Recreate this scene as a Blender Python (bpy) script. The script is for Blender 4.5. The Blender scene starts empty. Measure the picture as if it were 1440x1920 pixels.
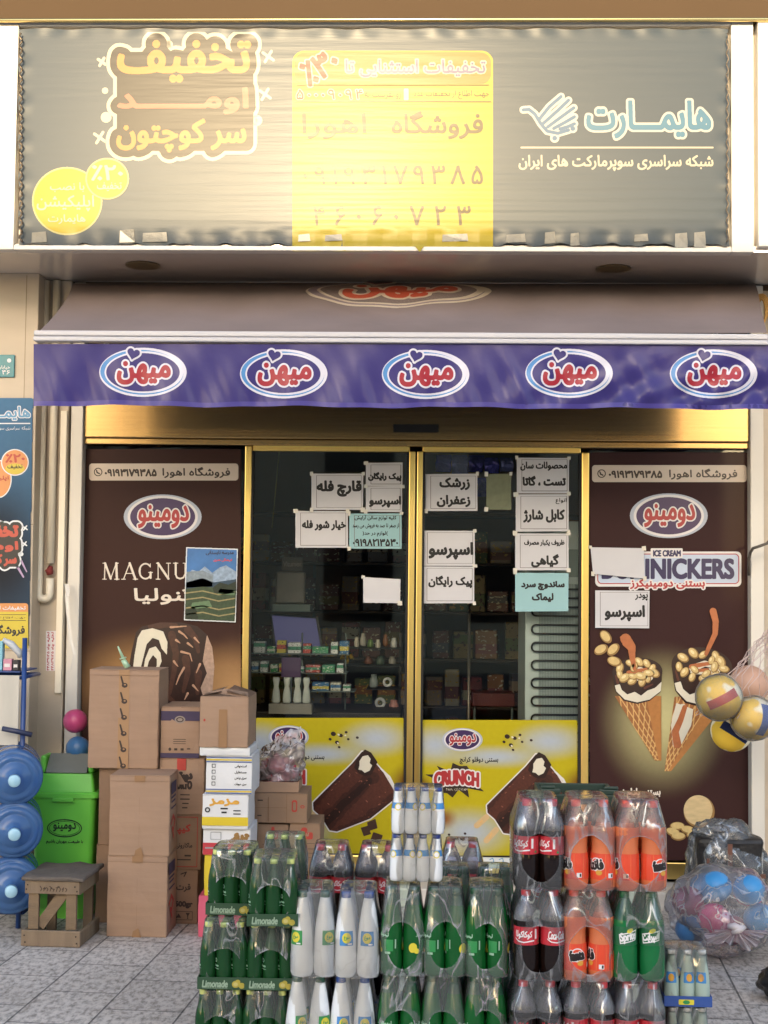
import bpy, bmesh, math, random, unicodedata
import numpy as np
from mathutils import Vector, Matrix, noise as mnoise
random.seed(7)
SC = bpy.context.scene
COL = SC.collection
R = math.radians

# ------------------------------------------------------------------ camera
FPX = 2600.0
CAM = Vector((0, 0, 1.65))
YAW, PITCH, ROLL = math.atan(74 / FPX), math.atan(135 / FPX), R(0.6)
_f0 = Vector((-math.sin(YAW), math.cos(YAW), 0)); _r0 = Vector((math.cos(YAW), math.sin(YAW), 0)); _z = Vector((0, 0, 1))
CF = _f0 * math.cos(PITCH) + _z * math.sin(PITCH)
_u0 = _z * math.cos(PITCH) - _f0 * math.sin(PITCH)
CR = _r0 * math.cos(ROLL) + _u0 * math.sin(ROLL)
CU = _u0 * math.cos(ROLL) - _r0 * math.sin(ROLL)
cd = bpy.data.cameras.new("camera"); cam = bpy.data.objects.new("camera", cd); COL.objects.link(cam)
cd.sensor_fit = 'HORIZONTAL'; cd.sensor_width = 36; cd.lens = FPX / 1440 * 36
cd.clip_start = 0.1; cd.clip_end = 500
cam.matrix_world = Matrix(((CR.x, CU.x, -CF.x, CAM.x), (CR.y, CU.y, -CF.y, CAM.y), (CR.z, CU.z, -CF.z, CAM.z), (0, 0, 0, 1)))
SC.camera = cam

# ------------------------------------------------------------------ light
SUN_EL, SUN_AZ = R(15.0), R(4.0)
w = bpy.data.worlds.new("World"); SC.world = w; w.use_nodes = True
nt = w.node_tree; nt.nodes.clear()
sky = nt.nodes.new('ShaderNodeTexSky'); sky.sky_type = 'NISHITA'; sky.sun_disc = False
sky.sun_elevation = SUN_EL; sky.sun_rotation = math.pi + SUN_AZ
sky.air_density = 1.0; sky.dust_density = 2.5; sky.ozone_density = 1.0
bg = nt.nodes.new('ShaderNodeBackground'); bg.inputs[1].default_value = 0.15
wo = nt.nodes.new('ShaderNodeOutputWorld')
nt.links.new(sky.outputs[0], bg.inputs[0]); nt.links.new(bg.outputs[0], wo.inputs[0])
sl = bpy.data.lights.new("sun", 'SUN'); sl.energy = 2.0; sl.angle = R(0.5); sl.color = (1.0, 0.76, 0.44)
so = bpy.data.objects.new("sun", sl); COL.objects.link(so)
sdir = Vector((-math.sin(SUN_AZ) * math.cos(SUN_EL), -math.cos(SUN_AZ) * math.cos(SUN_EL), math.sin(SUN_EL)))
so.rotation_euler = sdir.to_track_quat('Z', 'Y').to_euler(); so.location = (-1, -12, 14)
SC.view_settings.view_transform = 'Standard'; SC.view_settings.look = 'None'
SC.view_settings.gamma = 1; SC.view_settings.exposure = 1.8
SC.cycles.max_bounces = 8; SC.cycles.transparent_max_bounces = 24
SC.cycles.glossy_bounces = 4; SC.cycles.diffuse_bounces = 4; SC.cycles.caustics_reflective = False; SC.cycles.caustics_refractive = False

# ------------------------------------------------------------------ helpers
def P(px, py, Y):
    d = CF + CR * ((px - 720) / FPX) - CU * ((py - 960) / FPX)
    return CAM + d * (Y / d.y)
def PX(px, Y, py=1095): return P(px, py, Y).x
def PZ(py, Y, px=794): return P(px, py, Y).z
def Pn(V, Y):
    V = np.asarray(V, float); a = (V[:, 0] - 720) / FPX; b = (V[:, 1] - 960) / FPX
    f, r, u = (np.array(v) for v in (CF, CR, CU))
    D = f[None] + r[None] * a[:, None] - u[None] * b[:, None]
    return np.array(CAM)[None] + D * (np.asarray(Y) / D[:, 1])[:, None]
def lin(h, k=1.0):
    h = h.lstrip('#'); o = []
    for i in (0, 2, 4):
        c = int(h[i:i + 2], 16) / 255
        o.append((c / 12.92 if c <= 0.04045 else ((c + 0.055) / 1.055) ** 2.4) * k)
    return tuple(o)

MATS = {}
def M(name, col=None, rough=0.55, metal=0.0, ns=None, na=0.15, bs=None, bd=0.1, spec=0.5, stretch=None, alpha=None, trans=0.0, coat=0.0):
    """procedural principled material: colour varied by noise, optional noise bump"""
    if name in MATS: return MATS[name]
    m = bpy.data.materials.new(name); MATS[name] = m; m.use_nodes = True
    t = m.node_tree; b = t.nodes['Principled BSDF']
    if isinstance(col, str): col = lin(col)
    b.inputs['Roughness'].default_value = rough; b.inputs['Metallic'].default_value = metal
    b.inputs['Specular IOR Level'].default_value = spec
    b.inputs['Base Color'].default_value = (*col, 1)
    if trans: b.inputs['Transmission Weight'].default_value = trans
    if coat: b.inputs['Coat Weight'].default_value = coat; b.inputs['Coat Roughness'].default_value = 0.08
    tc = t.nodes.new('ShaderNodeTexCoord'); vec = tc.outputs['Object']
    if stretch:
        mp = t.nodes.new('ShaderNodeMapping'); mp.inputs['Scale'].default_value = stretch
        t.links.new(vec, mp.inputs[0]); vec = mp.outputs[0]
    n = t.nodes.new('ShaderNodeTexNoise'); n.inputs['Scale'].default_value = ns or 6.0; n.inputs['Detail'].default_value = 5
    t.links.new(vec, n.inputs[0])
    mx = t.nodes.new('ShaderNodeMix'); mx.data_type = 'RGBA'
    mx.inputs[6].default_value = (*[c * (1 - na) for c in col], 1); mx.inputs[7].default_value = (*[min(1, c * (1 + na)) for c in col], 1)
    t.links.new(n.outputs[0], mx.inputs[0]); t.links.new(mx.outputs[2], b.inputs['Base Color'])
    if bs:
        n2 = t.nodes.new('ShaderNodeTexNoise'); n2.inputs['Scale'].default_value = bs; n2.inputs['Detail'].default_value = 4
        t.links.new(vec, n2.inputs[0])
        bp = t.nodes.new('ShaderNodeBump'); bp.inputs['Strength'].default_value = bd; bp.inputs['Distance'].default_value = 0.02
        t.links.new(n2.outputs[0], bp.inputs['Height']); t.links.new(bp.outputs[0], b.inputs['Normal'])
    return m

def mesh_obj(name, V, F, mats, parent=None, mi=None, smooth=False, world=True):
    """ONE mesh object; V in world coordinates unless world=False (then in the parent's space)"""
    if not isinstance(mats, (list, tuple)): mats = [mats]
    if world and parent is not None:
        base = parent.matrix_world_loc if hasattr(parent, 'matrix_world_loc') else wloc(parent)
        V = [(v[0] - base[0], v[1] - base[1], v[2] - base[2]) for v in V]
    me = bpy.data.meshes.new(name); me.from_pydata([tuple(map(float, v)) for v in V], [], F)
    for m in mats: me.materials.append(m)
    if mi is not None: me.polygons.foreach_set('material_index', np.asarray(mi, dtype=np.int32))
    if smooth: me.polygons.foreach_set('use_smooth', np.ones(len(me.polygons), dtype=bool))
    o = bpy.data.objects.new(name, me); COL.objects.link(o)
    if parent is not None: o.parent = parent
    return o
def wloc(o):
    x = Vector((0, 0, 0))
    while o is not None: x = x + Vector(o.location); o = o.parent
    return x
def bm_obj(name, bm, mats, parent=None, smooth=False, world=False):
    me = bpy.data.meshes.new(name)
    if world and parent is not None: bmesh.ops.translate(bm, vec=-wloc(parent), verts=bm.verts)
    bm.to_mesh(me); bm.free()
    for m in (mats if isinstance(mats, (list, tuple)) else [mats]): me.materials.append(m)
    if smooth: me.polygons.foreach_set('use_smooth', np.ones(len(me.polygons), dtype=bool))
    o = bpy.data.objects.new(name, me); COL.objects.link(o)
    if parent is not None: o.parent = parent
    return o
def tag(o, label=None, cat=None, group=None, kind=None):
    if label: o['label'] = label
    if cat: o['category'] = cat
    if group: o['group'] = group
    if kind: o['kind'] = kind
    return o
def empty(name, loc, label=None, cat=None, group=None, rz=0):
    o = bpy.data.objects.new(name, None); COL.objects.link(o); o.empty_display_size = 0.1
    o.location = loc; o.rotation_euler = (0, 0, rz)
    return tag(o, label, cat, group)
def bx(bm, x0, y0, z0, x1, y1, z1, bevel=0.0, mat=0):
    r = bmesh.ops.create_cube(bm, size=1)
    vs = r['verts']
    for v in vs:
        v.co = Vector((x0 + (v.co.x + .5) * (x1 - x0), y0 + (v.co.y + .5) * (y1 - y0), z0 + (v.co.z + .5) * (z1 - z0)))
    fs = list({f for v in vs for f in v.link_faces})
    for f in fs: f.material_index = mat
    if bevel:
        es = list({e for v in vs for e in v.link_edges})
        g = bmesh.ops.bevel(bm, geom=es, offset=bevel, segments=2, affect='EDGES', profile=0.5)
        for f in g['faces']: f.material_index = mat
def box_part(name, mat, x0, y0, z0, x1, y1, z1, parent=None, bevel=0.004):
    bm = bmesh.new(); bx(bm, min(x0, x1), min(y0, y1), min(z0, z1), max(x0, x1), max(y0, y1), max(z0, z1), bevel)
    return bm_obj(name, bm, mat, parent, world=True)
def boxp(name, mat, x0, y0, x1, y1, Y, depth, parent=None, bevel=0.004):
    """world-axis box whose front face covers the pixel rectangle at distance Y"""
    xm, ym = (x0 + x1) / 2, (y0 + y1) / 2
    return box_part(name, mat, P(x0, ym, Y).x, Y, P(xm, y1, Y).z, P(x1, ym, Y).x, Y + depth, P(xm, y0, Y).z, parent, bevel)
def tube(bm, pts, r, n=8, mat=0, close=True):
    pts = [Vector(p) for p in pts]; rings = []
    rr = r if isinstance(r, (list, tuple)) else [r] * len(pts)
    ref = Vector((0.13, 0.31, 0.94))
    for i, p in enumerate(pts):
        t = (pts[min(i + 1, len(pts) - 1)] - pts[max(i - 1, 0)]).normalized()
        a = t.cross(ref)
        if a.length < 1e-3: a = t.cross(Vector((1, 0, 0)))
        a.normalize(); b = t.cross(a)
        rings.append([bm.verts.new(p + (a * math.cos(2 * math.pi * k / n) + b * math.sin(2 * math.pi * k / n)) * rr[i]) for k in range(n)])
    for i in range(len(rings) - 1):
        for k in range(n):
            f = bm.faces.new((rings[i][k], rings[i][(k + 1) % n], rings[i + 1][(k + 1) % n], rings[i + 1][k])); f.material_index = mat; f.smooth = True
    if close:
        for q, rg in ((0, rings[0][::-1]), (1, rings[-1])):
            f = bm.faces.new(rg); f.material_index = mat
def lathe(bm, prof, n=20, cx=0, cy=0, matf=None, axis='z'):
    rings = []
    for r, z in prof:
        rings.append([bm.verts.new((cx + r * math.cos(2 * math.pi * k / n), cy + r * math.sin(2 * math.pi * k / n), z)) for k in range(n)])
    for i in range(len(rings) - 1):
        for k in range(n):
            f = bm.faces.new((rings[i][k], rings[i][(k + 1) % n], rings[i + 1][(k + 1) % n], rings[i + 1][k])); f.smooth = True
            if matf: f.material_index = matf((prof[i][1] + prof[i + 1][1]) / 2)
    for rg, q in ((rings[0][::-1], 0), (rings[-1], -1)):
        if prof[q][0] > 1e-4:
            f = bm.faces.new(rg)
            if matf: f.material_index = matf(prof[q][1])

# ------------------------------------------------------------------ lettering and flat artwork: raster -> smooth flat mesh
_F = {}
for cp in list(range(0xFB50, 0xFDFF)) + list(range(0xFE70, 0xFEFD)):
    d = unicodedata.decomposition(chr(cp)).split()
    if len(d) == 2 and d[0][1:-1] in ('isolated', 'final', 'initial', 'medial'): _F.setdefault(chr(int(d[1], 16)), {})[d[0][1:-1]] = chr(cp)
def shape_fa(s):
    dual = lambda c: c == '\u0640' or (c in _F and 'initial' in _F[c]); joins = lambda c: c == '\u0640' or (c in _F and 'final' in _F[c])
    out = []
    for i, c in enumerate(s):
        if c == '\u0640' or c not in _F: out.append(c); continue
        p = i > 0 and dual(s[i - 1]) and joins(c); n = i + 1 < len(s) and dual(c) and joins(s[i + 1])
        f = _F[c]; out.append(f.get('medial' if p and n else 'final' if p else 'initial' if n else 'isolated') or f.get('isolated'))
    r, run = [], []
    for ch in reversed(out):            # numbers keep their left-to-right order
        if ch in '۰۱۲۳۴۵۶۷۸۹٪': run.insert(0, ch)
        else: r += run + [ch]; run = []
    return ''.join(r + run)
_TC = {}
def text_contours(s, fa=True, space=1.0, shear=0.0):
    key = (s, fa, space, shear)
    if key in _TC: return _TC[key]
    c = bpy.data.curves.new('t', 'FONT'); c.body = shape_fa(s) if fa else s; c.space_character = space; c.shear = shear
    o = bpy.data.objects.new('t', c); COL.objects.link(o); bpy.context.view_layer.update()
    dg = bpy.context.evaluated_depsgraph_get(); cu = o.evaluated_get(dg).to_curve(dg)
    res = []
    for sp in cu.splines:
        bp = sp.bezier_points; n = len(bp); pts = []
        if n < 2:
            continue
        for i in range(n):
            a, b = bp[i], bp[(i + 1) % n]
            p0, p1, p2, p3 = (np.array(v[:2]) for v in (a.co, a.handle_right, b.handle_left, b.co))
            for t in (0, .25, .5, .75): pts.append((1 - t) ** 3 * p0 + 3 * t * (1 - t) ** 2 * p1 + 3 * t * t * (1 - t) * p2 + t ** 3 * p3)
        res.append(np.array(pts))
    bpy.data.objects.remove(o); bpy.data.curves.remove(c)
    _TC[key] = res
    return res
SS = 3
class Art:
    """a coverage mask in drawing units (y down); union of shapes, growing, then marching squares to a flat mesh"""
    def __init__(s, x0, y0, x1, y1, c=0.8):
        s.b = (x0, y0, x1, y1); s.c = c; s.k = c * SS
        s.w = int(math.ceil((x1 - x0) * c)); s.h = int(math.ceil((y1 - y0) * c)); s.m = np.zeros((s.h * SS, s.w * SS), bool)
    def copy(s):
        a = Art(*s.b, s.c); a.m = s.m.copy(); return a
    def raster(s, cs):
        A = np.concatenate([np.asarray(c, float) for c in cs]); B = np.concatenate([np.roll(np.asarray(c, float), -1, 0) for c in cs])
        o = np.array(s.b[:2]); A = (A - o) * s.k; B = (B - o) * s.k
        H, W = s.m.shape
        lo = np.clip(np.ceil(np.minimum(A[:, 1], B[:, 1]) - .5), 0, H).astype(int); hi = np.clip(np.ceil(np.maximum(A[:, 1], B[:, 1]) - .5), 0, H).astype(int)
        n = hi - lo; ix = np.repeat(np.arange(len(n)), n)
        if len(ix) == 0: return np.zeros_like(s.m)
        rows = lo[ix] + np.arange(len(ix)) - np.repeat(np.cumsum(n) - n, n)
        t = (rows + .5 - A[ix, 1]) / (B[ix, 1] - A[ix, 1]); xs = A[ix, 0] + t * (B[ix, 0] - A[ix, 0])
        col = np.clip(np.ceil(xs - .5), 0, W).astype(int)
        acc = np.zeros((H, W + 1), np.int32); np.add.at(acc, (rows, col), np.where(B[ix, 1] > A[ix, 1], 1, -1))
        return np.cumsum(acc, 1)[:, :W] != 0
    def poly(s, *cs): s.m |= s.raster(cs); return s
    def cut(s, *cs): s.m &= ~s.raster(cs); return s
    def minus(s, o): s.m &= ~o.m; return s
    def plus(s, o): s.m |= o.m; return s
    def clip(s, o): s.m &= o.m; return s
    def ell(s, cx, cy, rx, ry, rot=0): return s.poly(ell_pts(cx, cy, rx, ry, rot))
    def rect(s, x0, y0, x1, y1, r=0): return s.poly(rrect(x0, y0, x1, y1, r))
    def stroke(s, pts, wd, wd2=None):
        wd2 = wd2 or wd; n = len(pts) - 1
        for i in range(n):
            (ax, ay), (bx_, by) = pts[i], pts[i + 1]; wa = wd + (wd2 - wd) * i / n; wb = wd + (wd2 - wd) * (i + 1) / n
            th = math.atan2(by - ay, bx_ - ax); q = []
            for k in range(9): a = th + math.pi / 2 + math.pi * k / 8; q.append((ax + wa / 2 * math.cos(a), ay + wa / 2 * math.sin(a)))
            for k in range(9): a = th - math.pi / 2 + math.pi * k / 8; q.append((bx_ + wb / 2 * math.cos(a), by + wb / 2 * math.sin(a)))
            s.poly(q)
        return s
    def text(s, st, x0, y0, x1, y1, fa=True, bold=0, space=1.0, shear=0.0, rot=0, warp=None):
        cs = text_contours(st, fa, space, shear)
        al = np.concatenate(cs); mn, mxx = al.min(0), al.max(0)
        out = []
        for c in cs:
            u = (c - mn) / (mxx - mn); q = np.stack([x0 + u[:, 0] * (x1 - x0), y1 - u[:, 1] * (y1 - y0)], 1)
            if warp: q = np.array([warp(a, b) for a, b in q])
            if rot:
                cx, cy = (x0 + x1) / 2, (y0 + y1) / 2; q = q - (cx, cy); ca, sa = math.cos(rot), math.sin(rot)
                q = np.stack([q[:, 0] * ca - q[:, 1] * sa + cx, q[:, 0] * sa + q[:, 1] * ca + cy], 1)
            out.append(q)
        a = Art(*s.b, s.c); a.m = a.raster(out)
        if bold: a.grow(bold)
        s.m |= a.m
        return s
    def grow(s, r):
        r = r * s.k; Rr = int(r); m = s.m; H, W = m.shape; out = np.zeros_like(m)
        cs = np.concatenate([np.zeros((H, 1), np.int32), np.cumsum(m, 1, dtype=np.int32)], 1)
        for dy in range(-Rr, Rr + 1):
            wd = int(math.sqrt(max(0, r * r - dy * dy))); a = np.clip(np.arange(W) - wd, 0, W); b = np.clip(np.arange(W) + wd + 1, 0, W)
            hz = (cs[:, b] - cs[:, a]) > 0
            if dy >= 0: out[dy:] |= hz[:H - dy] if dy else hz
            else: out[:dy] |= hz[-dy:]
        s.m = out; return s
    def mesh(s, run=9999):
        F = s.m.reshape(s.h, SS, s.w, SS).mean((1, 3)); F = np.pad(F, 1); V, faces = [], []
        c = s.c; X = lambda j: s.b[0] + (j - .5) / c; Yy = lambda i: s.b[1] + (i - .5) / c
        I = F >= .5; n = I[:-1, :-1].astype(int) + I[:-1, 1:] + I[1:, 1:] + I[1:, :-1]
        full = n == 4
        for i in range(full.shape[0]):
            r = np.flatnonzero(np.diff(np.concatenate([[0], full[i].astype(int), [0]])))
            for a, b in zip(r[::2], r[1::2]):
                while a < b:
                    e = min(b, a + run); k = len(V)
                    V += [(X(a), Yy(i)), (X(e), Yy(i)), (X(e), Yy(i + 1)), (X(a), Yy(i + 1))]; faces.append((k, k + 1, k + 2, k + 3)); a = e
        for i, j in np.argwhere((n > 0) & (n < 4)):
            cn = ((i, j), (i, j + 1), (i + 1, j + 1), (i + 1, j)); k = len(V); m = 0
            for q in range(4):
                (a, b), (a2, b2) = cn[q], cn[(q + 1) % 4]; va, vb = F[a, b], F[a2, b2]
                if va >= .5: V.append((X(b), Yy(a))); m += 1
                if (va >= .5) != (vb >= .5):
                    t = (.5 - va) / (vb - va); V.append((X(b + (b2 - b) * t), Yy(a + (a2 - a) * t))); m += 1
            if m >= 3: faces.append(tuple(range(k, k + m)))
        return np.array(V).reshape(-1, 2), faces
def ell_pts(cx, cy, rx, ry, rot=0, n=48):
    ca, sa = math.cos(rot), math.sin(rot); o = []
    for k in range(n):
        x, y = rx * math.cos(2 * math.pi * k / n), ry * math.sin(2 * math.pi * k / n); o.append((cx + x * ca - y * sa, cy + x * sa + y * ca))
    return o
def rrect(x0, y0, x1, y1, r=0):
    if r <= 0: return [(x0, y0), (x1, y0), (x1, y1), (x0, y1)]
    o = []
    for cx, cy, a0 in ((x1 - r, y0 + r, -90), (x1 - r, y1 - r, 0), (x0 + r, y1 - r, 90), (x0 + r, y0 + r, 180)):
        for k in range(7): a = R(a0 + 15 * k); o.append((cx + r * math.cos(a), cy + r * math.sin(a)))
    return o
class Print:
    """several Art layers -> one mesh; layer n lies n*lift in front of the sheet"""
    def __init__(s, mapf, run=9999): s.f, s.run, s.V, s.F, s.mi, s.mats, s.n = mapf, run, [], [], [], [], 0
    def add(s, art, mat, layer=None):
        v, f = art.mesh(s.run)
        s.n = layer if layer is not None else s.n + 1
        if len(v) == 0: return s
        k = sum(len(a) for a in s.V); s.V.append(s.f(v, s.n)); s.F += [tuple(q + k for q in p) for p in f]
        if mat not in s.mats: s.mats.append(mat)
        s.mi += [s.mats.index(mat)] * len(f); return s
    def build(s, name, parent=None, world=True): return mesh_obj(name, np.concatenate(s.V), s.F, s.mats, parent, s.mi, world=world)
LIFT = 0.0006
def flat(Y, base=0): return lambda v, n: Pn(v, Y - LIFT * (n + base))

# ------------------------------------------------------------------ materials
stone = M('travertine', '#bdae9a', .45, ns=2.2, na=.22, bs=14, bd=.05, stretch=(1, 1, 3))
stone_dk = M('brown_cladding', '#4f4030', .8, ns=2, na=.06, spec=.1)
white_al = M('white_aluminium', '#d6d0c6', .3, ns=3, na=.04)
white_pl = M('off_white_pvc', '#e6dcc8', .4, ns=5, na=.08)
soffit_m = M('glossy_soffit', '#efe4d8', .1, .35, ns=2, na=.05, spec=.6)
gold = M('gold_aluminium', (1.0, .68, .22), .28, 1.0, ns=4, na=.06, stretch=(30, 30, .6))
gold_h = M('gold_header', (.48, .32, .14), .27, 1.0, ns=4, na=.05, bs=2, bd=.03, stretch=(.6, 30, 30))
dark_gap = M('dark_gasket', '#171412', .7)
marble = M('white_marble_step', '#cfc9c0', .35, ns=5, na=.12, bs=30, bd=.03)
room_m = M('shop_interior_paint', '#8a6a58', .7, ns=3, na=.2)
room_dk = M('shop_ceiling_paint', '#4a4038', .8, ns=3, na=.2)
paper = M('white_paper', '#c9c6c8', .7, ns=8, na=.05, bs=6, bd=.08)
paper_c = M('pale_cyan_paper', '#93b9bc', .7, ns=8, na=.05, bs=6, bd=.08)
ink = M('black_ink', '#15110f', .6)
tape_m = M('clear_tape', '#d9d2c4', .15, ns=9, na=.1)
blk = M('black_plastic', '#141416', .4, ns=8, na=.2)

# glass: thin architectural pane
def glass_mat(name, tint, ior=1.5):
    m = bpy.data.materials.new(name); m.use_nodes = True; t = m.node_tree; t.nodes.clear()
    o = t.nodes.new('ShaderNodeOutputMaterial'); mx = t.nodes.new('ShaderNodeMixShader'); tr = t.nodes.new('ShaderNodeBsdfTransparent'); gl = t.nodes.new('ShaderNodeBsdfGlossy')
    fr = t.nodes.new('ShaderNodeFresnel'); fr.inputs[0].default_value = ior
    tr.inputs[0].default_value = (*tint, 1); gl.inputs['Roughness'].default_value = .02
    t.links.new(fr.outputs[0], mx.inputs[0]); t.links.new(tr.outputs[0], mx.inputs[1]); t.links.new(gl.outputs[0], mx.inputs[2]); t.links.new(mx.outputs[0], o.inputs[0])
    MATS[name] = m; return m
glass = glass_mat('door_glass', (.86, .88, .86), 1.55)

# sidewalk: running-bond concrete tiles with pits
def pavement():
    m = bpy.data.materials.new('concrete_paving_tiles'); m.use_nodes = True; t = m.node_tree; b = t.nodes['Principled BSDF']
    N = t.nodes.new; L = t.links.new
    tc = N('ShaderNodeTexCoord'); mp = N('ShaderNodeMapping'); mp.inputs['Rotation'].default_value = (0, 0, R(90 + 4.3)); L(tc.outputs['Object'], mp.inputs[0])
    mp.inputs['Location'].default_value = (.11, .07, 0)
    br = N('ShaderNodeTexBrick'); br.offset = .5; br.inputs['Scale'].default_value = 1; br.inputs['Brick Width'].default_value = .40; br.inputs['Row Height'].default_value = .31
    br.inputs['Mortar Size'].default_value = .0045; br.inputs['Mortar Smooth'].default_value = .3; br.inputs['Bias'].default_value = 0
    br.inputs[1].default_value = (.62, .56, .51, 1); br.inputs[2].default_value = (.55, .495, .45, 1); br.inputs[3].default_value = (.19, .175, .165, 1)
    L(mp.outputs[0], br.inputs[0])
    n1 = N('ShaderNodeTexNoise'); n1.inputs['Scale'].default_value = 42; n1.inputs['Detail'].default_value = 6; n1.inputs['Roughness'].default_value = .7
    mp2 = N('ShaderNodeMapping'); mp2.inputs['Scale'].default_value = (1, .5, 1); L(tc.outputs['Object'], mp2.inputs[0]); L(mp2.outputs[0], n1.inputs[0])
    cr = N('ShaderNodeValToRGB'); cr.color_ramp.elements[0].position = .36; cr.color_ramp.elements[0].color = (.42, .41, .40, 1); cr.color_ramp.elements[1].position = .56; cr.color_ramp.elements[1].color = (1.08, 1.08, 1.08, 1)
    L(n1.outputs[0], cr.inputs[0])
    n2 = N('ShaderNodeTexNoise'); n2.inputs['Scale'].default_value = 2.2; n2.inputs['Detail'].default_value = 4; L(tc.outputs['Object'], n2.inputs[0])
    cr2 = N('ShaderNodeValToRGB'); cr2.color_ramp.elements[0].color = (.62, .6, .57, 1); cr2.color_ramp.elements[1].color = (1.15, 1.15, 1.15, 1); L(n2.outputs[0], cr2.inputs[0])
    a = N('ShaderNodeMix'); a.data_type = 'RGBA'; a.blend_type = 'MULTIPLY'; a.inputs[0].default_value = 1; L(br.outputs[0], a.inputs[6]); L(cr.outputs[0], a.inputs[7])
    c = N('ShaderNodeMix'); c.data_type = 'RGBA'; c.blend_type = 'MULTIPLY'; c.inputs[0].default_value = 1; L(a.outputs[2], c.inputs[6]); L(cr2.outputs[0], c.inputs[7])
    L(c.outputs[2], b.inputs['Base Color']); b.inputs['Roughness'].default_value = .75
    bp = N('ShaderNodeBump'); bp.inputs['Strength'].default_value = .5; bp.inputs['Distance'].default_value = .006; L(n1.outputs[0], bp.inputs['Height'])
    bp2 = N('ShaderNodeBump'); bp2.invert = True; bp2.inputs['Strength'].default_value = .8; bp2.inputs['Distance'].default_value = .01; L(br.outputs[1], bp2.inputs['Height']); L(bp.outputs[0], bp2.inputs['Normal'])
    L(bp2.outputs[0], b.inputs['Normal']); return m
g = mesh_obj('sidewalk', [(-60, -5, 0), (60, -5, 0), (60, 40, 0), (-60, 40, 0)], [(0, 1, 2, 3)], pavement()); tag(g, kind='structure')
g = mesh_obj('road', [(-60, -200, -.12), (60, -200, -.12), (60, -5, -.12), (-60, -5, -.12)], [(0, 1, 2, 3)], M('asphalt', (.16, .15, .14), .9, ns=40, na=.3, bs=60, bd=.3)); tag(g, kind='structure')
g = box_part('kerb', M('kerb_concrete', (.4, .39, .37), .8, ns=20, na=.2), -60, -5.15, -.3, 60, -5.003, 0.004); tag(g, kind='structure')

# the side of the street behind the camera: it shades the lower shop front and shows in its glossy faces
opp = M('opposite_render', '#ecdcbc', .8, ns=.6, na=.15)
def opposite(x0, x1, y, h, mat):
    V, F, mi = [], [], []
    bm = bmesh.new(); bx(bm, x0, y - 9, -.2, x1, y, h)
    nx = max(2, int((x1 - x0) / 2.6)); fl = int(h / 3)
    for i in range(nx):
        for j in range(fl):
            cx = x0 + (i + .5) * (x1 - x0) / nx; z = 3 * j + .9
            bx(bm, cx - .7, y - .05, z, cx + .7, y + .03, z + 1.5, mat=1)
    o = bm_obj('opposite_building', bm, [mat, M('opposite_window', '#2a2d30', .1)]); tag(o, kind='structure'); return o
opposite(-8.6, 6.0, -13.0, 8.64, opp)
opposite(12, 24, -16.0, 7.0, M('opposite_brick', '#b39a80', .8, ns=.6, na=.15))
opposite(3.6, 7.3, -32, 26, M('tower_render', '#9aa0a8', .8, ns=.5, na=.1))

# ------------------------------------------------------------------ the shop building
B = empty('shop_building', (0, 7.4, 0), 'pale stone shop front with glossy soffit, gold framed glass doors and white sign frame', 'building')
YD, YP, YS = 7.43, 7.2, 6.67
ZST = .093
xl, xr = -2.6, 2.6
XL, XR = PX(150, YD), PX(1406, YD)
ZSOF = 3.27
# interior shell
box_part('interior_floor', M('shop_floor_tile', '#8d8478', .25, ns=4, na=.15), -2.4, YD + .04, ZST - .08, 2.4, 11.5, ZST, B, 0)
box_part('interior_wall', room_m, -2.4, 11.5, 0, 2.4, 11.6, 3.3, B, 0)
box_part('interior_wall', room_m, -2.5, YD + .06, 0, -2.4, 11.6, 3.3, B, 0)
box_part('interior_wall', room_m, 2.4, YD + .06, 0, 2.5, 11.6, 3.3, B, 0)
box_part('interior_ceiling', room_dk, -2.5, YD + .12, 2.85, 2.5, 11.6, 2.95, B, 0)
# step
box_part('step', marble, PX(470, YP), YP, 0, PX(1425, YP), YD + .03, ZST, B, .006)
# left pillar, niche, right pier
box_part('pillar', stone, -3.4, YP, 0, PX(60, YP), 8.0, ZSOF, B, .004)
for yy in (528, 700, 880): pass
bm = bmesh.new()
for z in (.62, 1.28, 1.94, 2.60): bx(bm, -3.4, YP - .0015, z, PX(60, YP) - .003, YP + .01, z + .004)
for xq in (36,): bx(bm, PX(xq, YP), YP - .001, 2.604, PX(xq, YP) + .003, YP + .01, ZSOF - .01)
bm_obj('pillar_joint', bm, M('stone_joint', '#8f7f68', .8), B, world=True)
box_part('niche_wall', stone, PX(60, YP) + .001, YD + .01, 0, PX(150, YD), 7.9, ZSOF, B, 0)
box_part('jamb', white_al, PX(127, YD - .05), YD - .06, 0, PX(150, YD - .05), YD + .06, ZSOF - .01, B, .005)
box_part('jamb', white_al, PX(1407, YD - .05), YD - .06, 0, PX(1432, YD - .05), YD + .06, ZSOF - .01, B, .005)
box_part('pier', stone, PX(1433, YD - .05), YD - .02, 0, 3.4, 7.9, ZSOF, B, .004)
# header box of gold aluminium, and the dark wall above it behind the awning
zh0, zh1 = PZ(838, YD), PZ(760, YD)
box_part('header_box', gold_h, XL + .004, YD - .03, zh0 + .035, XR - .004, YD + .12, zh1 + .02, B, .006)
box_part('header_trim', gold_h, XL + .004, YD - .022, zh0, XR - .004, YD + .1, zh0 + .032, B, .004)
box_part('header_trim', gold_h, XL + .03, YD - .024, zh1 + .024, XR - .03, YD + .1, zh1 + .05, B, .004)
box_part('fascia_wall', stone_dk, XL - .3, YD + .0, zh1 + .053, XR + .3, 7.9, ZSOF + .6, B, 0)
box_part('header_vent', dark_gap, PX(735, YD), YD - .034, PZ(812, YD), PX(820, YD), YD - .025, PZ(797, YD), B, .001)
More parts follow.
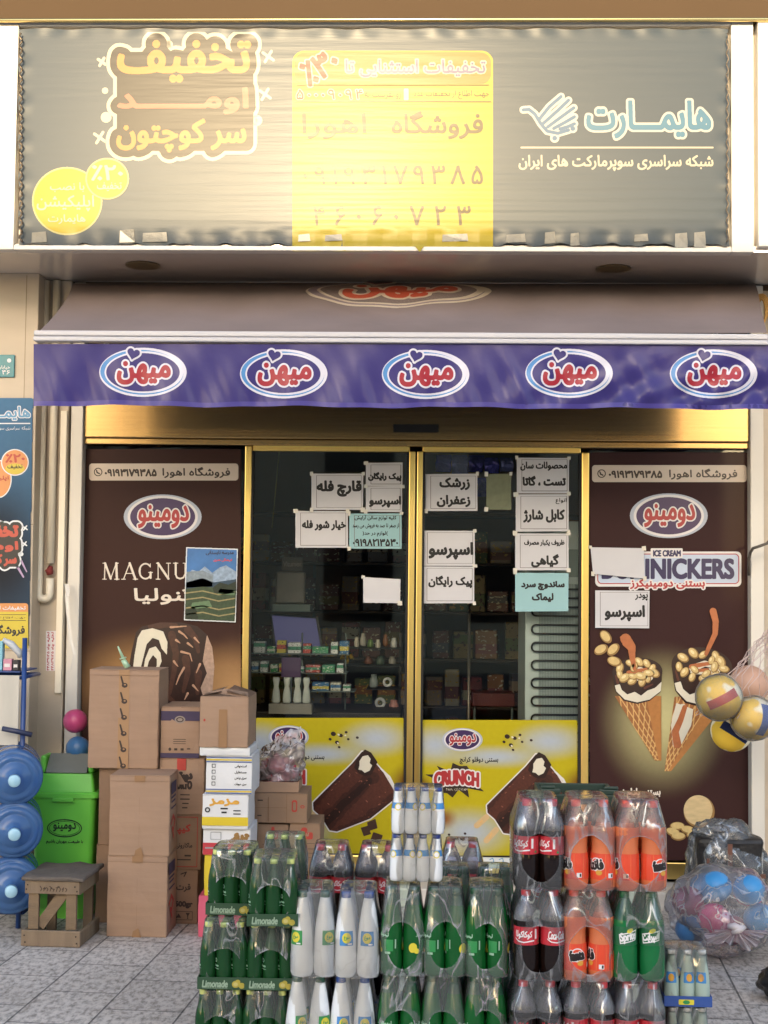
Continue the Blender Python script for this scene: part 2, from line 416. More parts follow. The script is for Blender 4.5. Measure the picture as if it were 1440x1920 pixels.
# soffit and sign case
so_ = box_part('soffit', soffit_m, -4.2, YS + .012, ZSOF, 4.2, 7.42, ZSOF + .03, B, 0)
for px_, py_ in ((268, 496), (1150, 502)):
    Yq = (ZSOF - 1.65); d = P(px_, py_, 1.0) - CAM; tt = (ZSOF - 1.65) / d.z; c = CAM + d * tt
    bm = bmesh.new(); bmesh.ops.create_cone(bm, cap_ends=True, segments=32, radius1=.09, radius2=.085, depth=.008)
    bmesh.ops.translate(bm, vec=c - Vector((0, 0, .004)), verts=bm.verts); o = bm_obj('downlight', bm, M('downlight_ring', '#6e6046' if px_ < 500 else '#d0c5b7', .3), B, world=True)
box_part('soffit_trim', stone_dk, -4.2, 7.395, ZSOF - .03, 4.2, 7.425, ZSOF - .002, B, .004)
ztop, zbot = PZ(50, YS), ZSOF
box_part('sign_case', white_al, -4.2, YS + .06, zbot + .03, 4.2, 7.9, ztop + .02, B, 0)
xa, xb = PX(36, YS, 250), PX(1366, YS, 250)
box_part('sign_frame', white_al, PX(-70, YS, 250), YS - .012, zbot - .004, xa - .012, YS + .058, ztop + .02, B, .004)
box_part('sign_frame', white_al, xb + .012, YS - .012, zbot - .004, PX(1412, YS, 250), YS + .058, ztop + .02, B, .004)
box_part('sign_frame', white_al, xa - .011, YS - .012, ztop, xb + .011, YS + .058, ztop + .02, B, .003)
box_part('sign_frame', white_al, xa - .011, YS - .012, zbot - .004, xb + .011, YS + .058, zbot + .018, B, .003)
box_part('side_panel', white_al, PX(1419, YS, 250), YS - .03, zbot + .02, 4.2, YS + .055, ztop + .02, B, .004)
box_part('side_panel', white_al, -4.2, YS - .03, zbot + .02, PX(-76, YS, 250), YS + .055, ztop + .02, B, .004)
bm = bmesh.new(); tube(bm, [(-4.2, YS - .036, PZ(43, YS)), (4.2, YS - .036, PZ(43, YS))], .011, 12)
bm_obj('trim_rail', bm, M('gold_rail', (.8, .6, .25), .22, 1.0), B, world=True)
box_part('upper_facade', stone_dk, -4.2, YS - .03, PZ(38, YS - .03), 4.2, 7.9, 5.6, B, .01)

# windows and doors: gold mullions, glass panes
def mullion(x0, x1, y0, y1, parent, Y=YD, d=.07, name='mullion'):
    return box_part(name, gold, PX(x0, Y, 1200), Y, PZ(y1, Y), PX(x1, Y, 1200), Y + d, PZ(y0, Y), parent, .005)
ZB = PZ(1640, YD); 
def pane(x0, y0, x1, y1, Y, parent):
    a, b = P(x0, (y0 + y1) / 2, Y), P(x1, (y0 + y1) / 2, Y); z0, z1 = P((x0 + x1) / 2, y1, Y).z, P((x0 + x1) / 2, y0, Y).z
    return mesh_obj('glass_pane', [(a.x, Y, z0), (b.x, Y, z0), (b.x, Y, z1), (a.x, Y, z1)], [(0, 1, 2, 3)], glass, parent)
ww = [('window', 152, 452), ('window', 1105, 1405)]
for nm, a, b in ww:
    W = empty('window', P((a + b) / 2, 1640, YD), None); W.parent = B; W.location = Vector(W.location) - wloc(B)
    pane(a, 838, b, 1612, YD + .02, W)
    mullion(a, b, 1610, 1641, W, name='bottom_rail')
mullion(454, 467, 838, 1641, B); mullion(1090, 1104, 846, 1641, B)
for a, b, st0, st1 in ((468, 765, None, (764, 776)), (789, 1088, (779, 790), None)):
    D = empty('door', P((a + b) / 2, 1640, YD), None); D.parent = B; D.location = Vector(D.location) - wloc(B)
    pane(a, 838, b, 1605, YD + .03, D)
    mullion(a, b, 1606, 1636, D, YD + .01, .04, 'bottom_rail')
    mullion(a, b, 836, 848, D, YD + .01, .04, 'top_rail')
    for st in (st0, st1):
        if st: mullion(st[0], st[1], 846, 1641, D, YD, .05, 'stile')
    gm = a if st0 is None else b
box_part('door_gap', dark_gap, PX(776.3, YD + .02, 1200), YD + .012, PZ(1640, YD), PX(778.7, YD + .02, 1200), YD + .06, PZ(846, YD), B, 0)
for a, b in ((759.5, 763.7), (790.3, 794), (467.3, 470.5), (1085, 1089.6)):
    box_part('door_seal', dark_gap, PX(a, YD, 1200), YD + .004, PZ(1606, YD), PX(b, YD, 1200), YD + .028, PZ(848, YD), B, 0)
boxp('threshold_strip', M('white_strip', '#d5d6d4', .4), 740, 1607, 965, 1627, YD - .012, .01, B, .002)
pr = Print(flat(YD - .013)); a = Art(740, 1605, 970, 1630, 1.2)
for x in (860, 884, 918, 936, 955, 800, 780): a.stroke([(x, 1612), (x + 6, 1609), (x + 8, 1615), (x + 2, 1619), (x + 9, 1620)], 1.6)
pr.add(a, M('faded_blue_ink', '#5f93b8', .6)).build('lettering', B)

# ------------------------------------------------------------------ printed sheets
def gloss(name, col, rough=.3, coat=0.0, stretch=(1.5, 1, 22), bs=3.0, bd=.12, na=.05, crough=.1):
    if name in MATS: return MATS[name]
    m = M(name, col, rough, ns=3, na=na, bs=bs, bd=bd, stretch=stretch)
    b = m.node_tree.nodes['Principled BSDF']; b.inputs['Coat Weight'].default_value = coat; b.inputs['Coat Roughness'].default_value = crough; b.inputs['Specular IOR Level'].default_value = .09 if name.startswith('banner') else .12
    return m
def blob_mat(name, base, blobs, rough=.4, rel='Generated', coat=0.0, base2=None):
    """printed soft patches: blobs = (x, z, rx, rz, colour) in the sheet's own 0..1 space"""
    m = bpy.data.materials.new(name); MATS[name] = m; m.use_nodes = True; t = m.node_tree; b = t.nodes['Principled BSDF']; N = t.nodes.new; L = t.links.new
    tc = N('ShaderNodeTexCoord'); mul = N('ShaderNodeVectorMath'); mul.operation = 'MULTIPLY'; mul.inputs[1].default_value = (1, 0, 1); L(tc.outputs[rel], mul.inputs[0])
    rgb = N('ShaderNodeRGB'); rgb.outputs[0].default_value = (*base, 1); cur = rgb.outputs[0]
    if base2:
        sx = N('ShaderNodeSeparateXYZ'); L(tc.outputs[rel], sx.inputs[0]); mx = N('ShaderNodeMix'); mx.data_type = 'RGBA'; L(sx.outputs[2], mx.inputs[0]); mx.inputs[6].default_value = (*base2, 1); L(cur, mx.inputs[7]); cur = mx.outputs[2]
    for (x, z, rx, rz, c) in blobs:
        s = N('ShaderNodeVectorMath'); s.operation = 'SUBTRACT'; s.inputs[1].default_value = (x, 0, z); L(mul.outputs[0], s.inputs[0])
        d = N('ShaderNodeVectorMath'); d.operation = 'DIVIDE'; d.inputs[1].default_value = (rx, 1, rz); L(s.outputs[0], d.inputs[0])
        ln = N('ShaderNodeVectorMath'); ln.operation = 'LENGTH'; L(d.outputs[0], ln.inputs[0])
        mr = N('ShaderNodeMapRange'); mr.interpolation_type = 'SMOOTHSTEP'; mr.inputs[1].default_value = 1; mr.inputs[2].default_value = 0; L(ln.outputs['Value'], mr.inputs[0])
        mx = N('ShaderNodeMix'); mx.data_type = 'RGBA'; L(mr.outputs[0], mx.inputs[0]); L(cur, mx.inputs[6]); mx.inputs[7].default_value = (*c, 1); cur = mx.outputs[2]
    n = N('ShaderNodeTexNoise'); n.inputs['Scale'].default_value = 40; L(tc.outputs['Object'], n.inputs[0])
    mr = N('ShaderNodeMapRange'); mr.inputs[3].default_value = .93; mr.inputs[4].default_value = 1.05; L(n.outputs[0], mr.inputs[0])
    sc = N('ShaderNodeVectorMath'); sc.operation = 'SCALE'; L(cur, sc.inputs[0]); L(mr.outputs[0], sc.inputs['Scale'])
    L(sc.outputs[0], b.inputs['Base Color']); b.inputs['Roughness'].default_value = rough; b.inputs['Coat Weight'].default_value = coat; b.inputs['Coat Roughness'].default_value = .05; b.inputs['Specular IOR Level'].default_value = .12
    return m

# ---- the big banner over the shop
def sag(v):   # gentle slackness of the stretched vinyl, pixel space
    x, y = v[:, 0], v[:, 1]
    d = .0004 * np.sin(y * .31 + .4 * np.sin(x * .011)) * np.clip((x - 150) / 350, 0, 1) * np.clip((y - 250) / 150, 0.15, 1)
    d = d + .002 * np.sin(x * .009 + y * .004)
    e = np.clip((y - 425) / 25, 0, 1); d = d + e * .0035 * np.sin(x * .09) * np.sin(x * .031 + 1)
    e = np.clip((72 - y) / 15, 0, 1); d = d + e * .002 * np.sin(x * .11) * np.sin(x * .017)
    e = np.clip((60 - x) / 20, 0, 1) + np.clip((x - 1345) / 20, 0, 1); d = d + e * .002 * np.sin(y * .13) * np.sin(y * .041)
    return d
def banmap(v, n): return Pn(v, YS - .006 - LIFT * n - sag(np.asarray(v)))
SGN = empty('banner_sign', P(700, 458, YS), 'wide dark vinyl shop banner with a yellow panel in its middle, laced above the awning', 'shop sign')
xs = np.linspace(36, 1367, 190); ys = np.linspace(54, 459, 110)
gx, gy = np.meshgrid(xs, ys); rag = np.where(gy > 452, 2.5 * np.sin(gx * .07) + 1.5 * np.sin(gx * .19), 0) + np.where(gy < 58, 1.5 * np.sin(gx * .06), 0)
ragx = np.where(gx < 40, 2 * np.sin(gy * .09), 0) + np.where(gx > 1362, 2 * np.sin(gy * .07), 0)
V = banmap(np.stack([(gx + ragx).ravel(), (gy + rag).ravel()], 1), 0)
nw, nh = 190, 110
Fq = [(j * nw + i, j * nw + i + 1, (j + 1) * nw + i + 1, (j + 1) * nw + i) for j in range(nh - 1) for i in range(nw - 1)]
ban = lambda nm, c: gloss('banner_' + nm, lin(c, 1 if nm == 'slate' else .36), .27, coat=.24, crough=.36, bd=.05, bs=2.2, stretch=(1, 1, 14))
mesh_obj('vinyl_sheet', V, Fq, ban('slate', '#313c45'), SGN, smooth=True)
def bprint(): return Print(banmap, 7)
cream, amber, salmon, choco = ban('cream', '#f3ead0'), ban('amber', '#e8a040'), ban('salmon', '#e08060'), ban('choco', '#2a2018')
pr = bprint()
T = Art(170, 60, 520, 310, .8)
T.text('تخفیف', 222, 78, 468, 152, bold=3.2); o2 = Art(*T.b, T.c).text('اومــــــد', 222, 166, 464, 212, bold=2.6); o3 = Art(*T.b, T.c).text('سر کوچتون', 220, 224, 460, 284, bold=2.2)
allt = T.copy().plus(o2).plus(o3); allt.rect(232, 110, 462, 270)
inner = allt.copy().grow(13); outer = allt.copy().grow(20)
pr.add(outer, cream).add(inner, choco).add(T, amber).add(o2, salmon, 3).add(o3, amber, 3)
d = Art(170, 60, 520, 310, .8)
for x, y, r in ((317, 83, 7), (385, 73, 6), (197, 170, 6), (199, 220, 10), (482, 226, 10)): d.ell(x, y, r, r)
for x, y, r in ((503, 106, 10), (497, 177, 10), (187, 258, 10), (191, 116, 7)):
    d.stroke([(x - r, y - r * .7), (x + r, y + r * .7)], 5.5).stroke([(x - r * .6, y + r), (x + r * .6, y - r)], 5.5)
pr.add(d, cream, 1)
pr.build('slogan_lettering', SGN)
pr = bprint(); yel = ban('yellow', '#e4cf2c'); pale = ban('pale_yellow', '#f4eaa0'); olive = ban('olive', '#9a8a30')
pr.add(Art(50, 285, 250, 445, .8).ell(126, 377, 66, 64), pale).add(Art(50, 285, 250, 445, .8).ell(126, 377, 63, 61), yel)
pr.add(Art(50, 285, 250, 445, .8).ell(201, 335, 41, 39), pale).add(Art(50, 285, 250, 445, .8).ell(201, 335, 38, 36), yel)
t = Art(50, 285, 250, 445, 1.1).text('با نصب', 94, 342, 158, 360, bold=.4).text('اپلیکیشن', 69, 366, 176, 396, bold=.6).text('هایمارت', 90, 402, 160, 420, bold=.4)
t.text('٪۲۰', 172, 310, 230, 338, bold=1.2).text('تخفیف', 182, 342, 228, 358, bold=.4); pr.add(t, cream)
pr.build('discount_roundels', SGN)
pr = bprint(); orange = ban('orange', '#ee9a3e'); red = ban('red', '#c8412c'); brown = ban('brown', '#6a5426')
bxp = (540, 85, 935, 470)
pr.add(Art(*bxp, .5).rect(548, 95, 925, 500, 22), ban('panel_yellow', '#e0c92e'))
pr.add(Art(*bxp, .5).rect(552, 98, 921, 158, 20), orange)
t = Art(*bxp, .9).text('تخفیفات استثنایی تا', 648, 112, 910, 144, bold=.8); pr.add(t.copy().grow(2.2), cream).add(t, ban('lilac', '#8a7fa8'))
t = Art(*bxp, .9).text('٪۳۰', 566, 104, 634, 148, bold=2.4, rot=-.5); pr.add(t.copy().grow(2.5), cream, 3).add(t, red, 4)
t = Art(*bxp, 1.1).rect(556, 158.5, 917, 160.3).rect(552, 190, 921, 191.4).text('جهت اطلاع از تخفیفات عدد', 775, 169, 917, 186, bold=.2).text('رو بفرست به', 684, 170, 752, 186, bold=.2)
t.text('فروشگاه', 735, 209, 905, 260, bold=1.2).text('اهورا', 567, 213, 686, 260, bold=1.2)
t.text('۰۹۱۹۳۱۷۹۳۸۵', 568, 310, 905, 345, bold=.8, space=1.35).text('۴۶۰۶۰۷۲۳', 588, 386, 882, 422, bold=.8, space=1.7)
pr.add(t, brown, 4)
t = Art(*bxp, 1.1).text('۵۰۰۰۹۰۹۴', 556, 168, 680, 186, bold=.5, space=1.25); pr.add(t.copy().grow(1.6), cream, 3).add(t, red, 4)
t = Art(*bxp, 1.1).rect(757, 166, 766, 188, 2); pr.add(t, cream, 3)
pr.build('yellow_panel', SGN)
mesh_obj('pennant_tip', Pn([(776, 459), (797, 459), (787, 473)], YS - .02), [(0, 1, 2)], yel, SGN)
pr = bprint(); bb = (960, 165, 1350, 330)
h = Art(*bb, .9)
h.stroke([(981, 206), (992, 205), (1003, 214), (1014, 232), (1026, 246), (1046, 250), (1066, 244)], 6)
for a in ([(1010, 225), (1030, 200), (1052, 181)], [(1018, 232), (1045, 208), (1066, 188)], [(1027, 238), (1054, 218), (1076, 202)], [(1038, 241), (1060, 229), (1077, 219)], [(1050, 242), (1066, 237), (1077, 232)]): h.stroke(a, 6)
h.ell(1040, 259, 4.5, 4.5).ell(1074, 241, 4.5, 4.5)
t = Art(*bb, .9).text('هایمـــارت', 1101, 190, 1332, 258, bold=2.2)
lt = h.copy(); lt2 = Art(*bb, .9).plus(t)
w_ = Art(*bb, .9).plus(h).plus(t).grow(4.2)
pr.add(w_, ban('white', '#f2efe6')).add(lt2, ban('teal', '#5f9dbd')).add(h, ban('steel', '#6a8fb4'), 2)
t = Art(*bb, 1.0).rect(976, 275, 1338, 278.5, 1.5).text('شبکه سراسری سوپرمارکت های ایران', 973, 291, 1337, 320, bold=.9); pr.add(t, cream, 1)
pr.build('chain_logo', SGN)
# clear tape pieces and lacing along the hem
for x, y, w2, h2 in ((225, 432, 26, 22), (268, 437, 44, 16), (60, 436, 26, 18), (950, 440, 34, 14), (1022, 436, 18, 20), (1070, 438, 15, 22), (1266, 438, 22, 26), (1302, 436, 20, 28), (1190, 440, 24, 12), (560, 440, 20, 12), (610, 441, 30, 10), (830, 440, 46, 12)):
    mesh_obj('tape_piece', banmap(np.array([(x, y), (x + w2, y - 2), (x + w2 + 2, y + h2), (x - 1, y + h2 + 1)]), 9), [(0, 1, 2, 3)], gloss('sign_tape', '#77756e', .3, coat=.5, bs=20, bd=.4, stretch=(1, 1, 1)), SGN)
bm = bmesh.new(); pts = [P(39 + 3 * math.sin(y * .35), y, YS - .03) for y in range(62, 456, 4)]; tube(bm, pts, .005, 6); bm_obj('lacing', bm, M('lacing_wire', '#5b5044', .3, metal=.6), SGN, world=True); bm = bmesh.new(); pts = [P(1364 + 2 * math.sin(y * .3), y, YS - .03) for y in range(62, 456, 4)]; tube(bm, pts, .003, 6)
bm_obj('lacing', bm, M('lacing_wire', '#5b5044', .3, metal=.6), SGN, world=True)

# ------------------------------------------------------------------ awning
AW = empty('awning', P(750, 640, 6.45), 'purple awning over the shop door with a white front bar and five oval logos', 'awning')
YB, YT = 6.45, 7.08
def amap(u, v):     # u 0..1 along the shop, v 0 (top) .. 1 (bar)
    u = np.asarray(u, float); v = np.asarray(v, float)
    l0, l1 = P(130, 545, YT), P(66, 628, YB); r0, r1 = P(1422, 545, YT), P(1438, 624, YB)
    b0, b1 = P(138, 531, 7.37), P(1416, 532, 7.37); VK = .27
    def q(i):
        a = b0[i] * (1 - u) + b1[i] * u; b = l0[i] * (1 - u) + r0[i] * u; c = l1[i] * (1 - u) + r1[i] * u
        return np.where(v < VK, a + (b - a) * v / VK, b + (c - b) * (v - VK) / (1 - VK))
    X, Y, Z = (q(i) for i in range(3))
    s = np.sin(np.pi * np.clip(v, 0, 1)) * np.clip(v * 3, 0, 1); Z = Z - .025 * s - .006 * s * np.sin(u * 31) - .004 * s * np.sin(u * 77 + 3 * v)
    return X, Y, Z
aw_top = M('dusty_awning_fabric', '#7d6f6c', .75, ns=2.2, na=.32, bs=5, bd=.15)
nu, nv = 120, 20
uu, vv = np.meshgrid(np.linspace(0, 1, nu), np.linspace(0, 1, nv))
V = np.stack(amap(uu.ravel(), vv.ravel()), 1)
mesh_obj('fabric', V, [(j * nu + i, j * nu + i + 1, (j + 1) * nu + i + 1, (j + 1) * nu + i) for j in range(nv - 1) for i in range(nu - 1)], aw_top, AW, smooth=True)
bl, brr = P(66, 635, YB), P(1438, 634, YB)
bm = bmesh.new(); zt, zb_ = (bl.z + brr.z) / 2 + .025, (bl.z + brr.z) / 2 - .027
bx(bm, bl.x, YB - .03, zb_ + .026, brr.x, YB + .03, zt, .006); bx(bm, bl.x, YB - .036, zb_, brr.x, YB + .026, zb_ + .022, .006); bx(bm, bl.x, YB - .02, zb_ + .018, brr.x, YB + .02, zb_ + .03)
bm_obj('front_bar', bm, M('white_front_bar', '#bdbabd', .35, ns=4, na=.05), AW, world=True)
def vdisp(v):
    x, y = v[:, 0], v[:, 1]; t = np.clip((y - 645) / 110, 0, 1)
    d = t * (.009 * np.sin(x * .021 + 1) + .006 * np.sin(x * .057 + y * .02) + .004 * np.sin(x * .13 - y * .05))
    d = d + t * np.clip((x - 880) / 400, 0, 1) * (.013 * np.sin(x * .05 + y * .09) + .010 * np.sin(x * .083 - y * .06))
    d = d + t * np.exp(-((x - 935 - (y - 645) * .5) / 14) ** 2) * .014 + t * np.exp(-((x - 1425 + (y - 645) * .45) / 10) ** 2) * .016 + t * np.exp(-((x - 1345 + (y - 645) * .9) / 16) ** 2) * .012
    return d
def vmap(v, n): v = np.asarray(v); return Pn(v, YB - .016 - .0009 * n - vdisp(v))
xs = np.linspace(63, 1445, 240); ys = np.linspace(645, 760, 26); gx, gy = np.meshgrid(xs, ys)
k = (gy - 645) / 115; gx2 = gx + np.where(gx < 90, -(0) * k, 0); gy2 = gy + k * ((gx - 63) / 1382 * 7 - 2 + 1.6 * np.sin(gx * .02) + .8 * np.sin(gx * .053))
V = vmap(np.stack([gx2.ravel(), gy2.ravel()], 1), 0)
vin = lambda nm, c: gloss('valance_' + nm, c, .45, coat=.4, stretch=(1, 1, 1), bs=5, bd=.5, crough=.25)
purple = vin('purple', '#342d6c')
VAL = mesh_obj('valance', V, [(j * 240 + i, j * 240 + i + 1, (j + 1) * 240 + i + 1, (j + 1) * 240 + i) for j in range(25) for i in range(239)], purple, AW, smooth=True)
V = vmap(np.array([(x, y + (x - 63) / 1382 * 7 - 2 + 1.6 * math.sin(x * .02) + .8 * math.sin(x * .053)) for y in (753, 762) for x in np.linspace(63, 1445, 120)]), 1.5)
mesh_obj('hem', V, [(i, i + 1, 121 + i, 120 + i) for i in range(119)], vin('hem', '#453d84'), AW, smooth=True)
heart = lambda cx, cy, s: [(cx + s * 16 * math.sin(t) ** 3 / 16, cy - s * (13 * math.cos(t) - 5 * math.cos(2 * t) - 2 * math.cos(3 * t) - math.cos(4 * t)) / 16) for t in np.linspace(0, 2 * math.pi, 40, endpoint=False)]
def oval_logo(pr, cx, cy, S, c, wht, blu, pur, redm, clip=None, base=0):
    b = (cx - 90 * S, cy - 58 * S, cx + 90 * S, cy + 58 * S); c = c / S
    def A(): return Art(*b, c)
    hh = [(cx - 18 * S + (x - 0) * math.cos(.25) - y * math.sin(.25), cy - 35 * S + x * math.sin(.25) + y * math.cos(.25)) for x, y in heart(0, 0, 12 * S)]
    hw = A().poly(hh).grow(3.5 * S); t = A().text('میهن', cx - 47 * S, cy - 19 * S, cx + 50 * S, cy + 21 * S, bold=2.5 * S); tw = t.copy().grow(3.4 * S)
    lay = [(A().ell(cx, cy, 82 * S, 46 * S).plus(hw), wht), (A().ell(cx - 2 * S, cy, 78 * S, 42 * S, .03), blu), (A().ell(cx + 2 * S, cy, 74 * S, 39.5 * S), wht), (A().ell(cx, cy, 69 * S, 36 * S).minus(hw), pur), (tw.plus(hw), wht), (t.plus(A().poly([(x, y) for x, y in hh])), redm)]
    for i, (a, m) in enumerate(lay):
        if clip: a.cut(clip)
        pr.add(a, m, base + i + 1)
    hp = A().poly(hh)
    if clip: hp.cut(clip)
    pr.add(hp, pur, base + 7)
vw, vb, vr = vin('white', '#cfccd8'), vin('sky_blue', '#4f86bd'), vin('crimson', '#9a2a38')
for i, (cx, cy) in enumerate(((268, 698), (532, 701), (798, 702), (1067, 700), (1338, 701))):
    pr = Print(vmap, 5); oval_logo(pr, cx, cy, 1.0, 1.0, vw, vb, purple, vr); o = pr.build('logo', VAL, world=True)
# the same logo, larger, on the sloping fabric
def tmap(v, n):
    v = np.asarray(v, float); X, Y, Z = amap(v[:, 0] / 1000, v[:, 1] / 303)
    return np.stack([X, Y - .0010 * n, Z + .0016 * n], 1)
tm = lambda nm, c: M('awning_top_' + nm, c, .6, ns=4, na=.1)
pr = Print(tmap, 6); S = 1.65
oval_logo(pr, 481, 68, S, .9, tm('white', '#d9cbb8'), tm('mauve', '#8f7f86'), aw_top, tm('red', '#c4573e'), clip=[(200, -200), (800, -200), (800, 3), (200, 3)])
pr.build('logo', AW)
for px_ in (200, 1350):
    bm = bmesh.new(); tube(bm, [P(px_, 560, 7.1) + Vector((0, .2, -.1)), P(px_, 600, 6.8) + Vector((0, 0, -.12)), P(px_, 634, YB) + Vector((0, .04, 0))], .012, 8)
    bm_obj('folding_arm', bm, white_al, AW, world=True)

# ------------------------------------------------------------------ brown window films with ice-cream prints
YF = YD + .012
film_br = lambda nm, c, r=.3: M('film_' + nm, c, r, ns=5, na=.06)
wht_p, navy_p, red_p = film_br('white', '#d9d4d2'), film_br('navy', '#2a2350'), film_br('red', '#a83436')
pill, plum = film_br('pill', '#c9b8a8'), film_br('plum', '#3f2a55')
choc = M('printed_chocolate', '#2c1712', .35, ns=45, na=.55); choc_hi = M('printed_chocolate_light', '#5a3024', .35, ns=60, na=.4)
nutm = M('printed_peanut', '#d0b377', .4, ns=60, na=.25); nutd = M('printed_peanut_edge', '#8f6b3a', .4, ns=60, na=.25)
cara = M('printed_caramel', '#b0663c', .35, ns=50, na=.3); wafer = M('printed_wafer', '#9a6236', .4, ns=70, na=.45); waferd = M('printed_wafer_lines', '#d3a668', .4, ns=40, na=.2)
creamp = M('printed_cream', '#d8cfba', .4, ns=20, na=.08)
pout = film_br('pink_outline', '#d9a8a8'); grey_p = film_br('silver', '#aab0bd')
def domino(pr, cx, cy, S=1.0, c=1.2, base=0, part=None):
    b = (cx - 80 * S, cy - 50 * S, cx + 80 * S, cy + 50 * S)
    A = lambda: Art(*b, c)
    t = A().text('دومینو', cx - 45 * S, cy - 21 * S, cx + 48 * S, cy + 20 * S, bold=1.5 * S); tw = t.copy().grow(2.6 * S)
    for i, (a, m) in enumerate([(A().ell(cx, cy, 73 * S, 42 * S), grey_p), (A().ell(cx, cy, 66 * S, 39.5 * S), wht_p), (A().ell(cx, cy, 61 * S, 35 * S), plum), (tw, wht_p), (t, red_p)]): pr.add(a, m, base + i)
def phone_pill(pr, x0, x1, y0, y1, tx0, tx1, dx0, dx1, ix, mats):
    b = (x0 - 4, y0 - 4, x1 + 4, y1 + 4)
    pr.add(Art(*b, .8).rect(x0, y0, x1, y1, 6), pill, 1)
    h = y1 - y0
    t = Art(*b, 1.3).text('فروشگاه اهورا', tx0, y0 + h * .22, tx1, y0 + h * .84, bold=.7).text('۰۹۱۹۳۱۷۹۳۸۵', dx0, y0 + h * .34, dx1, y0 + h * .74, bold=1.0)
    t.ell(ix, y0 + h * .5, 8, 8).minus(Art(*b, 1.3).ell(ix, y0 + h * .5, 6.2, 6.2)).stroke([(ix - 3, y0 + h * .5 - 3), (ix - 2, y0 + h * .5 + 1), (ix + 2.5, y0 + h * .5 + 3)], 2.6)
    pr.add(t, mats, 2)
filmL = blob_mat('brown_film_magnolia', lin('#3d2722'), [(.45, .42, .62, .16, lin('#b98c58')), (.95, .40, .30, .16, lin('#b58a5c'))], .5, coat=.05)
WL = empty('window_poster', P(302, 1612, YF), 'brown window film left of the doors with a bitten chocolate ice cream print', 'window poster')
pr = Print(flat(YF)); pr.add(Art(153, 842, 452, 1611, .2).rect(153, 842, 452, 1611), filmL, 0); pr.build('film', WL)
inkbr = film_br('dark_brown', '#2e1c18')
pr = Print(flat(YF)); phone_pill(pr, 167, 447, 869, 901, 305, 431, 197, 293, 184, inkbr); pr.build('phone_strip', WL)
pr = Print(flat(YF)); domino(pr, 305, 969, base=1); pr.build('logo', WL)
def serif(a, word, x0, y0, h, sc=1.0):
    x = x0; H = h
    def st(p, wd): a.stroke([(x + u * H, y0 + H * (1 - v)) for u, v in p], wd * H)
    def sf(u, v, wd=.30): a.poly([(x + (u - wd / 2) * H, y0 + H * (1 - v) - .025 * H), (x + (u + wd / 2) * H, y0 + H * (1 - v) - .025 * H), (x + (u + wd / 2) * H, y0 + H * (1 - v) + .025 * H), (x + (u - wd / 2) * H, y0 + H * (1 - v) + .025 * H)])
    for c in word:
        if c == 'M': st([(.16, 0), (.2, 1)], .07); st([(.2, 1), (.55, .03)], .13); st([(.55, .03), (.9, 1)], .06); st([(.9, 1), (.94, 0)], .14); sf(.16, .0); sf(.94, 0, .34); sf(.14, 1, .2); sf(.96, 1, .2); wd = 1.12
        elif c == 'A': st([(.1, 0), (.48, 1)], .06); st([(.48, 1), (.84, 0)], .14); st([(.24, .36), (.68, .36)], .05); sf(.1, 0); sf(.84, 0, .34); wd = .92
        elif c == 'G':
            st([(.44 + .38 * math.cos(t), .5 + .47 * math.sin(t)) for t in np.linspace(.75, 5.6, 18)], .10); st([(.12, .35), (.1, .5), (.12, .65)], .07); st([(.76, .08), (.76, .42)], .13); sf(.76, .42); st([(.74, .98), (.74, .74)], .04); wd = .96
        elif c == 'N': st([(.15, 0), (.15, 1)], .06); st([(.15, 1), (.8, .03)], .14); st([(.8, 0), (.8, 1)], .06); sf(.15, 0); sf(.8, 1); sf(.12, 1, .2); wd = .96
        elif c == 'U': st([(.18, 1), (.18, .3), (.26, .1), (.46, .03), (.66, .1), (.76, .3)], .10); st([(.76, .3), (.76, 1)], .06); sf(.18, 1, .34); sf(.76, 1); st([(.18, 1), (.18, .3)], .13); wd = .94
        x += wd * H * sc
    return a
pr = Print(flat(YF))
a = serif(Art(185, 1050, 450, 1092, 1.3), 'MAGNUM', 191, 1056, 30, 1.12); a.text('مگنولیا', 252, 1100, 398, 1138, bold=.9) if False else None
pr.add(a, film_br('ivory', '#d9cdbf'), 1)
a = Art(245, 1092, 420, 1140, 1.2).text('مگنولیا', 252, 1100, 398, 1133, bold=.9); pr.add(a, film_br('ivory', '#d9cdbf'), 1)
pr.build('lettering', WL)
pr = Print(flat(YF)); bb = (225, 1150, 410, 1340)
bar = Art(*bb, 1).poly([(240, 1262), (246, 1225), (255, 1186), (266, 1175), (300, 1167), (340, 1167), (370, 1174), (388, 1190), (398, 1214), (402, 1250), (398, 1300), (392, 1338), (250, 1338), (236, 1300)])
pr.add(bar, choc, 1)
pr.add(Art(*bb, 1).poly([(388, 1190), (398, 1214), (402, 1250), (398, 1300), (392, 1320), (384, 1316), (376, 1290), (388, 1262), (380, 1240), (384, 1215)]), M('printed_choc_rim', '#a98b78', .4, ns=60, na=.5), 2)
bite = Art(*bb, 1).poly([(249, 1258), (252, 1230), (258, 1196), (266, 1182), (286, 1178), (306, 1184), (314, 1204), (313, 1228), (303, 1216), (298, 1200), (286, 1196), (275, 1208), (268, 1236), (262, 1260)])
bite.poly([(268, 1262), (272, 1236), (280, 1216), (292, 1212), (301, 1224), (303, 1240), (296, 1258), (288, 1264)]).cut([(274, 1260), (279, 1240), (287, 1228), (294, 1236), (294, 1248), (286, 1262)])
pr.add(bite, creamp, 2)
md = Art(*bb, 1)
for q in ([(322, 1190), (330, 1225), (326, 1262), (318, 1300)], [(352, 1180), (366, 1196), (372, 1222)], [(348, 1235), (352, 1262), (344, 1296)], [(372, 1262), (370, 1300)], [(262, 1278), (300, 1292), (330, 1320)], [(284, 1172), (330, 1172)]): md.stroke(q, 15, 7)
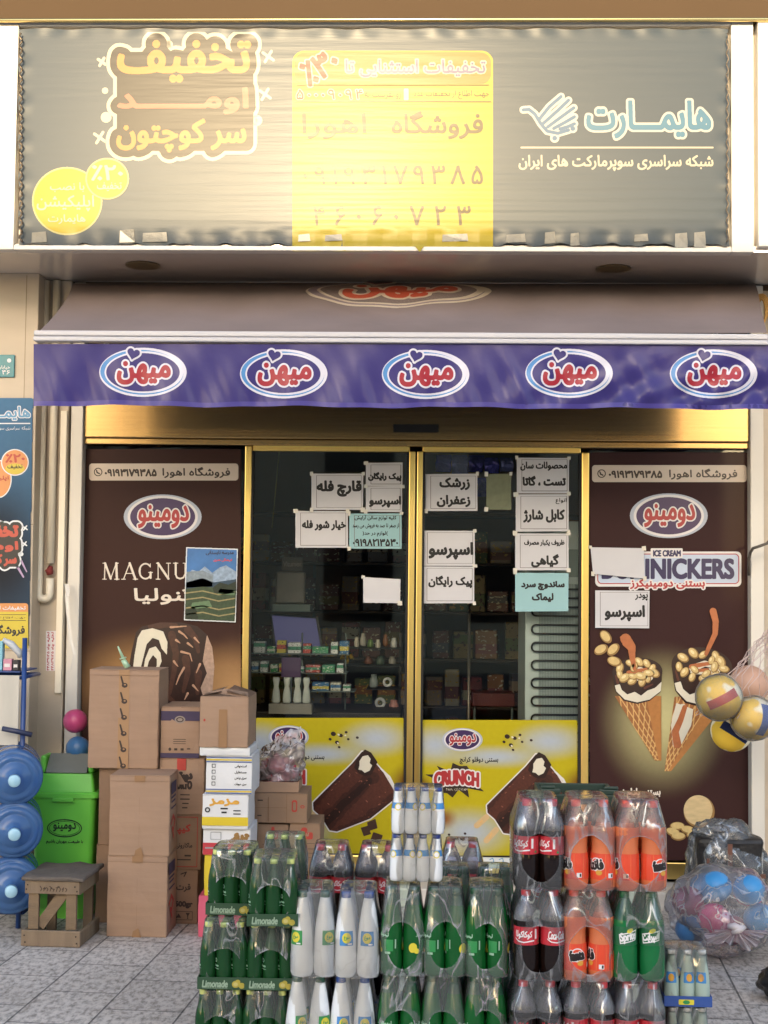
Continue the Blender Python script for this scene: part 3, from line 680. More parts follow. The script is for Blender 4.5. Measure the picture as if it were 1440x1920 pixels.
pr.add(md.clip(bar), M('printed_choc_soft', '#472a20', .35, ns=50, na=.5), 1.5)
hi = Art(*bb, 1)
for q in ([(336, 1184), (345, 1190), (352, 1198)], [(352, 1206), (362, 1214)], [(340, 1222), (356, 1226), (360, 1240)], [(365, 1196), (374, 1206)], [(330, 1200), (338, 1206)], [(345, 1252), (336, 1268), (330, 1284)], [(375, 1245), (368, 1262)], [(362, 1285), (372, 1296)], [(320, 1176), (350, 1174)], [(326, 1240), (334, 1250)], [(352, 1300), (346, 1312)], [(305, 1282), (316, 1276)]): hi.stroke(q, 4.4, 1.4)
pr.add(hi, M('printed_nut_glint', '#b98f74', .35, ns=70, na=.4), 2)
pr.build('ice_cream_print', WL)

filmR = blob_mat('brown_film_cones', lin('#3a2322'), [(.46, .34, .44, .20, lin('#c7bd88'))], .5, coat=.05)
WR = empty('window_poster', P(1255, 1618, YF), 'brown window film right of the doors printed with two nut topped ice cream cones', 'window poster')
pr = Print(flat(YF)); pr.add(Art(1106, 848, 1405, 1613, .2).rect(1106, 848, 1405, 1613), filmR, 0); pr.build('film', WR)
pr = Print(flat(YF)); phone_pill(pr, 1110, 1400, 872, 904, 1255, 1382, 1142, 1241, 1128, inkbr); pr.build('phone_strip', WR)
pr = Print(flat(YF)); domino(pr, 1254, 967, base=1); pr.build('logo', WR)
pr = Print(flat(YF)); bb = (1110, 1022, 1400, 1112)
t = Art(*bb, 1.3).text('بستنی دومینیکرز', 1182, 1086, 1321, 1104, bold=.9)
pr.add(Art(*bb, 1.3).rect(1116, 1034, 1390, 1100, 9).rect(1220, 1028, 1280, 1046, 2).plus(t.copy().grow(2.6)), wht_p, 1)
pr.add(Art(*bb, 1).rect(1120, 1038, 1386, 1095, 8), red_p, 2).add(Art(*bb, 1).rect(1121.6, 1039.6, 1384.4, 1093.4, 7), film_br('ice_blue', '#b9c4d6'), 3)
pr.add(Art(*bb, 1.3).rect(1220, 1028, 1280, 1046, 2).plus(t.copy().grow(2.6)), wht_p, 4)
pr.add(Art(*bb, 1.3).text('INICKERS', 1212, 1049, 1375, 1084, fa=False, bold=2.3).text('DOM', 1130, 1049, 1205, 1084, fa=False, bold=2.3).text('ICE CREAM', 1225, 1032, 1276, 1043, fa=False, bold=.8), navy_p, 5).add(t, red_p, 5)
pr.build('ice_cream_lettering', WR)
pr = Print(flat(YF)); bb = (1105, 1130, 1404, 1460)
def cone(pr, cx, cy, rx, ry, tip, band, rot, L0):
    A = lambda c=1: Art(*bb, c); (tx, ty) = tip
    cone_ = A().poly([(cx - rx * .9, cy + band * .75), (cx + rx * .95, cy + band * .75), (tx + 6, ty), (tx - 6, ty)]); pr.add(cone_, wafer, L0)
    ln = A()
    for i in range(-6, 16): ln.stroke([(cx - rx + i * 13, cy + band * .5), (tx + (i - 4) * 5 - 40, ty + 30)], 2).stroke([(cx + rx - i * 13, cy + band * .5), (tx - (i - 4) * 5 + 40, ty + 30)], 2)
    pr.add(ln.clip(cone_), waferd, L0 + 1)
    pr.add(A().poly([(cx + rx * .35, cy + band * .75), (cx + rx * .95, cy + band * .75), (tx + 6, ty), (tx + 1, ty)]), M('printed_wafer_side', '#b5783f', .4, ns=50, na=.2), L0 + 2)
    cup = A().ell(cx, cy, rx, ry, rot).poly([(cx - rx, cy), (cx + rx, cy + rot * 40), (cx + rx * .93, cy + band * .62), (cx + rx * .5, cy + band * .9), (cx, cy + band), (cx - rx * .55, cy + band * .9), (cx - rx * .88, cy + band * .6)])
    pr.add(cup, choc, L0 + 3)
    wv = A().poly([(cx - rx * .9, cy + band * .42), (cx - rx * .7, cy + band * .38), (cx - rx * .62, cy + band * .56), (cx - rx * .4, cy + band * .7), (cx - rx * .1, cy + band * .62), (cx + rx * .15, cy + band * .74), (cx + rx * .4, cy + band * .58), (cx + rx * .7, cy + band * .5), (cx + rx * .97, cy + band * .3), (cx + rx * .93, cy + band * .6), (cx + rx * .5, cy + band * .86), (cx, cy + band * .95), (cx - rx * .5, cy + band * .86), (cx - rx * .84, cy + band * .6)])
    pr.add(wv, creamp, L0 + 4)
    sc = A().stroke([(cx - rx * .3, cy + 5), (cx + rx * .1, cy - 4), (cx + rx * .5, cy + 2)], 13, 9).stroke([(cx - rx * .3, cy + 12), (cx + rx * .5, cy + 10)], 9, 12); pr.add(sc, creamp, L0 + 4)
    pr.add(A().stroke([(cx - rx * .35, cy + 2), (cx, cy - 2), (cx + rx * .35, cy - 5)], 9, 6).stroke([(cx - rx * .1, cy + 9), (cx + rx * .2, cy + 8)], 6), cara, L0 + 5)
    rg = random.Random(int(cx) + 3); L1 = L0 + 6
    for ring, cnt in ((.70, 11), (.42, 6)):
        nd, nn, nh = A(1.3), A(1.3), A(1.3)
        for k in range(cnt):
            a = 2 * math.pi * (k + rg.uniform(-.25, .25)) / cnt + .2; g = ring + rg.uniform(-.1, .06)
            if ring < .6 and math.sin(a) < .1 and rg.random() < .6: continue
            x, y = cx + rx * g * math.cos(a), cy + ry * g * math.sin(a) + rot * 20 * math.cos(a); r_ = rg.uniform(0, 3); z_ = rg.uniform(.8, 1.15)
            nd.ell(x, y, 11 * z_, 7.4 * z_, r_); nn.ell(x - .8, y - .8, 9.4 * z_, 5.8 * z_, r_); nh.ell(x - 2, y - 2, 4.6 * z_, 2.4 * z_, r_)
        pr.add(nd, nutd, L1).add(nn, nutm, L1 + .5).add(nh, M('printed_peanut_light', '#e6d3a0', .4, ns=60, na=.1), L1 + 1); L1 += 1
    gl = A().stroke([(cx - rx * .86, cy + band * .12), (cx - rx * .78, cy + band * .34)], 3, 5).stroke([(cx + rx * .3, cy + band * .5), (cx + rx * .62, cy + band * .38)], 5, 2); pr.add(gl, choc_hi, L0 + 4)
cone(pr, 1316, 1248, 57, 34, (1252, 1446), 78, .10, 1)
cone(pr, 1195, 1260, 47, 27, (1234, 1426), 60, -.05, 9)
s = Art(*bb, 1).stroke([(1337, 1146), (1342, 1165), (1341, 1188), (1330, 1212), (1324, 1226)], 13, 7).stroke([(1173, 1198), (1184, 1212), (1186, 1236), (1190, 1255)], 20, 6).poly([(1162, 1194), (1174, 1190), (1190, 1212), (1182, 1222), (1168, 1210)]); pr.add(s, cara, 17)
n1, n2 = Art(*bb, 1), Art(*bb, 1)
for x, y, r_ in ((1136, 1194, .9), (1127, 1218, -.5), (1150, 1218, -.8), (1152, 1240, .3)): n1.ell(x, y, 14, 9, r_); n2.ell(x - 1, y - 1, 11, 7, r_)
pr.add(n1, nutd, 17).add(n2, nutm, 18)
s = Art(*bb, 1).poly([(1268, 1318), (1300, 1330), (1296, 1360), (1278, 1395), (1262, 1400), (1258, 1360)]).ell(1275, 1345, 14, 26, .3); pr.add(s, creamp, 9)
pr.add(Art(*bb, 1).stroke([(1284, 1326), (1276, 1350), (1266, 1372), (1270, 1396)], 9, 15), cara, 10)
pr.build('cone_print', WR)
pr = Print(flat(YF)); bb = (1140, 1470, 1345, 1590)
pr.add(Art(*bb, 1.3).text('بستنی بادام زمینی', 1120 + 20, 1478, 1238, 1497, bold=.8).text('با سس کارامل', 1145, 1497, 1228, 1514, bold=.8), film_br('ivory', '#d9cdbf'), 1)
pr.add(Art(*bb, 1).ell(1311, 1522, 29, 30), nutd, 1).add(Art(*bb, 1).ell(1309, 1519, 27, 28), M('printed_scoop', '#c9b083', .4, ns=18, na=.3, stretch=(1, 1, 3)), 2)
n1 = Art(*bb, 1); n2 = Art(*bb, 1)
for x, y, r_ in ((1270, 1549, 0), (1290, 1556, .2), (1262, 1560, .3), (1272, 1568, 0), (1300, 1562, -.4)): n1.ell(x, y, 14, 8, r_); n2.ell(x, y - 1, 12, 6, r_)
pr.add(n1, nutd, 3).add(n2, nutm, 4); pr.build('scoop_print', WR)

# ------------------------------------------------------------------ yellow posters on the lower door panes
YQ = YD + .024
ybase = lin('#b5a51e')
def yposter(x0, y0, x1, y1, dx, dy, label, left):
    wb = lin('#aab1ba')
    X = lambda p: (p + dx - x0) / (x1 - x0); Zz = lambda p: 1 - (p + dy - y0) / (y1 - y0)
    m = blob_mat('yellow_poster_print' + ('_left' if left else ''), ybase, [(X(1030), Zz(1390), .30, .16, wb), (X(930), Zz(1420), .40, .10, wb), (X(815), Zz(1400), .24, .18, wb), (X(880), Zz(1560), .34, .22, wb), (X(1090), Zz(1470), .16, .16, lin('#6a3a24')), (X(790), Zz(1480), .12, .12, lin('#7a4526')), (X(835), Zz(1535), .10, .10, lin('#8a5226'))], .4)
    o = empty('door_poster', P((x0 + x1) / 2, y1, YQ), label, 'door poster')
    pr = Print(flat(YQ)); pr.add(Art(x0, y0, x1, y1, .3).rect(x0, y0, x1, y1), m, 0); pr.build('sheet', o)
    bb = (x0, y0, x1, y1); q = lambda pts: [(a + dx, b + dy) for a, b in pts]
    pr = Print(flat(YQ)); domino(pr, 867 + dx, 1387 + dy, .52, 2.0, 1); pr.build('logo', o)
    pr = Print(flat(YQ)); A = lambda c=1: Art(*bb, c)
    pr.add(A(1.3).text('بستنی دوقلو کرانچ', 862 + dx, 1419 + dy, 934 + dx, 1433 + dy, bold=.5), ink, 1)
    st = []; cx, cy = 856 + dx, 1463 + dy
    for k in range(22):
        a = 2 * math.pi * k / 22; r_ = (1.0 if k % 2 == 0 else .68) * (1 + .2 * ((k * 7) % 5 - 2) / 2); st.append((cx + 52 * r_ * math.cos(a), cy + 33 * r_ * math.sin(a)))
    pr.add(A().poly(st), M('printed_burst', '#2a1a10', .4), 1)
    wp = lambda a, b: (a, b - 5 * (1 - ((a - cx) / 42) ** 2))
    t = A(1.3).text('CRUNCH', cx - 41, cy - 13, cx + 41, cy + 12, fa=False, bold=1.9, warp=wp); pr.add(t.copy().grow(2.6), wht_p, 2).add(t, red_p, 3)
    pr.add(A(1.3).text('TWIN ICE CREAM', cx - 20, cy + 15, cx + 20, cy + 20, fa=False, bold=.2), creamp, 3)
    b1 = A().poly(q([(913, 1510), (985, 1438), (1005, 1414), (1016, 1420), (1030, 1436), (1044, 1452), (1062, 1482), (1070, 1500), (1020, 1540), (958, 1564), (944, 1562), (928, 1536), (914, 1524)]))
    cb = M('printed_bar_choc', '#4f281e', .35, ns=70, na=.6); cm = M('printed_bar_mid', '#3c1d16', .35, ns=70, na=.6); cdk = M('printed_bar_dark', '#26110d', .35, ns=60, na=.4)
    pr.add(b1.copy().grow(2.4), wht_p, 1).add(b1, cb, 2); rg = random.Random(5)
    def band(pts, w0, w1, m, n, wob=3):
        z_ = A(); pp = []
        for (ax, ay), (cx_, cy_) in zip(pts, pts[1:]):
            for k in range(8): t = k / 8; pp.append((ax + (cx_ - ax) * t + rg.uniform(-wob, wob), ay + (cy_ - ay) * t + rg.uniform(-wob, wob)))
        z_.stroke(q(pp), w0, w1).clip(b1); pr.add(z_, m, n)
    band([(930, 1552), (980, 1505), (1030, 1455)], 30, 22, cm, 3); band([(932, 1550), (985, 1500), (1026, 1462)], 17, 10, cdk, 4, 2)
    band([(962, 1566), (1010, 1540), (1072, 1496)], 16, 14, cm, 3); band([(912, 1520), (950, 1474), (1000, 1418)], 8, 6, cm, 3, 1.5); band([(962, 1568), (1015, 1544), (1076, 1500)], 8, 7, cdk, 4, 1.5)
    h, h2 = A(1.3), A(1.3)
    for k in range(150):
        x, y = rg.uniform(912, 1072), rg.uniform(1412, 1564); (h if k % 3 else h2).stroke(q([(x, y), (x + rg.uniform(-3, 3), y + rg.uniform(-2.4, 2.4))]), rg.uniform(.8, 2.4))
    h.clip(b1.copy() if False else A(1.3).poly(q([(913, 1510), (985, 1438), (1005, 1414), (1016, 1420), (1030, 1436), (1044, 1452), (1062, 1482), (1070, 1500), (1020, 1540), (958, 1564), (944, 1562), (928, 1536), (914, 1524)]))); h2.clip(h.copy() if False else A(1.3).poly(q([(913, 1510), (985, 1438), (1005, 1414), (1030, 1436), (1062, 1482), (1020, 1540), (944, 1562), (928, 1536)])))
    pr.add(h, choc_hi, 5).add(h2, M('printed_bar_fleck', '#8a5545', .35, ns=60, na=.4), 6)
    pr.add(A().poly(q([(994, 1432), (1001, 1420), (1010, 1410), (1022, 1416), (1034, 1434), (1028, 1446), (1022, 1458), (1010, 1460), (1000, 1456), (990, 1444)])), cdk, 6).add(A().poly(q([(1000, 1432), (1006, 1423), (1016, 1421), (1021, 1428), (1019, 1436), (1024, 1440), (1019, 1450), (1010, 1454), (1004, 1449), (998, 1448), (1000, 1440)])), creamp, 7)
    pr.add(A().stroke(q([(1040, 1446), (1056, 1462), (1068, 1488)]), 3, 6), wht_p, 6)
    for sx, sy, ex, ey in ((912, 1532, 894, 1548), (930, 1556, 912, 1576)): pr.add(A().stroke(q([(sx, sy), (ex, ey)]), 11), M('printed_stick', '#c9a878', .5, ns=30, na=.15), 3).add(A(1.2).stroke(q([(sx - 8, sy + 7), (ex + 5, ey - 4)]), 3), waferd, 4)
    cr = A()
    for x, y, r_ in ((951, 1381, 5), (965, 1384, 4), (975, 1378, 2.8), (945, 1391, 3), (958, 1397, 4), (979, 1391, 2.6), (996, 1388, 2.8), (962, 1406, 2.6), (842, 1565, 2.6), (856, 1571, 4), (867, 1572, 5), (872, 1563, 2.6), (846, 1577, 2.8)): cr.ell(x + dx, y + dy, r_, r_ * .85, .4)
    pr.add(cr, choc, 2); pr.add(A().stroke(q([(960, 1382), (962, 1383)]), 3).stroke(q([(973, 1384), (974, 1384)]), 3).stroke(q([(959, 1398), (960, 1399)]), 3), creamp, 3)
    if left: pr.add(A().poly([(688, 1542), (704, 1535), (708, 1553), (692, 1558)]).poly([(676, 1552), (690, 1548), (696, 1564), (682, 1568)]).poly([(700, 1560), (718, 1566), (712, 1582), (694, 1576)]), M('printed_choc_cube', '#40281c', .4, ns=30, na=.4), 2)
    pr.build('ice_cream_print', o); return o
yposter(480, 1346, 757, 1601, -326, -5, 'yellow ice cream poster on the left glass door, partly hidden by the cartons', True)
yposter(787, 1350, 1083, 1604, 0, 0, 'yellow ice cream poster with a dark starburst on the right glass door', False)
bm = bmesh.new()
for x0, x1 in ((468, 764), (788, 1089)): bx(bm, PX(x0, YQ), YQ + .0005, PZ(1606, YQ), PX(x1, YQ), YQ + .004, PZ(1602, YQ))
o = bm_obj('door_kick_seal', bm, dark_gap, B, world=True)

# ------------------------------------------------------------------ taped paper notices
YN = YD + .026
def notice(x0, y0, x1, y1, lines, label, Y=YN, m=paper, frame=True, group=None, cat='notice', quad=None, bold=1.1):
    o = empty('paper_notice', P((x0 + x1) / 2, y1, Y), label, cat, group)
    n = 9; rg = random.Random(int(x0 * 7 + y0)); am = rg.uniform(.001, .004); ph = rg.uniform(0, 6)
    q = quad or [(x0, y0), (x1, y0 + rg.uniform(-1, 1)), (x1 + rg.uniform(-1, 1), y1), (x0, y1 + rg.uniform(-1, 1))]
    V = []
    for j in range(n):
        for i in range(n):
            u, v = i / (n - 1), j / (n - 1)
            a = (1 - u) * (1 - v); b = u * (1 - v); c = u * v; d = (1 - u) * v
            V.append((q[0][0] * a + q[1][0] * b + q[2][0] * c + q[3][0] * d, q[0][1] * a + q[1][1] * b + q[2][1] * c + q[3][1] * d))
    V = np.array(V); dsp = lambda v: am * np.sin((v[:, 0] - x0) / (x1 - x0) * 4 + ph) + .6 * am * np.sin((v[:, 1] - y0) / (y1 - y0) * 5 + ph)
    mp = lambda v, k: Pn(v, Y - .004 - LIFT * k - dsp(np.asarray(v)))
    mesh_obj('sheet', mp(V, 0), [(j * n + i, j * n + i + 1, (j + 1) * n + i + 1, (j + 1) * n + i) for j in range(n - 1) for i in range(n - 1)], m, o, smooth=True)
    if lines:
        pr = Print(mp, 6); a = Art(x0, y0, x1, y1, 1.5)
        for L in lines: a.text(L[0], L[1], L[2], L[3], L[4], bold=L[5] if len(L) > 5 else bold)
        pr.add(a, ink, 1.5)
        if frame:
            f = Art(x0, y0, x1, y1, 1.2); i0 = 9
            f.rect(x0 + i0, y0 + 3, x1 - 3, y1 - 4); g_ = Art(x0, y0, x1, y1, 1.2).rect(x0 + i0 + 1, y0 + 4, x1 - 4, y1 - 5); f.minus(g_); pr.add(f, M('grey_print', '#77706c', .7), 1)
        pr.build('lettering', o)
    for cx, cy in q:
        if rg.random() < .3: continue
        w_, h_ = rg.uniform(2.5, 4.5), rg.uniform(2.5, 4.5); jx = rg.uniform(-1, 1)
        mesh_obj('tape', mp(np.array([(cx - w_, cy - h_ + jx), (cx + w_, cy - h_), (cx + w_ + jx, cy + h_), (cx - w_, cy + h_)]), 3), [(0, 1, 2, 3)], tape_m, o)
    return o
notice(584, 888, 681, 956, [('قارچ فله', 595, 902, 677, 930, 1.5)], 'white paper notice reading قارچ فله on the left door, beside the stacked pair')
notice(686, 868, 755, 912, [('پیک رایگان', 691, 886, 752, 902, 1)], 'upper notice of the stacked pair on the left door, reading پیک رایگان')
notice(686, 912, 754, 960, [('اسپرسو', 693, 931, 751, 951, 1.2)], 'lower notice of the stacked pair on the left door, reading اسپرسو')
notice(554, 958, 652, 1027, [('خیار شور فله', 567, 976, 648, 994, 1)], 'white paper notice reading خیار شور فله on the left door')
notice(655, 963, 753, 1029, [('کلیه لوازم سالن آرایش', 665, 966, 743, 977, .4), ('از صفر تا صد به فروش می رسد', 661, 981, 748, 991, .3), ('(لوازم در حد)', 680, 996, 727, 1006, .4), ('۰۹۱۹۸۲۱۳۵۳۰', 662, 1011, 746, 1024, .8)], 'pale cyan paper notice with four lines of writing on the left door', m=paper_c)
notice(681, 1083, 750, 1130, [], 'blank torn white paper taped low on the left door', frame=False, quad=[(681, 1082), (751, 1086), (750, 1131), (681, 1130)])
notice(798, 889, 895, 958, [('زرشک', 825, 896, 880, 918, 1.2), ('زعفران', 820, 929, 881, 950, 1.2)], 'white paper notice reading زرشک زعفران on the right door')
notice(912, 889, 958, 956, [], 'dull green printed leaflet on the right door beside the saffron notice', m=M('green_leaflet', '#6f7358', .6, ns=30, na=.3), frame=False)
notice(969, 858, 1067, 925, [('محصولات سان', 976, 866, 1063, 882, .8), ('تست ، گاتا', 981, 893, 1060, 910, 1.2)], 'topmost of the four notices in the column on the right door')
notice(967, 927, 1066, 996, [('انواع', 1042, 934, 1062, 945, .4), ('کابل شارژ', 982, 956, 1058, 979, 1.2)], 'notice reading کابل شارژ, second from the top in the column on the right door')
notice(966, 1000, 1066, 1069, [('ظروف یکبار مصرف', 983, 1012, 1058, 1024, .5), ('گیاهی', 997, 1040, 1047, 1063, 1.2)], 'notice reading گیاهی, just above the cyan one on the right door')
notice(966, 1074, 1066, 1146, [('ساندوچ سرد', 978, 1090, 1058, 1106, 1), ('لیماک', 998, 1113, 1037, 1128, 1)], 'pale cyan notice at the bottom of the column on the right door', m=paper_c, frame=False)
notice(792, 995, 890, 1061, [('اسپرسو', 805, 1018, 886, 1048, 1.6)], 'upper notice of the pair below the saffron notice, reading اسپرسو')
notice(791, 1062, 889, 1131, [('پیک رایگان', 804, 1080, 885, 1102, 1.1)], 'lower notice of the pair below the saffron notice, reading پیک رایگان')
notice(1108, 1027, 1208, 1083, [], 'blank white paper covering the start of the lettering on the right window film', Y=YF - .012, frame=False, quad=[(1107, 1026), (1207, 1028), (1209, 1085), (1112, 1076)])
notice(1116, 1107, 1218, 1178, [('پودر', 1191, 1113, 1214, 1126, .5), ('اسپرسو', 1135, 1136, 1208, 1164, 1.4)], 'white notice reading پودر اسپرسو on the right window film', Y=YF - .012)

# landscape picture on the left film
o = empty('landscape_poster', P(395, 1167, YF - .02), 'small poster of green fields under snowy mountains taped on the left window film', 'poster')
YLp = YF - .014; bb = (345, 1024, 447, 1169)
lp = lambda nm, c, na=.3, ns=30: M('landscape_' + nm, c, .35, ns=ns, na=na)
pr = Print(flat(YLp)); A = lambda c=1: Art(*bb, c)
pr.add(A().poly([(349, 1026), (446, 1029), (442, 1167), (345, 1163)]), lp('white', '#dfe2e4', .03), 0)
pr.add(A().poly([(351, 1028), (444, 1031), (443, 1092), (349, 1092)]), lp('sky', '#3f72ad', .35, 14), 1)
pr.add(A().poly([(349, 1080), (360, 1068), (372, 1072), (384, 1062), (398, 1074), (412, 1064), (424, 1060), (443, 1072), (443, 1100), (348, 1100)]), lp('snow', '#8fa2b8', .6, 60), 2)
pr.add(A().poly([(349, 1092), (380, 1084), (400, 1092), (443, 1086), (443, 1108), (348, 1108)]), lp('hills', '#2c4458', .5), 3)
pr.add(A().poly([(348, 1104), (380, 1100), (443, 1104), (440, 1165), (347, 1161)]), lp('fields', '#34452e', .7, 60), 4)
f = A(); 
for y in (1112, 1124, 1140, 1152): f.stroke([(349, y), (380, y - 4), (410, y + 3), (440, y - 2)], 2.4)
pr.add(A().poly([(350, 1072), (380, 1070), (400, 1078), (398, 1100), (349, 1102)]), lp('mist', '#7f8c96', .6, 50), 3)
pr.add(A().poly([(398, 1102), (412, 1092), (428, 1096), (443, 1090), (443, 1106), (430, 1112), (402, 1112)]).poly([(347, 1144), (366, 1138), (372, 1160), (347, 1161)]), lp('trees', '#1d2a1c', .6, 60), 5)
pr.add(f, lp('road', '#94885e', .4), 5)
pr.add(A().poly([(412, 1104), (440, 1106), (440, 1116), (408, 1114)]).poly([(360, 1130), (392, 1126), (398, 1138), (358, 1142)]), lp('crop', '#5f7a58', .4), 5)
pr.add(A(1.3).text('مدرسه تابستانی', 386, 1032, 438, 1041, bold=.4), lp('ink', '#2a3352', .1), 3).add(A(1.3).text('فرهنگی هنری', 400, 1047, 435, 1053, bold=.4), lp('pink', '#c84a58', .1), 3)
pr.build('picture', o)

# ------------------------------------------------------------------ left edge: wall banner, plaque, pipes, sticker
YW = YP - .006
WB = empty('wall_banner', P(10, 1210, YW), 'tall blue and yellow vinyl banner hanging on the left stone pillar', 'banner')
def fl(Y): return flat(Y)
pr = Print(fl(YW)); bb = (-70, 742, 64, 1215); A = lambda c=1: Art(*bb, c)
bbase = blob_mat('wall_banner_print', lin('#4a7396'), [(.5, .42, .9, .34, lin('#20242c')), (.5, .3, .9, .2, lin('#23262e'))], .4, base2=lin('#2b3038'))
pr.add(A(.3).poly([(-66, 746), (62, 746), (54, 1212), (-66, 1212)]), bbase, 0); pr.build('vinyl_sheet', WB)
wp_ = M('wall_print_white', '#d5d8dc', .4); wy_ = M('wall_print_yellow', '#c9b23a', .4); wo_ = M('wall_print_orange', '#cf8a52', .4); wr_ = M('wall_print_red', '#b5483a', .4); wd_ = M('wall_print_dark', '#1c1d22', .4); wb_ = M('wall_print_blue', '#5f95bd', .4)
pr = Print(fl(YW)); t = A(1.4).text('هایمـــارت', -62, 763, 56, 788, bold=.9); pr.add(t.copy().grow(1.6), wp_, 1).add(t, wb_, 2)
pr.add(A(1.4).rect(-62, 793, 57, 795).text('شبکه سراسری سوپرمارکت های ایران', -62, 799, 57, 808, bold=.2), wp_, 1)
pr.add(A().ell(-4, 898, 26, 36), wp_, 1).add(A().ell(-4, 898, 24, 34), wo_, 2).add(A().ell(28, 867, 26, 25), wp_, 3).add(A().ell(28, 867, 24, 23), wo_, 4).add(A().ell(28, 879, 18, 10), wy_, 5)
pr.add(A(1.4).text('٪۲۰', 11, 852, 46, 867, bold=1).text('اپلیکیشن', -40, 892, 16, 902, bold=.4), wr_, 6).add(A(1.4).text('تخفیف', 14, 871, 42, 880, bold=.3), wd_, 6)
t1 = A(1.2).text('تخفیف', -54, 986, 33, 1011, bold=2.0); t2 = A(1.2).text('اومــد', -54, 1016, 33, 1034, bold=1.4); t3 = A(1.2).text('سر کوچتون', -54, 1040, 30, 1062, bold=1.4)
al = t1.copy().plus(t2).plus(t3).rect(-54, 1000, 28, 1050)
pr.add(al.copy().grow(9), wp_, 1).add(al.grow(6), wd_, 2).add(t1.plus(t2).plus(t3), wr_, 3)
s = A(); 
for x, y in ((47, 990), (46, 1020)): s.stroke([(x - 4, y - 3), (x + 4, y + 3)], 2.6).stroke([(x - 3, y + 4), (x + 3, y - 4)], 2.6)
s.ell(40, 1039, 4, 4).ell(4, 980, 3, 3); pr.add(s, wp_, 1)
pr.add(A().stroke([(30, 1058), (44, 1082)], 5, 3).stroke([(40, 1052), (50, 1072)], 4, 2), M('wall_print_lilac', '#a78fb0', .4), 1)
pr.add(A(.8).rect(-60, 1131, 53, 1230, 6), wo_, 1).add(A(.8).rect(-60, 1147, 53, 1230, 2), wy_, 2)
pr.add(A(1.4).text('تخفیفات استثنایی تا', -50, 1136, 48, 1145, bold=.3), wp_, 3).add(A(1.4).rect(-58, 1152, 49, 1153).rect(-58, 1163, 49, 1164).text('فروشگاه اهورا', -56, 1172, 46, 1192, bold=.8).text('جهت اطلاع از تخفیفات', -40, 1155, 48, 1162, bold=.1), wd_, 3)
pr.build('lettering', WB)
o = empty('address_plaque', P(10, 708, YP - .012), 'small teal address plaque on the left stone pillar', 'plaque')
boxp('plate', M('teal_enamel', '#2f7f8a', .3, ns=8, na=.1), -34, 665, 27, 707, YP - .012, .011, o, .003)
pr = Print(flat(YP - .0135)); pr.add(Art(-34, 665, 27, 707, 1.5).text('خیابان', -4, 685, 19, 693, bold=.3).text('۴۶', 4, 694, 19, 702, bold=.3).ell(17, 676, 4, 4), wp_, 1); pr.build('lettering', o)

YN2 = 7.36
box_part('niche_pilaster', stone, PX(61, YN2) + .002, YN2, 0, PX(122, YN2), YD + .008, ZSOF - .002, B, .004)
o = empty('drain_pipe', P(86, 1140, YN2 - .03), 'cream pipe bent into a U in the niche beside the left pillar', 'pipe')
bm = bmesh.new(); xa_, xb_ = P(77, 900, YN2 - .03).x, P(98, 900, YN2 - .03).x; zb2 = PZ(1120, YN2); rr_ = (xb_ - xa_) / 2
pts = [(xa_, YN2 - .03, ZSOF - .01)] + [(xa_, YN2 - .03, zb2 + .3)] + [((xa_ + xb_) / 2 - rr_ * math.cos(t), YN2 - .03, zb2 - rr_ * math.sin(t)) for t in np.linspace(0, math.pi, 10)] + [(xb_, YN2 - .03, zb2 + .08)]
tube(bm, pts, .021, 14); bm_obj('tube', bm, white_pl, o, world=True)
bm = bmesh.new(); tube(bm, [(xb_, YN2 - .03, zb2 + .10), (xb_ - .004, YN2 - .034, zb2 + .12), (xb_ + .003, YN2 - .03, zb2 + .145)], [.017, .022, .012], 10); bm_obj('cap', bm, M('red_cloth_plug', '#7d2f2c', .8, ns=60, na=.5), o, world=True)
o = empty('cable_pipe', P(98, 1080, YN2 - .03), 'straight cream pipe above the U bend in the niche', 'pipe')
bm = bmesh.new(); tube(bm, [(xb_, YN2 - .03, zb2 + .16), (xb_, YN2 - .03, ZSOF - .01)], .020, 14); bm_obj('tube', bm, white_pl, o, world=True)
o = tag(boxp('cable_trunking', white_pl, 108, 770, 120, 1300, YN2 - .022, .022, None, .003), 'flat cream cable trunking between the pipes and the white door jamb', 'trunking')
o = empty('price_sticker', P(98, 1258, YN2 - .002), 'narrow white sticker with red vertical writing, low in the niche beside the pillar', 'sticker')
pr = Print(flat(YN2 - .002)); pr.add(Art(84, 1180, 114, 1262, .8).rect(86, 1183, 112, 1258), M('sticker_white', '#dcd8da', .5), 0); pr.build('sheet', o)
pr = Print(flat(YN2 - .002)); a = Art(84, 1180, 114, 1262, 2)
rt = lambda cx, cy: (lambda x, y: (cx - (y - cy), cy + (x - cx)))
for cx in (91, 99): a.text('تخلیه چاه ۴۴۸۳۹۱۲۵', 62 + (cx - 98), 1218, 134 + (cx - 98), 1224, bold=.35, warp=lambda x, y, c_=cx: (c_ + (y - 1221), 1221 - (x - c_)))
pr.add(a, M('sticker_red', '#b0545e', .6), 1); pr.build('lettering', o)
bm = bmesh.new(); pts = [P(121, 1095, 7.33), P(123, 1110, 7.31), P(122, 1118, 7.30), P(124, 1150, 7.29), P(130, 1200, 7.28), P(138, 1228, 7.27), P(130, 1258, 7.27)]
for i in range(len(pts) - 1):
    a, b = pts[i], pts[i + 1]; w2 = Vector((.022 - .002 * i, .004, 0)); f = bm.faces.new([bm.verts.new(v) for v in (a, a + w2, b + w2, b)])
bmesh.ops.remove_doubles(bm, verts=bm.verts, dist=.0005); bmesh.ops.solidify(bm, geom=bm.faces[:], thickness=.002)
tag(bm_obj('torn_trunking_cover', bm, white_al), 'torn strip of white plastic hanging beside the left door jamb', 'trunking cover')

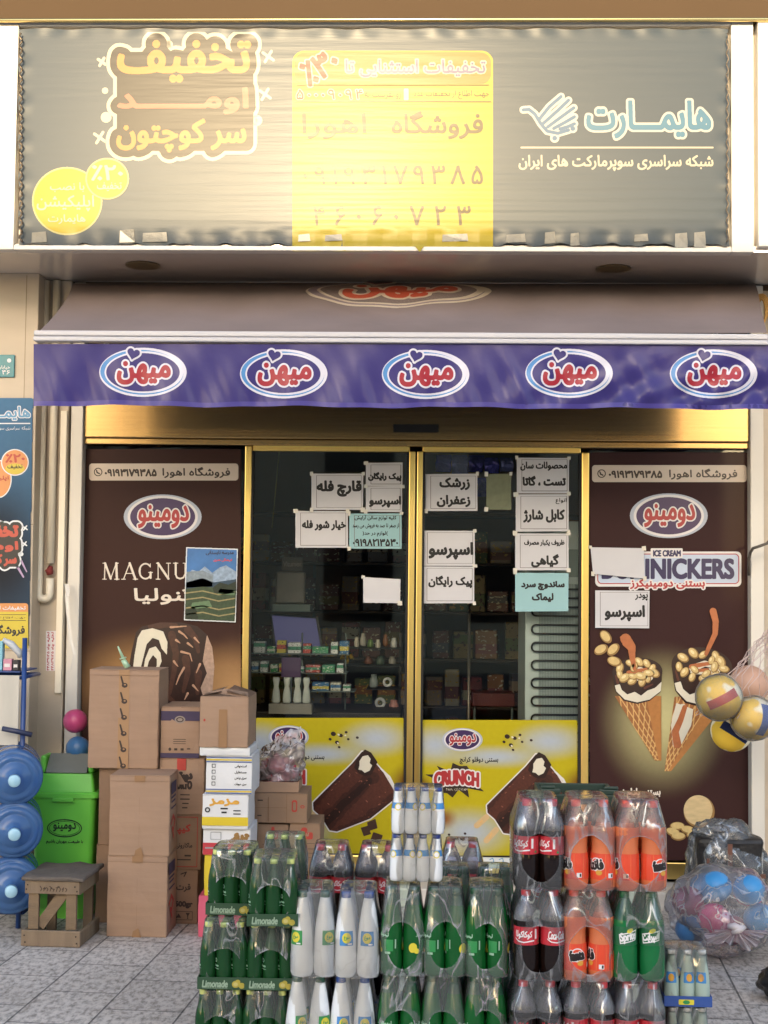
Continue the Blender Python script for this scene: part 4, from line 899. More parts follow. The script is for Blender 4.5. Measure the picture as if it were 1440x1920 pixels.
# right edge cable
bm = bmesh.new(); tube(bm, [P(1446, 1010, 7.25), P(1438, 1019, 7.25), P(1424, 1024, 7.25), P(1412, 1028, 7.26), P(1407, 1036, 7.3), P(1404, 1050, 7.33), P(1404, 1078, 7.37)], .008, 8)
tag(bm_obj('power_cable', bm, M('grey_cable', '#5a544c', .5)), 'dark cable bent round the right white jamb', 'cable')
bm = bmesh.new()
for k in range(4): tube(bm, [P(1424 + 14 * math.sin(t) * (1 - k * .15) + 4, 576 + 24 * math.cos(t) + 3 * k, 7.15 - .004 * k) for t in np.linspace(.3, 5.4, 14)], .006, 6)
tag(bm_obj('coiled_rope', bm, M('tan_rope', '#b58a4a', .7, ns=80, na=.3)), 'coil of tan rope hung at the right end of the awning', 'rope')

# ------------------------------------------------------------------ cartons
kraft = M('kraft_cardboard', '#9b7e68', .8, ns=4, na=.16, bs=40, bd=.06, stretch=(1, 1, 8))
kraft2 = M('kraft_cardboard_dark', '#8a6f59', .8, ns=3, na=.12, bs=40, bd=.06, stretch=(1, 1, 8))
kraft_in = M('cardboard_inside', '#7d6046', .85, ns=8, na=.15)
ktape = M('brown_tape', '#8f6c4c', .35, ns=10, na=.1)
pr_ink = M('carton_ink', '#3a2c26', .7, ns=30, na=.3); pr_pur = M('carton_purple_ink', '#3b2f4a', .7, ns=30, na=.15); pr_red = M('carton_red_ink', '#a8392f', .7, ns=30, na=.2)
wbox = M('white_carton', '#d2d2d4', .6, ns=4, na=.06); ybox = M('yellow_carton', '#cdb325', .6, ns=4, na=.08); rbox = M('red_carton', '#b5333c', .6, ns=4, na=.1); gbox = M('blue_stripe_ink', '#4a5f9a', .6); bkink = M('box_black_ink', '#26262a', .6)
class Carton:
    def __init__(s, label, x0, x1, Y, depth, z0, hpx, mat=kraft, rz=0.0, group=None, flaps=True, name='carton', cat='carton', seam='x'):
        s.k = FPX / Y; s.w = PX(x1, Y, 1450) - PX(x0, Y, 1450); s.h = hpx / s.k; s.d = depth; s.top = z0 + s.h; s.W = x1 - x0; s.H = hpx
        cx = (PX(x1, Y, 1450) + PX(x0, Y, 1450)) / 2
        s.o = empty(name, (cx, Y + depth / 2, z0), label, cat, group, rz)
        bm = bmesh.new(); top = s.h - (.004 if flaps else 0)
        bx(bm, -s.w / 2, -s.d / 2, .0008, s.w / 2, s.d / 2, top)
        bmesh.ops.subdivide_edges(bm, edges=bm.edges[:], cuts=6, use_grid_fill=True)
        rg = random.Random(int(x0 * 31 + hpx)); ph = rg.uniform(0, 6)
        for v in bm.verts:
            u, q, z = v.co.x / s.w * 2, v.co.y / s.d * 2, v.co.z / s.h
            bl = .004 * math.sin(math.pi * min(1, max(0, z))) * (1 + .4 * math.sin(ph + 3 * z))
            v.co.x += bl * (1 - q * q) * (u if abs(u) > .99 else 0); v.co.y += bl * (1 - u * u) * (q if abs(q) > .99 else 0)
            dn = Vector((mnoise.noise(v.co * 14 + Vector((ph, 0, 0))), mnoise.noise(v.co * 14 + Vector((0, ph, 5))), 0)) * .0034; v.co += dn
        es = [e for e in bm.edges if len(e.link_faces) == 2 and e.calc_face_angle(0) > .8]
        bmesh.ops.bevel(bm, geom=es, offset=.0025, segments=2, affect='EDGES')
        bm_obj('body', bm, mat, s.o, smooth=False)
        if flaps:
            for sg in (-1, 1):
                bm = bmesh.new()
                if seam == 'x': bx(bm, -s.w / 2, min(sg * .0015, sg * s.d / 2), top - .0002, s.w / 2, max(sg * .0015, sg * s.d / 2), s.h, .001)
                else: bx(bm, min(sg * .0015, sg * s.w / 2), -s.d / 2, top - .0002, max(sg * .0015, sg * s.w / 2), s.d / 2, s.h, .001)
                bm_obj('flap', bm, mat, s.o)
    def front(s, run=9999): return Print(lambda v, n: np.stack([(v[:, 0] - s.W / 2) / s.k, np.full(len(v), -s.d / 2 - .0045 - .0005 * n) + .0, (s.H - v[:, 1]) / s.k], 1), run)
    def side(s): return Print(lambda v, n: np.stack([np.full(len(v), s.w / 2 + .0062 + .0005 * n), -s.d / 2 + v[:, 0] / s.k, (s.H - v[:, 1]) / s.k], 1))
    def A(s, c=1.2): return Art(0, 0, s.W, s.H, c)
    def AS(s, c=1.2): return Art(0, 0, s.d * s.k, s.H, c)
# front pair
z = 0.0
gA = 'plain cartons stacked beside the wooden stool'
for i, lab in enumerate(('plain brown carton at the bottom of the front stack, beside the wooden stool', 'plain brown carton on top of the front stack, below the tall taped carton')):
    c = Carton(lab, 206, 318, 6.5, .23, z, 149, rz=(-.015, .02)[i], group=gA); z = c.top
    p = c.front(); p.add(c.A().rect(46, 0, 66, 12), ktape, 1).build('tape', c.o, False); p = c.front(); p.add(c.A().poly([(48, 149), (50, 138), (60, 132), (66, 149)]), ktape, 1).build('tape', c.o, False); p = c.front(); p.add(c.A().rect(0, 10, 112, 10.8).rect(56, 40, 56.6, 130), kraft2, 1); p.build('seam_print', c.o, False)
    p = c.side(); p.add(c.AS().rect(3, 14, 60, 36), pr_pur, 1).add(c.AS().rect(5, 40, 55, 44).rect(8, 48, 50, 52).rect(6, 60, 60, 63), pr_pur, 1).add(c.AS().stroke([(10, 90), (30, 78), (50, 90), (35, 105), (20, 100), (40, 120)], 7), pr_red, 1); p.build('print', c.o, False)
# column under and with the tall carton
z = 0.0
for i, lab in enumerate(('brown carton on the ground behind the wooden stool, mostly hidden', 'brown carton wedged between the green bin and the front carton stack')):
    c = Carton(lab, 184 + 2 * i, 296, 6.76, .24, z, 143.5, kraft2, rz=.01 * i, group='cartons under the tall one'); z = c.top
c = Carton('tall brown carton with a vertical seam of black marks, highest of the left stacks', 164, 295, 6.72, .25, z, 184, rz=.0, seam='y')
p = c.front(); p.add(c.A().rect(56, 0, 76, 184), M('seam_tape', '#9c7855', .5, ns=5, na=.08), 1).add(c.A().rect(0, 10, 131, 10.7), kraft2, 1)
a = c.A(1.4)
for k in range(6): a.stroke([(60, 13 + 30 * k), (65, 30 + 30 * k)], 3.2, 4).ell(67, 29 + 30 * k, 5.5, 4.5); a.cut(ell_pts(67.5, 28 + 30 * k, 2, 1.6))
p.add(a, pr_ink, 2); p.build('seam_print', c.o, False)
bm = bmesh.new(); tube(bm, [(-.01, 0, c.h), (-.035, .0, c.h + .04)], [.016, .012], 10); tube(bm, [(-.034, 0, c.h + .043), (-.036, 0, c.h + .05)], .017, 10); tube(bm, [(-.036, 0, c.h + .05), (-.062, 0, c.h + .105)], [.008, .004], 8)
t_ = bm_obj('glue_bottle', bm, M('pale_green_plastic', '#9fc0a4', .3)); t_.location = c.o.location; t_.data.transform(Matrix.Translation((0, 0, .002))); tag(t_, 'pale green nozzle bottle standing on the tall carton', 'bottle')
# D column
z = 0.0
c = Carton('brown carton marked 500gr at the bottom of the printed stack', 299, 374, 6.76, .3, z, 100, kraft2, seam='y'); z = c.top
p = c.front(); p.add(c.A(1.6).text('500gr', 34, 58, 66, 70, fa=False, bold=.9).text('قرت', 36, 26, 62, 40, bold=.5).stroke([(44, 8), (54, 4), (50, 12)], 2).rect(32, 76, 67, 92).minus(c.A(1.6).rect(33, 77, 66, 91)).text('▲', 36, 80, 46, 88, fa=False).poly([(54, 79), (62, 79), (59, 84), (58.6, 89), (61, 90), (55, 90), (57.4, 89), (57, 84)]), pr_ink, 1); p.build('print', c.o, False)
c = Carton('brown carton with a red printed frame, second from the bottom of the printed stack', 299, 379, 6.755, .3, z, 102, kraft2, seam='y'); z = c.top
p = c.front(); f = c.A(1.6).rect(14, 4, 74, 96).minus(c.A(1.6).rect(15.2, 5.2, 72.8, 94.8)).text('کیپا', 32, 18, 60, 36, bold=.8); p.add(f, pr_red, 1).add(c.A(1.6).text('ماکارونی', 32, 52, 64, 63, bold=.4).rect(34, 82, 62, 84).rect(50, 74, 62, 77), pr_ink, 1); p.build('print', c.o, False)
c = Carton('brown carton with bold black lettering under a red mark, third up in the printed stack', 299, 383, 6.75, .3, z, 104, kraft, seam='y'); z = c.top
p = c.front(); p.add(c.A(1.6).text('دورتو', 32, 26, 61, 41, bold=2).text('PORTO', 28, 42, 61, 56, fa=False, bold=1.4).rect(40, 66, 58, 68).rect(40, 74, 58, 76).rect(44, 82, 56, 84).rect(44, 90, 54, 92), pr_ink, 1).add(c.A().rect(33, 0, 50, 22), pr_red, 2); p.build('print', c.o, False)
c = Carton('brown carton with purple bands, topmost of the printed stack', 300, 373, 6.75, .3, z, 96, kraft, seam='y')
p = c.front(); p.add(c.A().rect(0, 8, 73, 26).rect(0, 86, 73, 95), pr_pur, 1).add(c.A(1.6).ell(36, 24, 10, 7), M('carton_seal', '#8d7f76', .6), 2).add(c.A(1.6).ell(36, 24, 7, 4.6).minus(c.A(1.6).ell(36, 24, 5, 3)).rect(24, 60, 48, 61).rect(24, 64, 48, 65).rect(24, 68, 48, 69).ell(18, 79, 2.6, 3).rect(26, 77, 32, 81).rect(38, 77, 44, 81).rect(50, 77, 56, 79), pr_ink, 3); p.build('print', c.o, False)
# E column
z = 0.0
c = Carton('small pink and white carton on the ground behind the limonade packs', 376, 470, 6.52, .27, z, 76, M('pink_carton', '#c8566e', .6, ns=4, na=.1), flaps=False); z = c.top
c = Carton('plain yellow carton under the nut box', 386, 474, 6.52, .27, z, 76, ybox); z = c.top
c = Carton('white and red carton printed with nuts, under the yellow striped carton', 383, 471, 6.52, .27, z, 48, wbox); z = c.top
p = c.front(); p.add(c.A().rect(0, 26, 88, 48), rbox, 1); nn = c.A(1.4); rg = random.Random(3)
for k in range(16): nn.ell(rg.uniform(52, 86), rg.uniform(10, 26), 5, 3.4, rg.uniform(0, 3))
p.add(nn, nutd, 2).add(c.A(1.4).rect(14, 6, 34, 20).minus(c.A(1.4).rect(15, 7, 33, 19)).rect(4, 34, 30, 37), M('grey_ink', '#8d8d92', .6), 2); p.build('print', c.o, False)
c = Carton('white carton with a broad yellow stripe and orange lettering', 380, 466, 6.5, .28, z, 64, wbox, rz=.01); z = c.top
p = c.front(); p.add(c.A().rect(0, 41, 86, 57), ybox, 1).add(c.A(1.5).text('مزمز', 14, 8, 68, 20, bold=1.2), M('orange_ink', '#cf9a3a', .6), 1).add(c.A(1.5).rect(34, 24, 48, 27).rect(36, 31, 46, 34).rect(58, 28, 72, 30).rect(58, 34, 72, 36).ell(10, 28, 5, 5).minus(c.A(1.5).ell(10, 28, 2.6, 2.6)), bkink, 1); p.build('print', c.o, False)
c = Carton('white carton with blue stripes and four tick boxes', 387, 473, 6.5, .28, z, 72, wbox, rz=-.012); z = c.top
p = c.front(); p.add(c.A(1.6).rect(0, 2, 86, 4).rect(0, 10, 86, 12).rect(0, 61, 86, 63).rect(0, 68, 86, 70), gbox, 1).add(c.A().rect(0, 6, 86, 8.5).rect(0, 64.5, 86, 67), ybox, 1)
a = c.A(1.8)
for k, wd in enumerate(('استخوانی', 'مستطیل', 'سری برنجی', 'سری حبوبات')):
    y = 16 + 11 * k; a.text(wd, 54, y, 76, y + 6, bold=.2); a.rect(11, y - 1, 18, y + 6); a.cut(rrect(12, y, 17, y + 5))
p.add(a, bkink, 1); p.build('print', c.o, False)
tr = Carton('shallow white cardboard tray under the open brown carton', 374, 468, 6.49, .29, z, 16, wbox, flaps=False, name='cardboard_tray', cat='tray'); z = tr.top
c = Carton('open brown carton with raised top flaps, on the white tray', 373, 464, 6.48, .30, z, 95, kraft, rz=.0, flaps=False)
p = c.front(); p.add(c.A().rect(36, 24, 52, 95), ktape, 1).build('tape', c.o, False); p = c.front(); p.add(c.A(1.5).ell(9, 44, 2, 2.4), pr_red, 1); p.build('stain_mark', c.o, False)
for nm, V in (('flap', [(-c.w / 2, -c.d / 2, c.h - .002), (c.w / 2, -c.d / 2, c.h - .002), (c.w / 2 - .02, -.02, c.h + .012), (-.01, -.03, c.h + .028), (-c.w / 2 + .02, -.04, c.h + .01)]), ('flap', [(c.w / 2, -c.d / 2, c.h - .001), (c.w / 2, c.d / 2, c.h - .001), (.01, c.d / 2 - .03, c.h + .035), (.0, -c.d / 2 + .06, c.h + .02)]), ('flap', [(-c.w / 2, c.d / 2, c.h - .001), (-c.w / 2, -c.d / 2, c.h - .001), (-.03, -c.d / 2 + .07, c.h + .018), (-.02, c.d / 2 - .03, c.h + .03)])):
    bm = bmesh.new(); f = bm.faces.new([bm.verts.new(v) for v in V]); bmesh.ops.solidify(bm, geom=[f], thickness=.004); bm_obj(nm, bm, kraft, c.o)
# F column
z = 0.0
for i, (a, b) in enumerate(((484, 542), (544, 602))):
    nm = ('left', 'right')[i]
    c = Carton('brown carton on the ground under the %s one of two red printed cartons' % nm, a, b, 6.82, .27, 0, 92, kraft2, seam='y')
    c = Carton('brown carton with a red bottle print, %s of the pair under the flat carton' % nm, a, b, 6.82, .27, c.top, 88 + 3 * i, kraft2, seam='y'); zt = c.top if i == 0 else zt
    p = c.front(); q = c.A(1.5)
    if i == 0: q.rect(20, 14, 39, 27, 2).poly([(26, 14), (27, 4), (32, 4), (33, 14)])
    else: q.rect(12, 16, 44, 29, 3).ell(28, 12, 6, 5)
    q2 = c.A(1.5).text('آبلیمو', 22, 17, 37, 24, bold=.5); p.add(q, pr_red, 1).add(q2, kraft, 2).add(c.A(1.5).rect(10, 36, 48, 37).rect(22, 46, 50, 47).rect(22, 54, 48, 55).rect(22, 62, 46, 63), pr_ink, 1).add(c.A(1.5).rect(12, 44, 20, 52, 3), pr_red, 1); p.build('print', c.o, False)
zf = max(zt, c.top)
c = Carton('flat brown carton lying across the pair of red printed cartons', 472, 577, 6.81, .28, zf + .001, 55, kraft2, seam='x')
p = c.front(); p.add(c.A(1.5).rect(76, 12, 86, 34, 4).minus(c.A(1.5).rect(78, 15, 84, 31, 3)).ell(96, 24, 4, 3).minus(c.A(1.5).ell(96, 24, 2.4, 1.6)), pr_red, 1).add(c.A().rect(66, 0, 67, 55).rect(32, 6, 33, 52).rect(0, 26, 66, 27), M('carton_crease', '#75583e', .8), 1).add(c.A(1.5).rect(12, 12, 22, 14).rect(12, 40, 20, 42), pr_ink, 1); p.build('print', c.o, False)
zt2 = c.top

# ------------------------------------------------------------------ clear plastic films
def film_mat(name, tint=(1, 1, 1), haze=.06, gl=.22, oval=None, ns=9.0, stretch=(1, 1, .35), rough=.14, bump=.9, tr=1.0, wr=.5):
    if name in MATS: return MATS[name]
    m = bpy.data.materials.new(name); MATS[name] = m; m.use_nodes = True; t = m.node_tree; t.nodes.clear(); N = t.nodes.new; L = t.links.new
    out = N('ShaderNodeOutputMaterial'); tc = N('ShaderNodeTexCoord'); mp = N('ShaderNodeMapping'); mp.inputs['Scale'].default_value = stretch; L(tc.outputs['Object'], mp.inputs[0])
    oi = N('ShaderNodeObjectInfo'); ad = N('ShaderNodeVectorMath'); ad.operation = 'ADD'; L(mp.outputs[0], ad.inputs[0]); ml = N('ShaderNodeMath'); ml.operation = 'MULTIPLY'; ml.inputs[1].default_value = 37; L(oi.outputs['Random'], ml.inputs[0]); L(ml.outputs[0], ad.inputs[1])
    n = N('ShaderNodeTexNoise'); n.inputs['Scale'].default_value = ns; n.inputs['Detail'].default_value = 2.5; n.inputs['Distortion'].default_value = 1.0; L(ad.outputs[0], n.inputs[0])
    rd = N('ShaderNodeMath'); rd.operation = 'SUBTRACT'; rd.inputs[1].default_value = .5; L(n.outputs[0], rd.inputs[0]); ab = N('ShaderNodeMath'); ab.operation = 'ABSOLUTE'; L(rd.outputs[0], ab.inputs[0])
    mr = N('ShaderNodeMapRange'); mr.inputs[1].default_value = 0.0; mr.inputs[2].default_value = .03; mr.inputs[3].default_value = 1; mr.inputs[4].default_value = 0; L(ab.outputs[0], mr.inputs[0])
    bp = N('ShaderNodeBump'); bp.inputs['Strength'].default_value = bump; bp.inputs['Distance'].default_value = .02; L(n.outputs[0], bp.inputs['Height'])
    tr_ = N('ShaderNodeBsdfTransparent'); tr_.inputs[0].default_value = (*[c * tr for c in tint], 1)
    gl_ = N('ShaderNodeBsdfGlossy'); gl_.inputs['Roughness'].default_value = rough; L(bp.outputs[0], gl_.inputs['Normal'])
    df = N('ShaderNodeBsdfDiffuse'); df.inputs[0].default_value = (*[.55 + .35 * c for c in tint], 1)
    tl = N('ShaderNodeBsdfTranslucent'); tl.inputs[0].default_value = (*[.55 + .35 * c for c in tint], 1); ads = N('ShaderNodeMixShader'); ads.inputs[0].default_value = .4; L(df.outputs[0], ads.inputs[1]); L(tl.outputs[0], ads.inputs[2])
    fr = N('ShaderNodeFresnel'); fr.inputs[0].default_value = 1.45; L(bp.outputs[0], fr.inputs['Normal'])
    f1 = N('ShaderNodeMath'); f1.operation = 'MULTIPLY_ADD'; f1.inputs[1].default_value = gl * 1.0; L(mr.outputs[0], f1.inputs[0]); L(fr.outputs[0], f1.inputs[2]); f1.use_clamp = True
    hz = N('ShaderNodeMath'); hz.operation = 'MULTIPLY_ADD'; hz.inputs[1].default_value = wr; hz.inputs[2].default_value = haze; L(mr.outputs[0], hz.inputs[0]); hm = N('ShaderNodeMath'); hm.operation = 'MULTIPLY'; L(hz.outputs[0], hm.inputs[0]); hm.inputs[1].default_value = 1
    m1 = N('ShaderNodeMixShader'); L(hm.outputs[0], m1.inputs[0]); L(tr_.outputs[0], m1.inputs[1]); L(ads.outputs[0], m1.inputs[2])
    m2 = N('ShaderNodeMixShader'); L(f1.outputs[0], m2.inputs[0]); L(m1.outputs[0], m2.inputs[1]); L(gl_.outputs[0], m2.inputs[2])
    last = m2
    if oval:   # the open end of the shrink sleeve
        a, zc, b, yf = oval
        mu = N('ShaderNodeVectorMath'); mu.operation = 'MULTIPLY_ADD'; mu.inputs[1].default_value = (1 / a, 0, 1 / b); mu.inputs[2].default_value = (0, 0, -zc / b); L(tc.outputs['Object'], mu.inputs[0])
        n3 = N('ShaderNodeTexNoise'); n3.inputs['Scale'].default_value = 14; L(ad.outputs[0], n3.inputs[0]); nv = N('ShaderNodeVectorMath'); nv.operation = 'MULTIPLY_ADD'; nv.inputs[1].default_value = (.36, 0, .36); nv.inputs[2].default_value = (-.18, 0, -.18); L(n3.outputs[1], nv.inputs[0]); sm = N('ShaderNodeVectorMath'); L(mu.outputs[0], sm.inputs[0]); L(nv.outputs[0], sm.inputs[1])
        ln = N('ShaderNodeVectorMath'); ln.operation = 'LENGTH'; L(sm.outputs[0], ln.inputs[0])
        sx = N('ShaderNodeSeparateXYZ'); L(tc.outputs['Object'], sx.inputs[0]); ay = N('ShaderNodeMath'); ay.operation = 'ABSOLUTE'; L(sx.outputs[1], ay.inputs[0]); gt = N('ShaderNodeMath'); gt.operation = 'GREATER_THAN'; gt.inputs[1].default_value = yf; L(ay.outputs[0], gt.inputs[0])
        lt = N('ShaderNodeMath'); lt.operation = 'LESS_THAN'; lt.inputs[1].default_value = 1; L(ln.outputs['Value'], lt.inputs[0]); an = N('ShaderNodeMath'); an.operation = 'MULTIPLY'; L(lt.outputs[0], an.inputs[0]); L(gt.outputs[0], an.inputs[1])
        rim = N('ShaderNodeMapRange'); rim.inputs[1].default_value = 1; rim.inputs[2].default_value = 1.10; rim.inputs[3].default_value = 2.0; rim.inputs[4].default_value = 1; L(ln.outputs['Value'], rim.inputs[0]); L(rim.outputs[0], hm.inputs[1])
        t2 = N('ShaderNodeBsdfTransparent'); m3 = N('ShaderNodeMixShader'); L(an.outputs[0], m3.inputs[0]); L(m2.outputs[0], m3.inputs[1]); L(t2.outputs[0], m3.inputs[2]); last = m3
    L(last.outputs[0], out.inputs[0]); return m
def goods_mat(name, base, acc, ink_):
    """printed packet: a colour band, a patch and rows of small marks"""
    if name in MATS: return MATS[name]
    m = M(name, base, .4, ns=20, na=.15); t = m.node_tree; b = t.nodes['Principled BSDF']; N = t.nodes.new; L = t.links.new
    cur = b.inputs['Base Color'].links[0].from_socket; tc = N('ShaderNodeTexCoord'); oi = N('ShaderNodeObjectInfo'); sx = N('ShaderNodeSeparateXYZ'); L(tc.outputs['Generated'], sx.inputs[0])
    def mixc(f, col):
        nonlocal cur
        mx = N('ShaderNodeMix'); mx.data_type = 'RGBA'; L(f, mx.inputs[0]); L(cur, mx.inputs[6]); mx.inputs[7].default_value = (*lin(col), 1); cur = mx.outputs[2]
    sh = N('ShaderNodeMath'); sh.operation = 'MULTIPLY_ADD'; sh.inputs[1].default_value = -.4; L(oi.outputs['Random'], sh.inputs[0]); L(sx.outputs[2], sh.inputs[2])
    cm_ = N('ShaderNodeMath'); cm_.operation = 'COMPARE'; cm_.inputs[1].default_value = .32; cm_.inputs[2].default_value = .17; L(sh.outputs[0], cm_.inputs[0]); mixc(cm_.outputs[0], acc)
    ad = N('ShaderNodeVectorMath'); ad.operation = 'MULTIPLY_ADD'; ad.inputs[1].default_value = (5, 1, 10); L(tc.outputs['Generated'], ad.inputs[0]); cb_ = N('ShaderNodeCombineXYZ'); L(oi.outputs['Random'], cb_.inputs[1]); v20 = N('ShaderNodeVectorMath'); v20.operation = 'SCALE'; v20.inputs['Scale'].default_value = 50; L(cb_.outputs[0], v20.inputs[0]); L(v20.outputs[0], ad.inputs[2])
    n = N('ShaderNodeTexNoise'); n.inputs['Scale'].default_value = 1; n.inputs['Detail'].default_value = 1; L(ad.outputs[0], n.inputs[0]); gt = N('ShaderNodeMath'); gt.operation = 'GREATER_THAN'; gt.inputs[1].default_value = .63; L(n.outputs[0], gt.inputs[0]); mixc(gt.outputs[0], ink_)
    L(cur, b.inputs['Base Color']); return m
def liquid_mat(name, col, clear=.25, back=.5, rough=.08):
    m = bpy.data.materials.new(name); MATS[name] = m; m.use_nodes = True; t = m.node_tree; t.nodes.clear(); N = t.nodes.new; L = t.links.new
    out = N('ShaderNodeOutputMaterial'); d = N('ShaderNodeBsdfDiffuse'); tl = N('ShaderNodeBsdfTranslucent'); tr = N('ShaderNodeBsdfTransparent'); g = N('ShaderNodeBsdfGlossy'); g.inputs['Roughness'].default_value = rough
    tc = N('ShaderNodeTexCoord'); n = N('ShaderNodeTexNoise'); n.inputs['Scale'].default_value = 12; L(tc.outputs['Object'], n.inputs[0]); mx = N('ShaderNodeMix'); mx.data_type = 'RGBA'; mx.inputs[6].default_value = (*[c * .85 for c in col], 1); mx.inputs[7].default_value = (*[min(1, c * 1.15) for c in col], 1); L(n.outputs[0], mx.inputs[0])
    L(mx.outputs[2], d.inputs[0]); L(mx.outputs[2], tl.inputs[0]); tr.inputs[0].default_value = (*[c ** .6 for c in col], 1)
    a = N('ShaderNodeMixShader'); a.inputs[0].default_value = back; L(d.outputs[0], a.inputs[1]); L(tl.outputs[0], a.inputs[2])
    b = N('ShaderNodeMixShader'); b.inputs[0].default_value = clear; L(a.outputs[0], b.inputs[1]); L(tr.outputs[0], b.inputs[2])
    fr = N('ShaderNodeFresnel'); fr.inputs[0].default_value = 1.5; c = N('ShaderNodeMixShader'); L(fr.outputs[0], c.inputs[0]); L(b.outputs[0], c.inputs[1]); L(g.outputs[0], c.inputs[2]); L(c.outputs[0], out.inputs[0]); return m

# ------------------------------------------------------------------ bottles and packs
KIND = {
 'cola': dict(H=.305, R=.0445, prof=[(0, .55), (.012, .78), (.05, .97), (.10, 1), (.30, 1), (.38, .985), (.40, .96), (.60, .96), (.62, .985), (.68, .98), (.74, .90), (.80, .74), (.86, .54), (.90, .40), (.925, .36)], lvl=.665, cap=('#c43a44', .375), lab=(.40, .60), R0=.965),
 'orange': dict(H=.305, R=.0445, prof=[(0, .55), (.012, .78), (.05, .97), (.10, 1), (.30, 1), (.40, .95), (.48, .90), (.56, .93), (.64, .99), (.70, .98), (.76, .88), (.82, .70), (.87, .50), (.905, .39), (.925, .36)], lvl=.715, cap=('#d4503f', .375), lab=(.13, .42), R0=1.004),
 'lime': dict(H=.30, R=.0445, prof=[(0, .55), (.012, .78), (.05, .97), (.10, 1), (.36, .98), (.42, .96), (.60, .96), (.66, .94), (.72, .86), (.80, .66), (.88, .48), (.905, .39), (.925, .36)], lvl=.69, cap=('#1d5a38', .375), lab=(.41, .62), R0=.965),
 'lemon': dict(H=.30, R=.0390, prof=[(0, .6), (.012, .82), (.05, .98), (.10, 1), (.22, 1), (.28, .96), (.36, .99), (.46, .99), (.56, .94), (.66, .83), (.78, .66), (.88, .50), (.925, .42)], lvl=.80, cap=('#14452c', .43), lab=(.24, .50), R0=1.0),
 'milk': dict(H=.29, R=.0405, prof=[(0, .70), (.012, .86), (.05, .98), (.12, 1), (.24, 1), (.30, .95), (.36, .955), (.46, .94), (.56, .86), (.68, .75), (.80, .61), (.90, .47), (.93, .40)], lvl=.99, cap=('#2f4f9a', .42), lab=(.38, .56), R0=None),
 'milk_small': dict(H=.160, R=.0232, prof=[(0, .72), (.02, .90), (.08, 1), (.30, 1), (.36, .97), (.48, .95), (.58, .88), (.70, .72), (.80, .60), (.88, .54), (.92, .52)], lvl=.99, cap=('#2a3f86', .54), lab=(.50, .68), R0=None),
 'malt': dict(H=.222, R=.0285, prof=[(0, .8), (.02, .95), (.06, 1), (.50, 1), (.58, .97), (.68, .84), (.78, .62), (.86, .47), (.95, .44)], lvl=.72, cap=('#c9cf7a', .47), lab=(.28, .50), R0=1.004),
 'juice': dict(H=.185, R=.0265, prof=[(0, .75), (.02, .92), (.08, 1), (.36, 1), (.46, .96), (.58, .86), (.70, .70), (.82, .54), (.90, .48)], lvl=.99, cap=('#c9c9c4', .5), lab=(.40, .62), R0=None),
}
pet = film_mat('clear_pet', (.88, .90, 1), .24, .0, rough=.06, bump=.1, ns=20, wr=0)
pet_o = film_mat('clear_pet_pink', (1, .85, .82), .20, .0, rough=.06, bump=.1, ns=20, wr=0)
pet_g = liquid_mat('green_pet', lin('#4f8f72'), .55, .5)
LIQ = {'cola': (pet, liquid_mat('cola_liquid', lin('#1c100d'), .05, .1)), 'orange': (pet_o, liquid_mat('orange_liquid', lin('#f58a5c'), .06, .25)), 'lime': (pet_g, liquid_mat('lime_liquid', lin('#23854a'), .12, .3)),
       'lemon': (liquid_mat('green_pet_dark', lin('#3a7a5c'), .45, .5), liquid_mat('lemon_liquid', lin('#196c30'), .15, .3)), 'milk': (liquid_mat('milk_top', lin('#eceef2'), .0, .04, .15), liquid_mat('milk_liquid', lin('#eceef2'), .0, .04, .15)), 'milk_small': (MATS['milk_top'], MATS['milk_liquid']),
       'malt': (liquid_mat('dark_green_pet', lin('#2f5c40'), .3, .4), liquid_mat('malt_liquid', lin('#1e5229'), .1, .3)), 'juice': (liquid_mat('juice_top', lin('#aab8a8'), .3, .4), liquid_mat('juice_liquid', lin('#b9ccc0'), .05, .15))}
lred = M('label_red', '#c02f3c', .35, ns=20, na=.06); lwht = M('label_white', '#e4e0e0', .4); lor = M('label_orange', '#e0492c', .35, ns=20, na=.06); lblk = M('label_black', '#1d1416', .4); lblue = M('label_blue', '#3f86c4', .4); lyel = M('label_yellow', '#d8c83a', .4); lgrn = M('label_green', '#2f8a4a', .4); lgd = M('label_dark_green', '#17603a', .4); lpale = M('label_pale_green', '#8fb89a', .4); lgold = M('label_gold', '#d69a3a', .4)
def prad(K, z):
    pf = K['prof']; 
    for (a, ra), (b, rb) in zip(pf, pf[1:]):
        if a <= z <= b: return K['R'] * (ra + (rb - ra) * (z - a) / (b - a))
    return K['R'] * pf[-1][1]
BODY, CAPM, LABM = {}, {}, {}
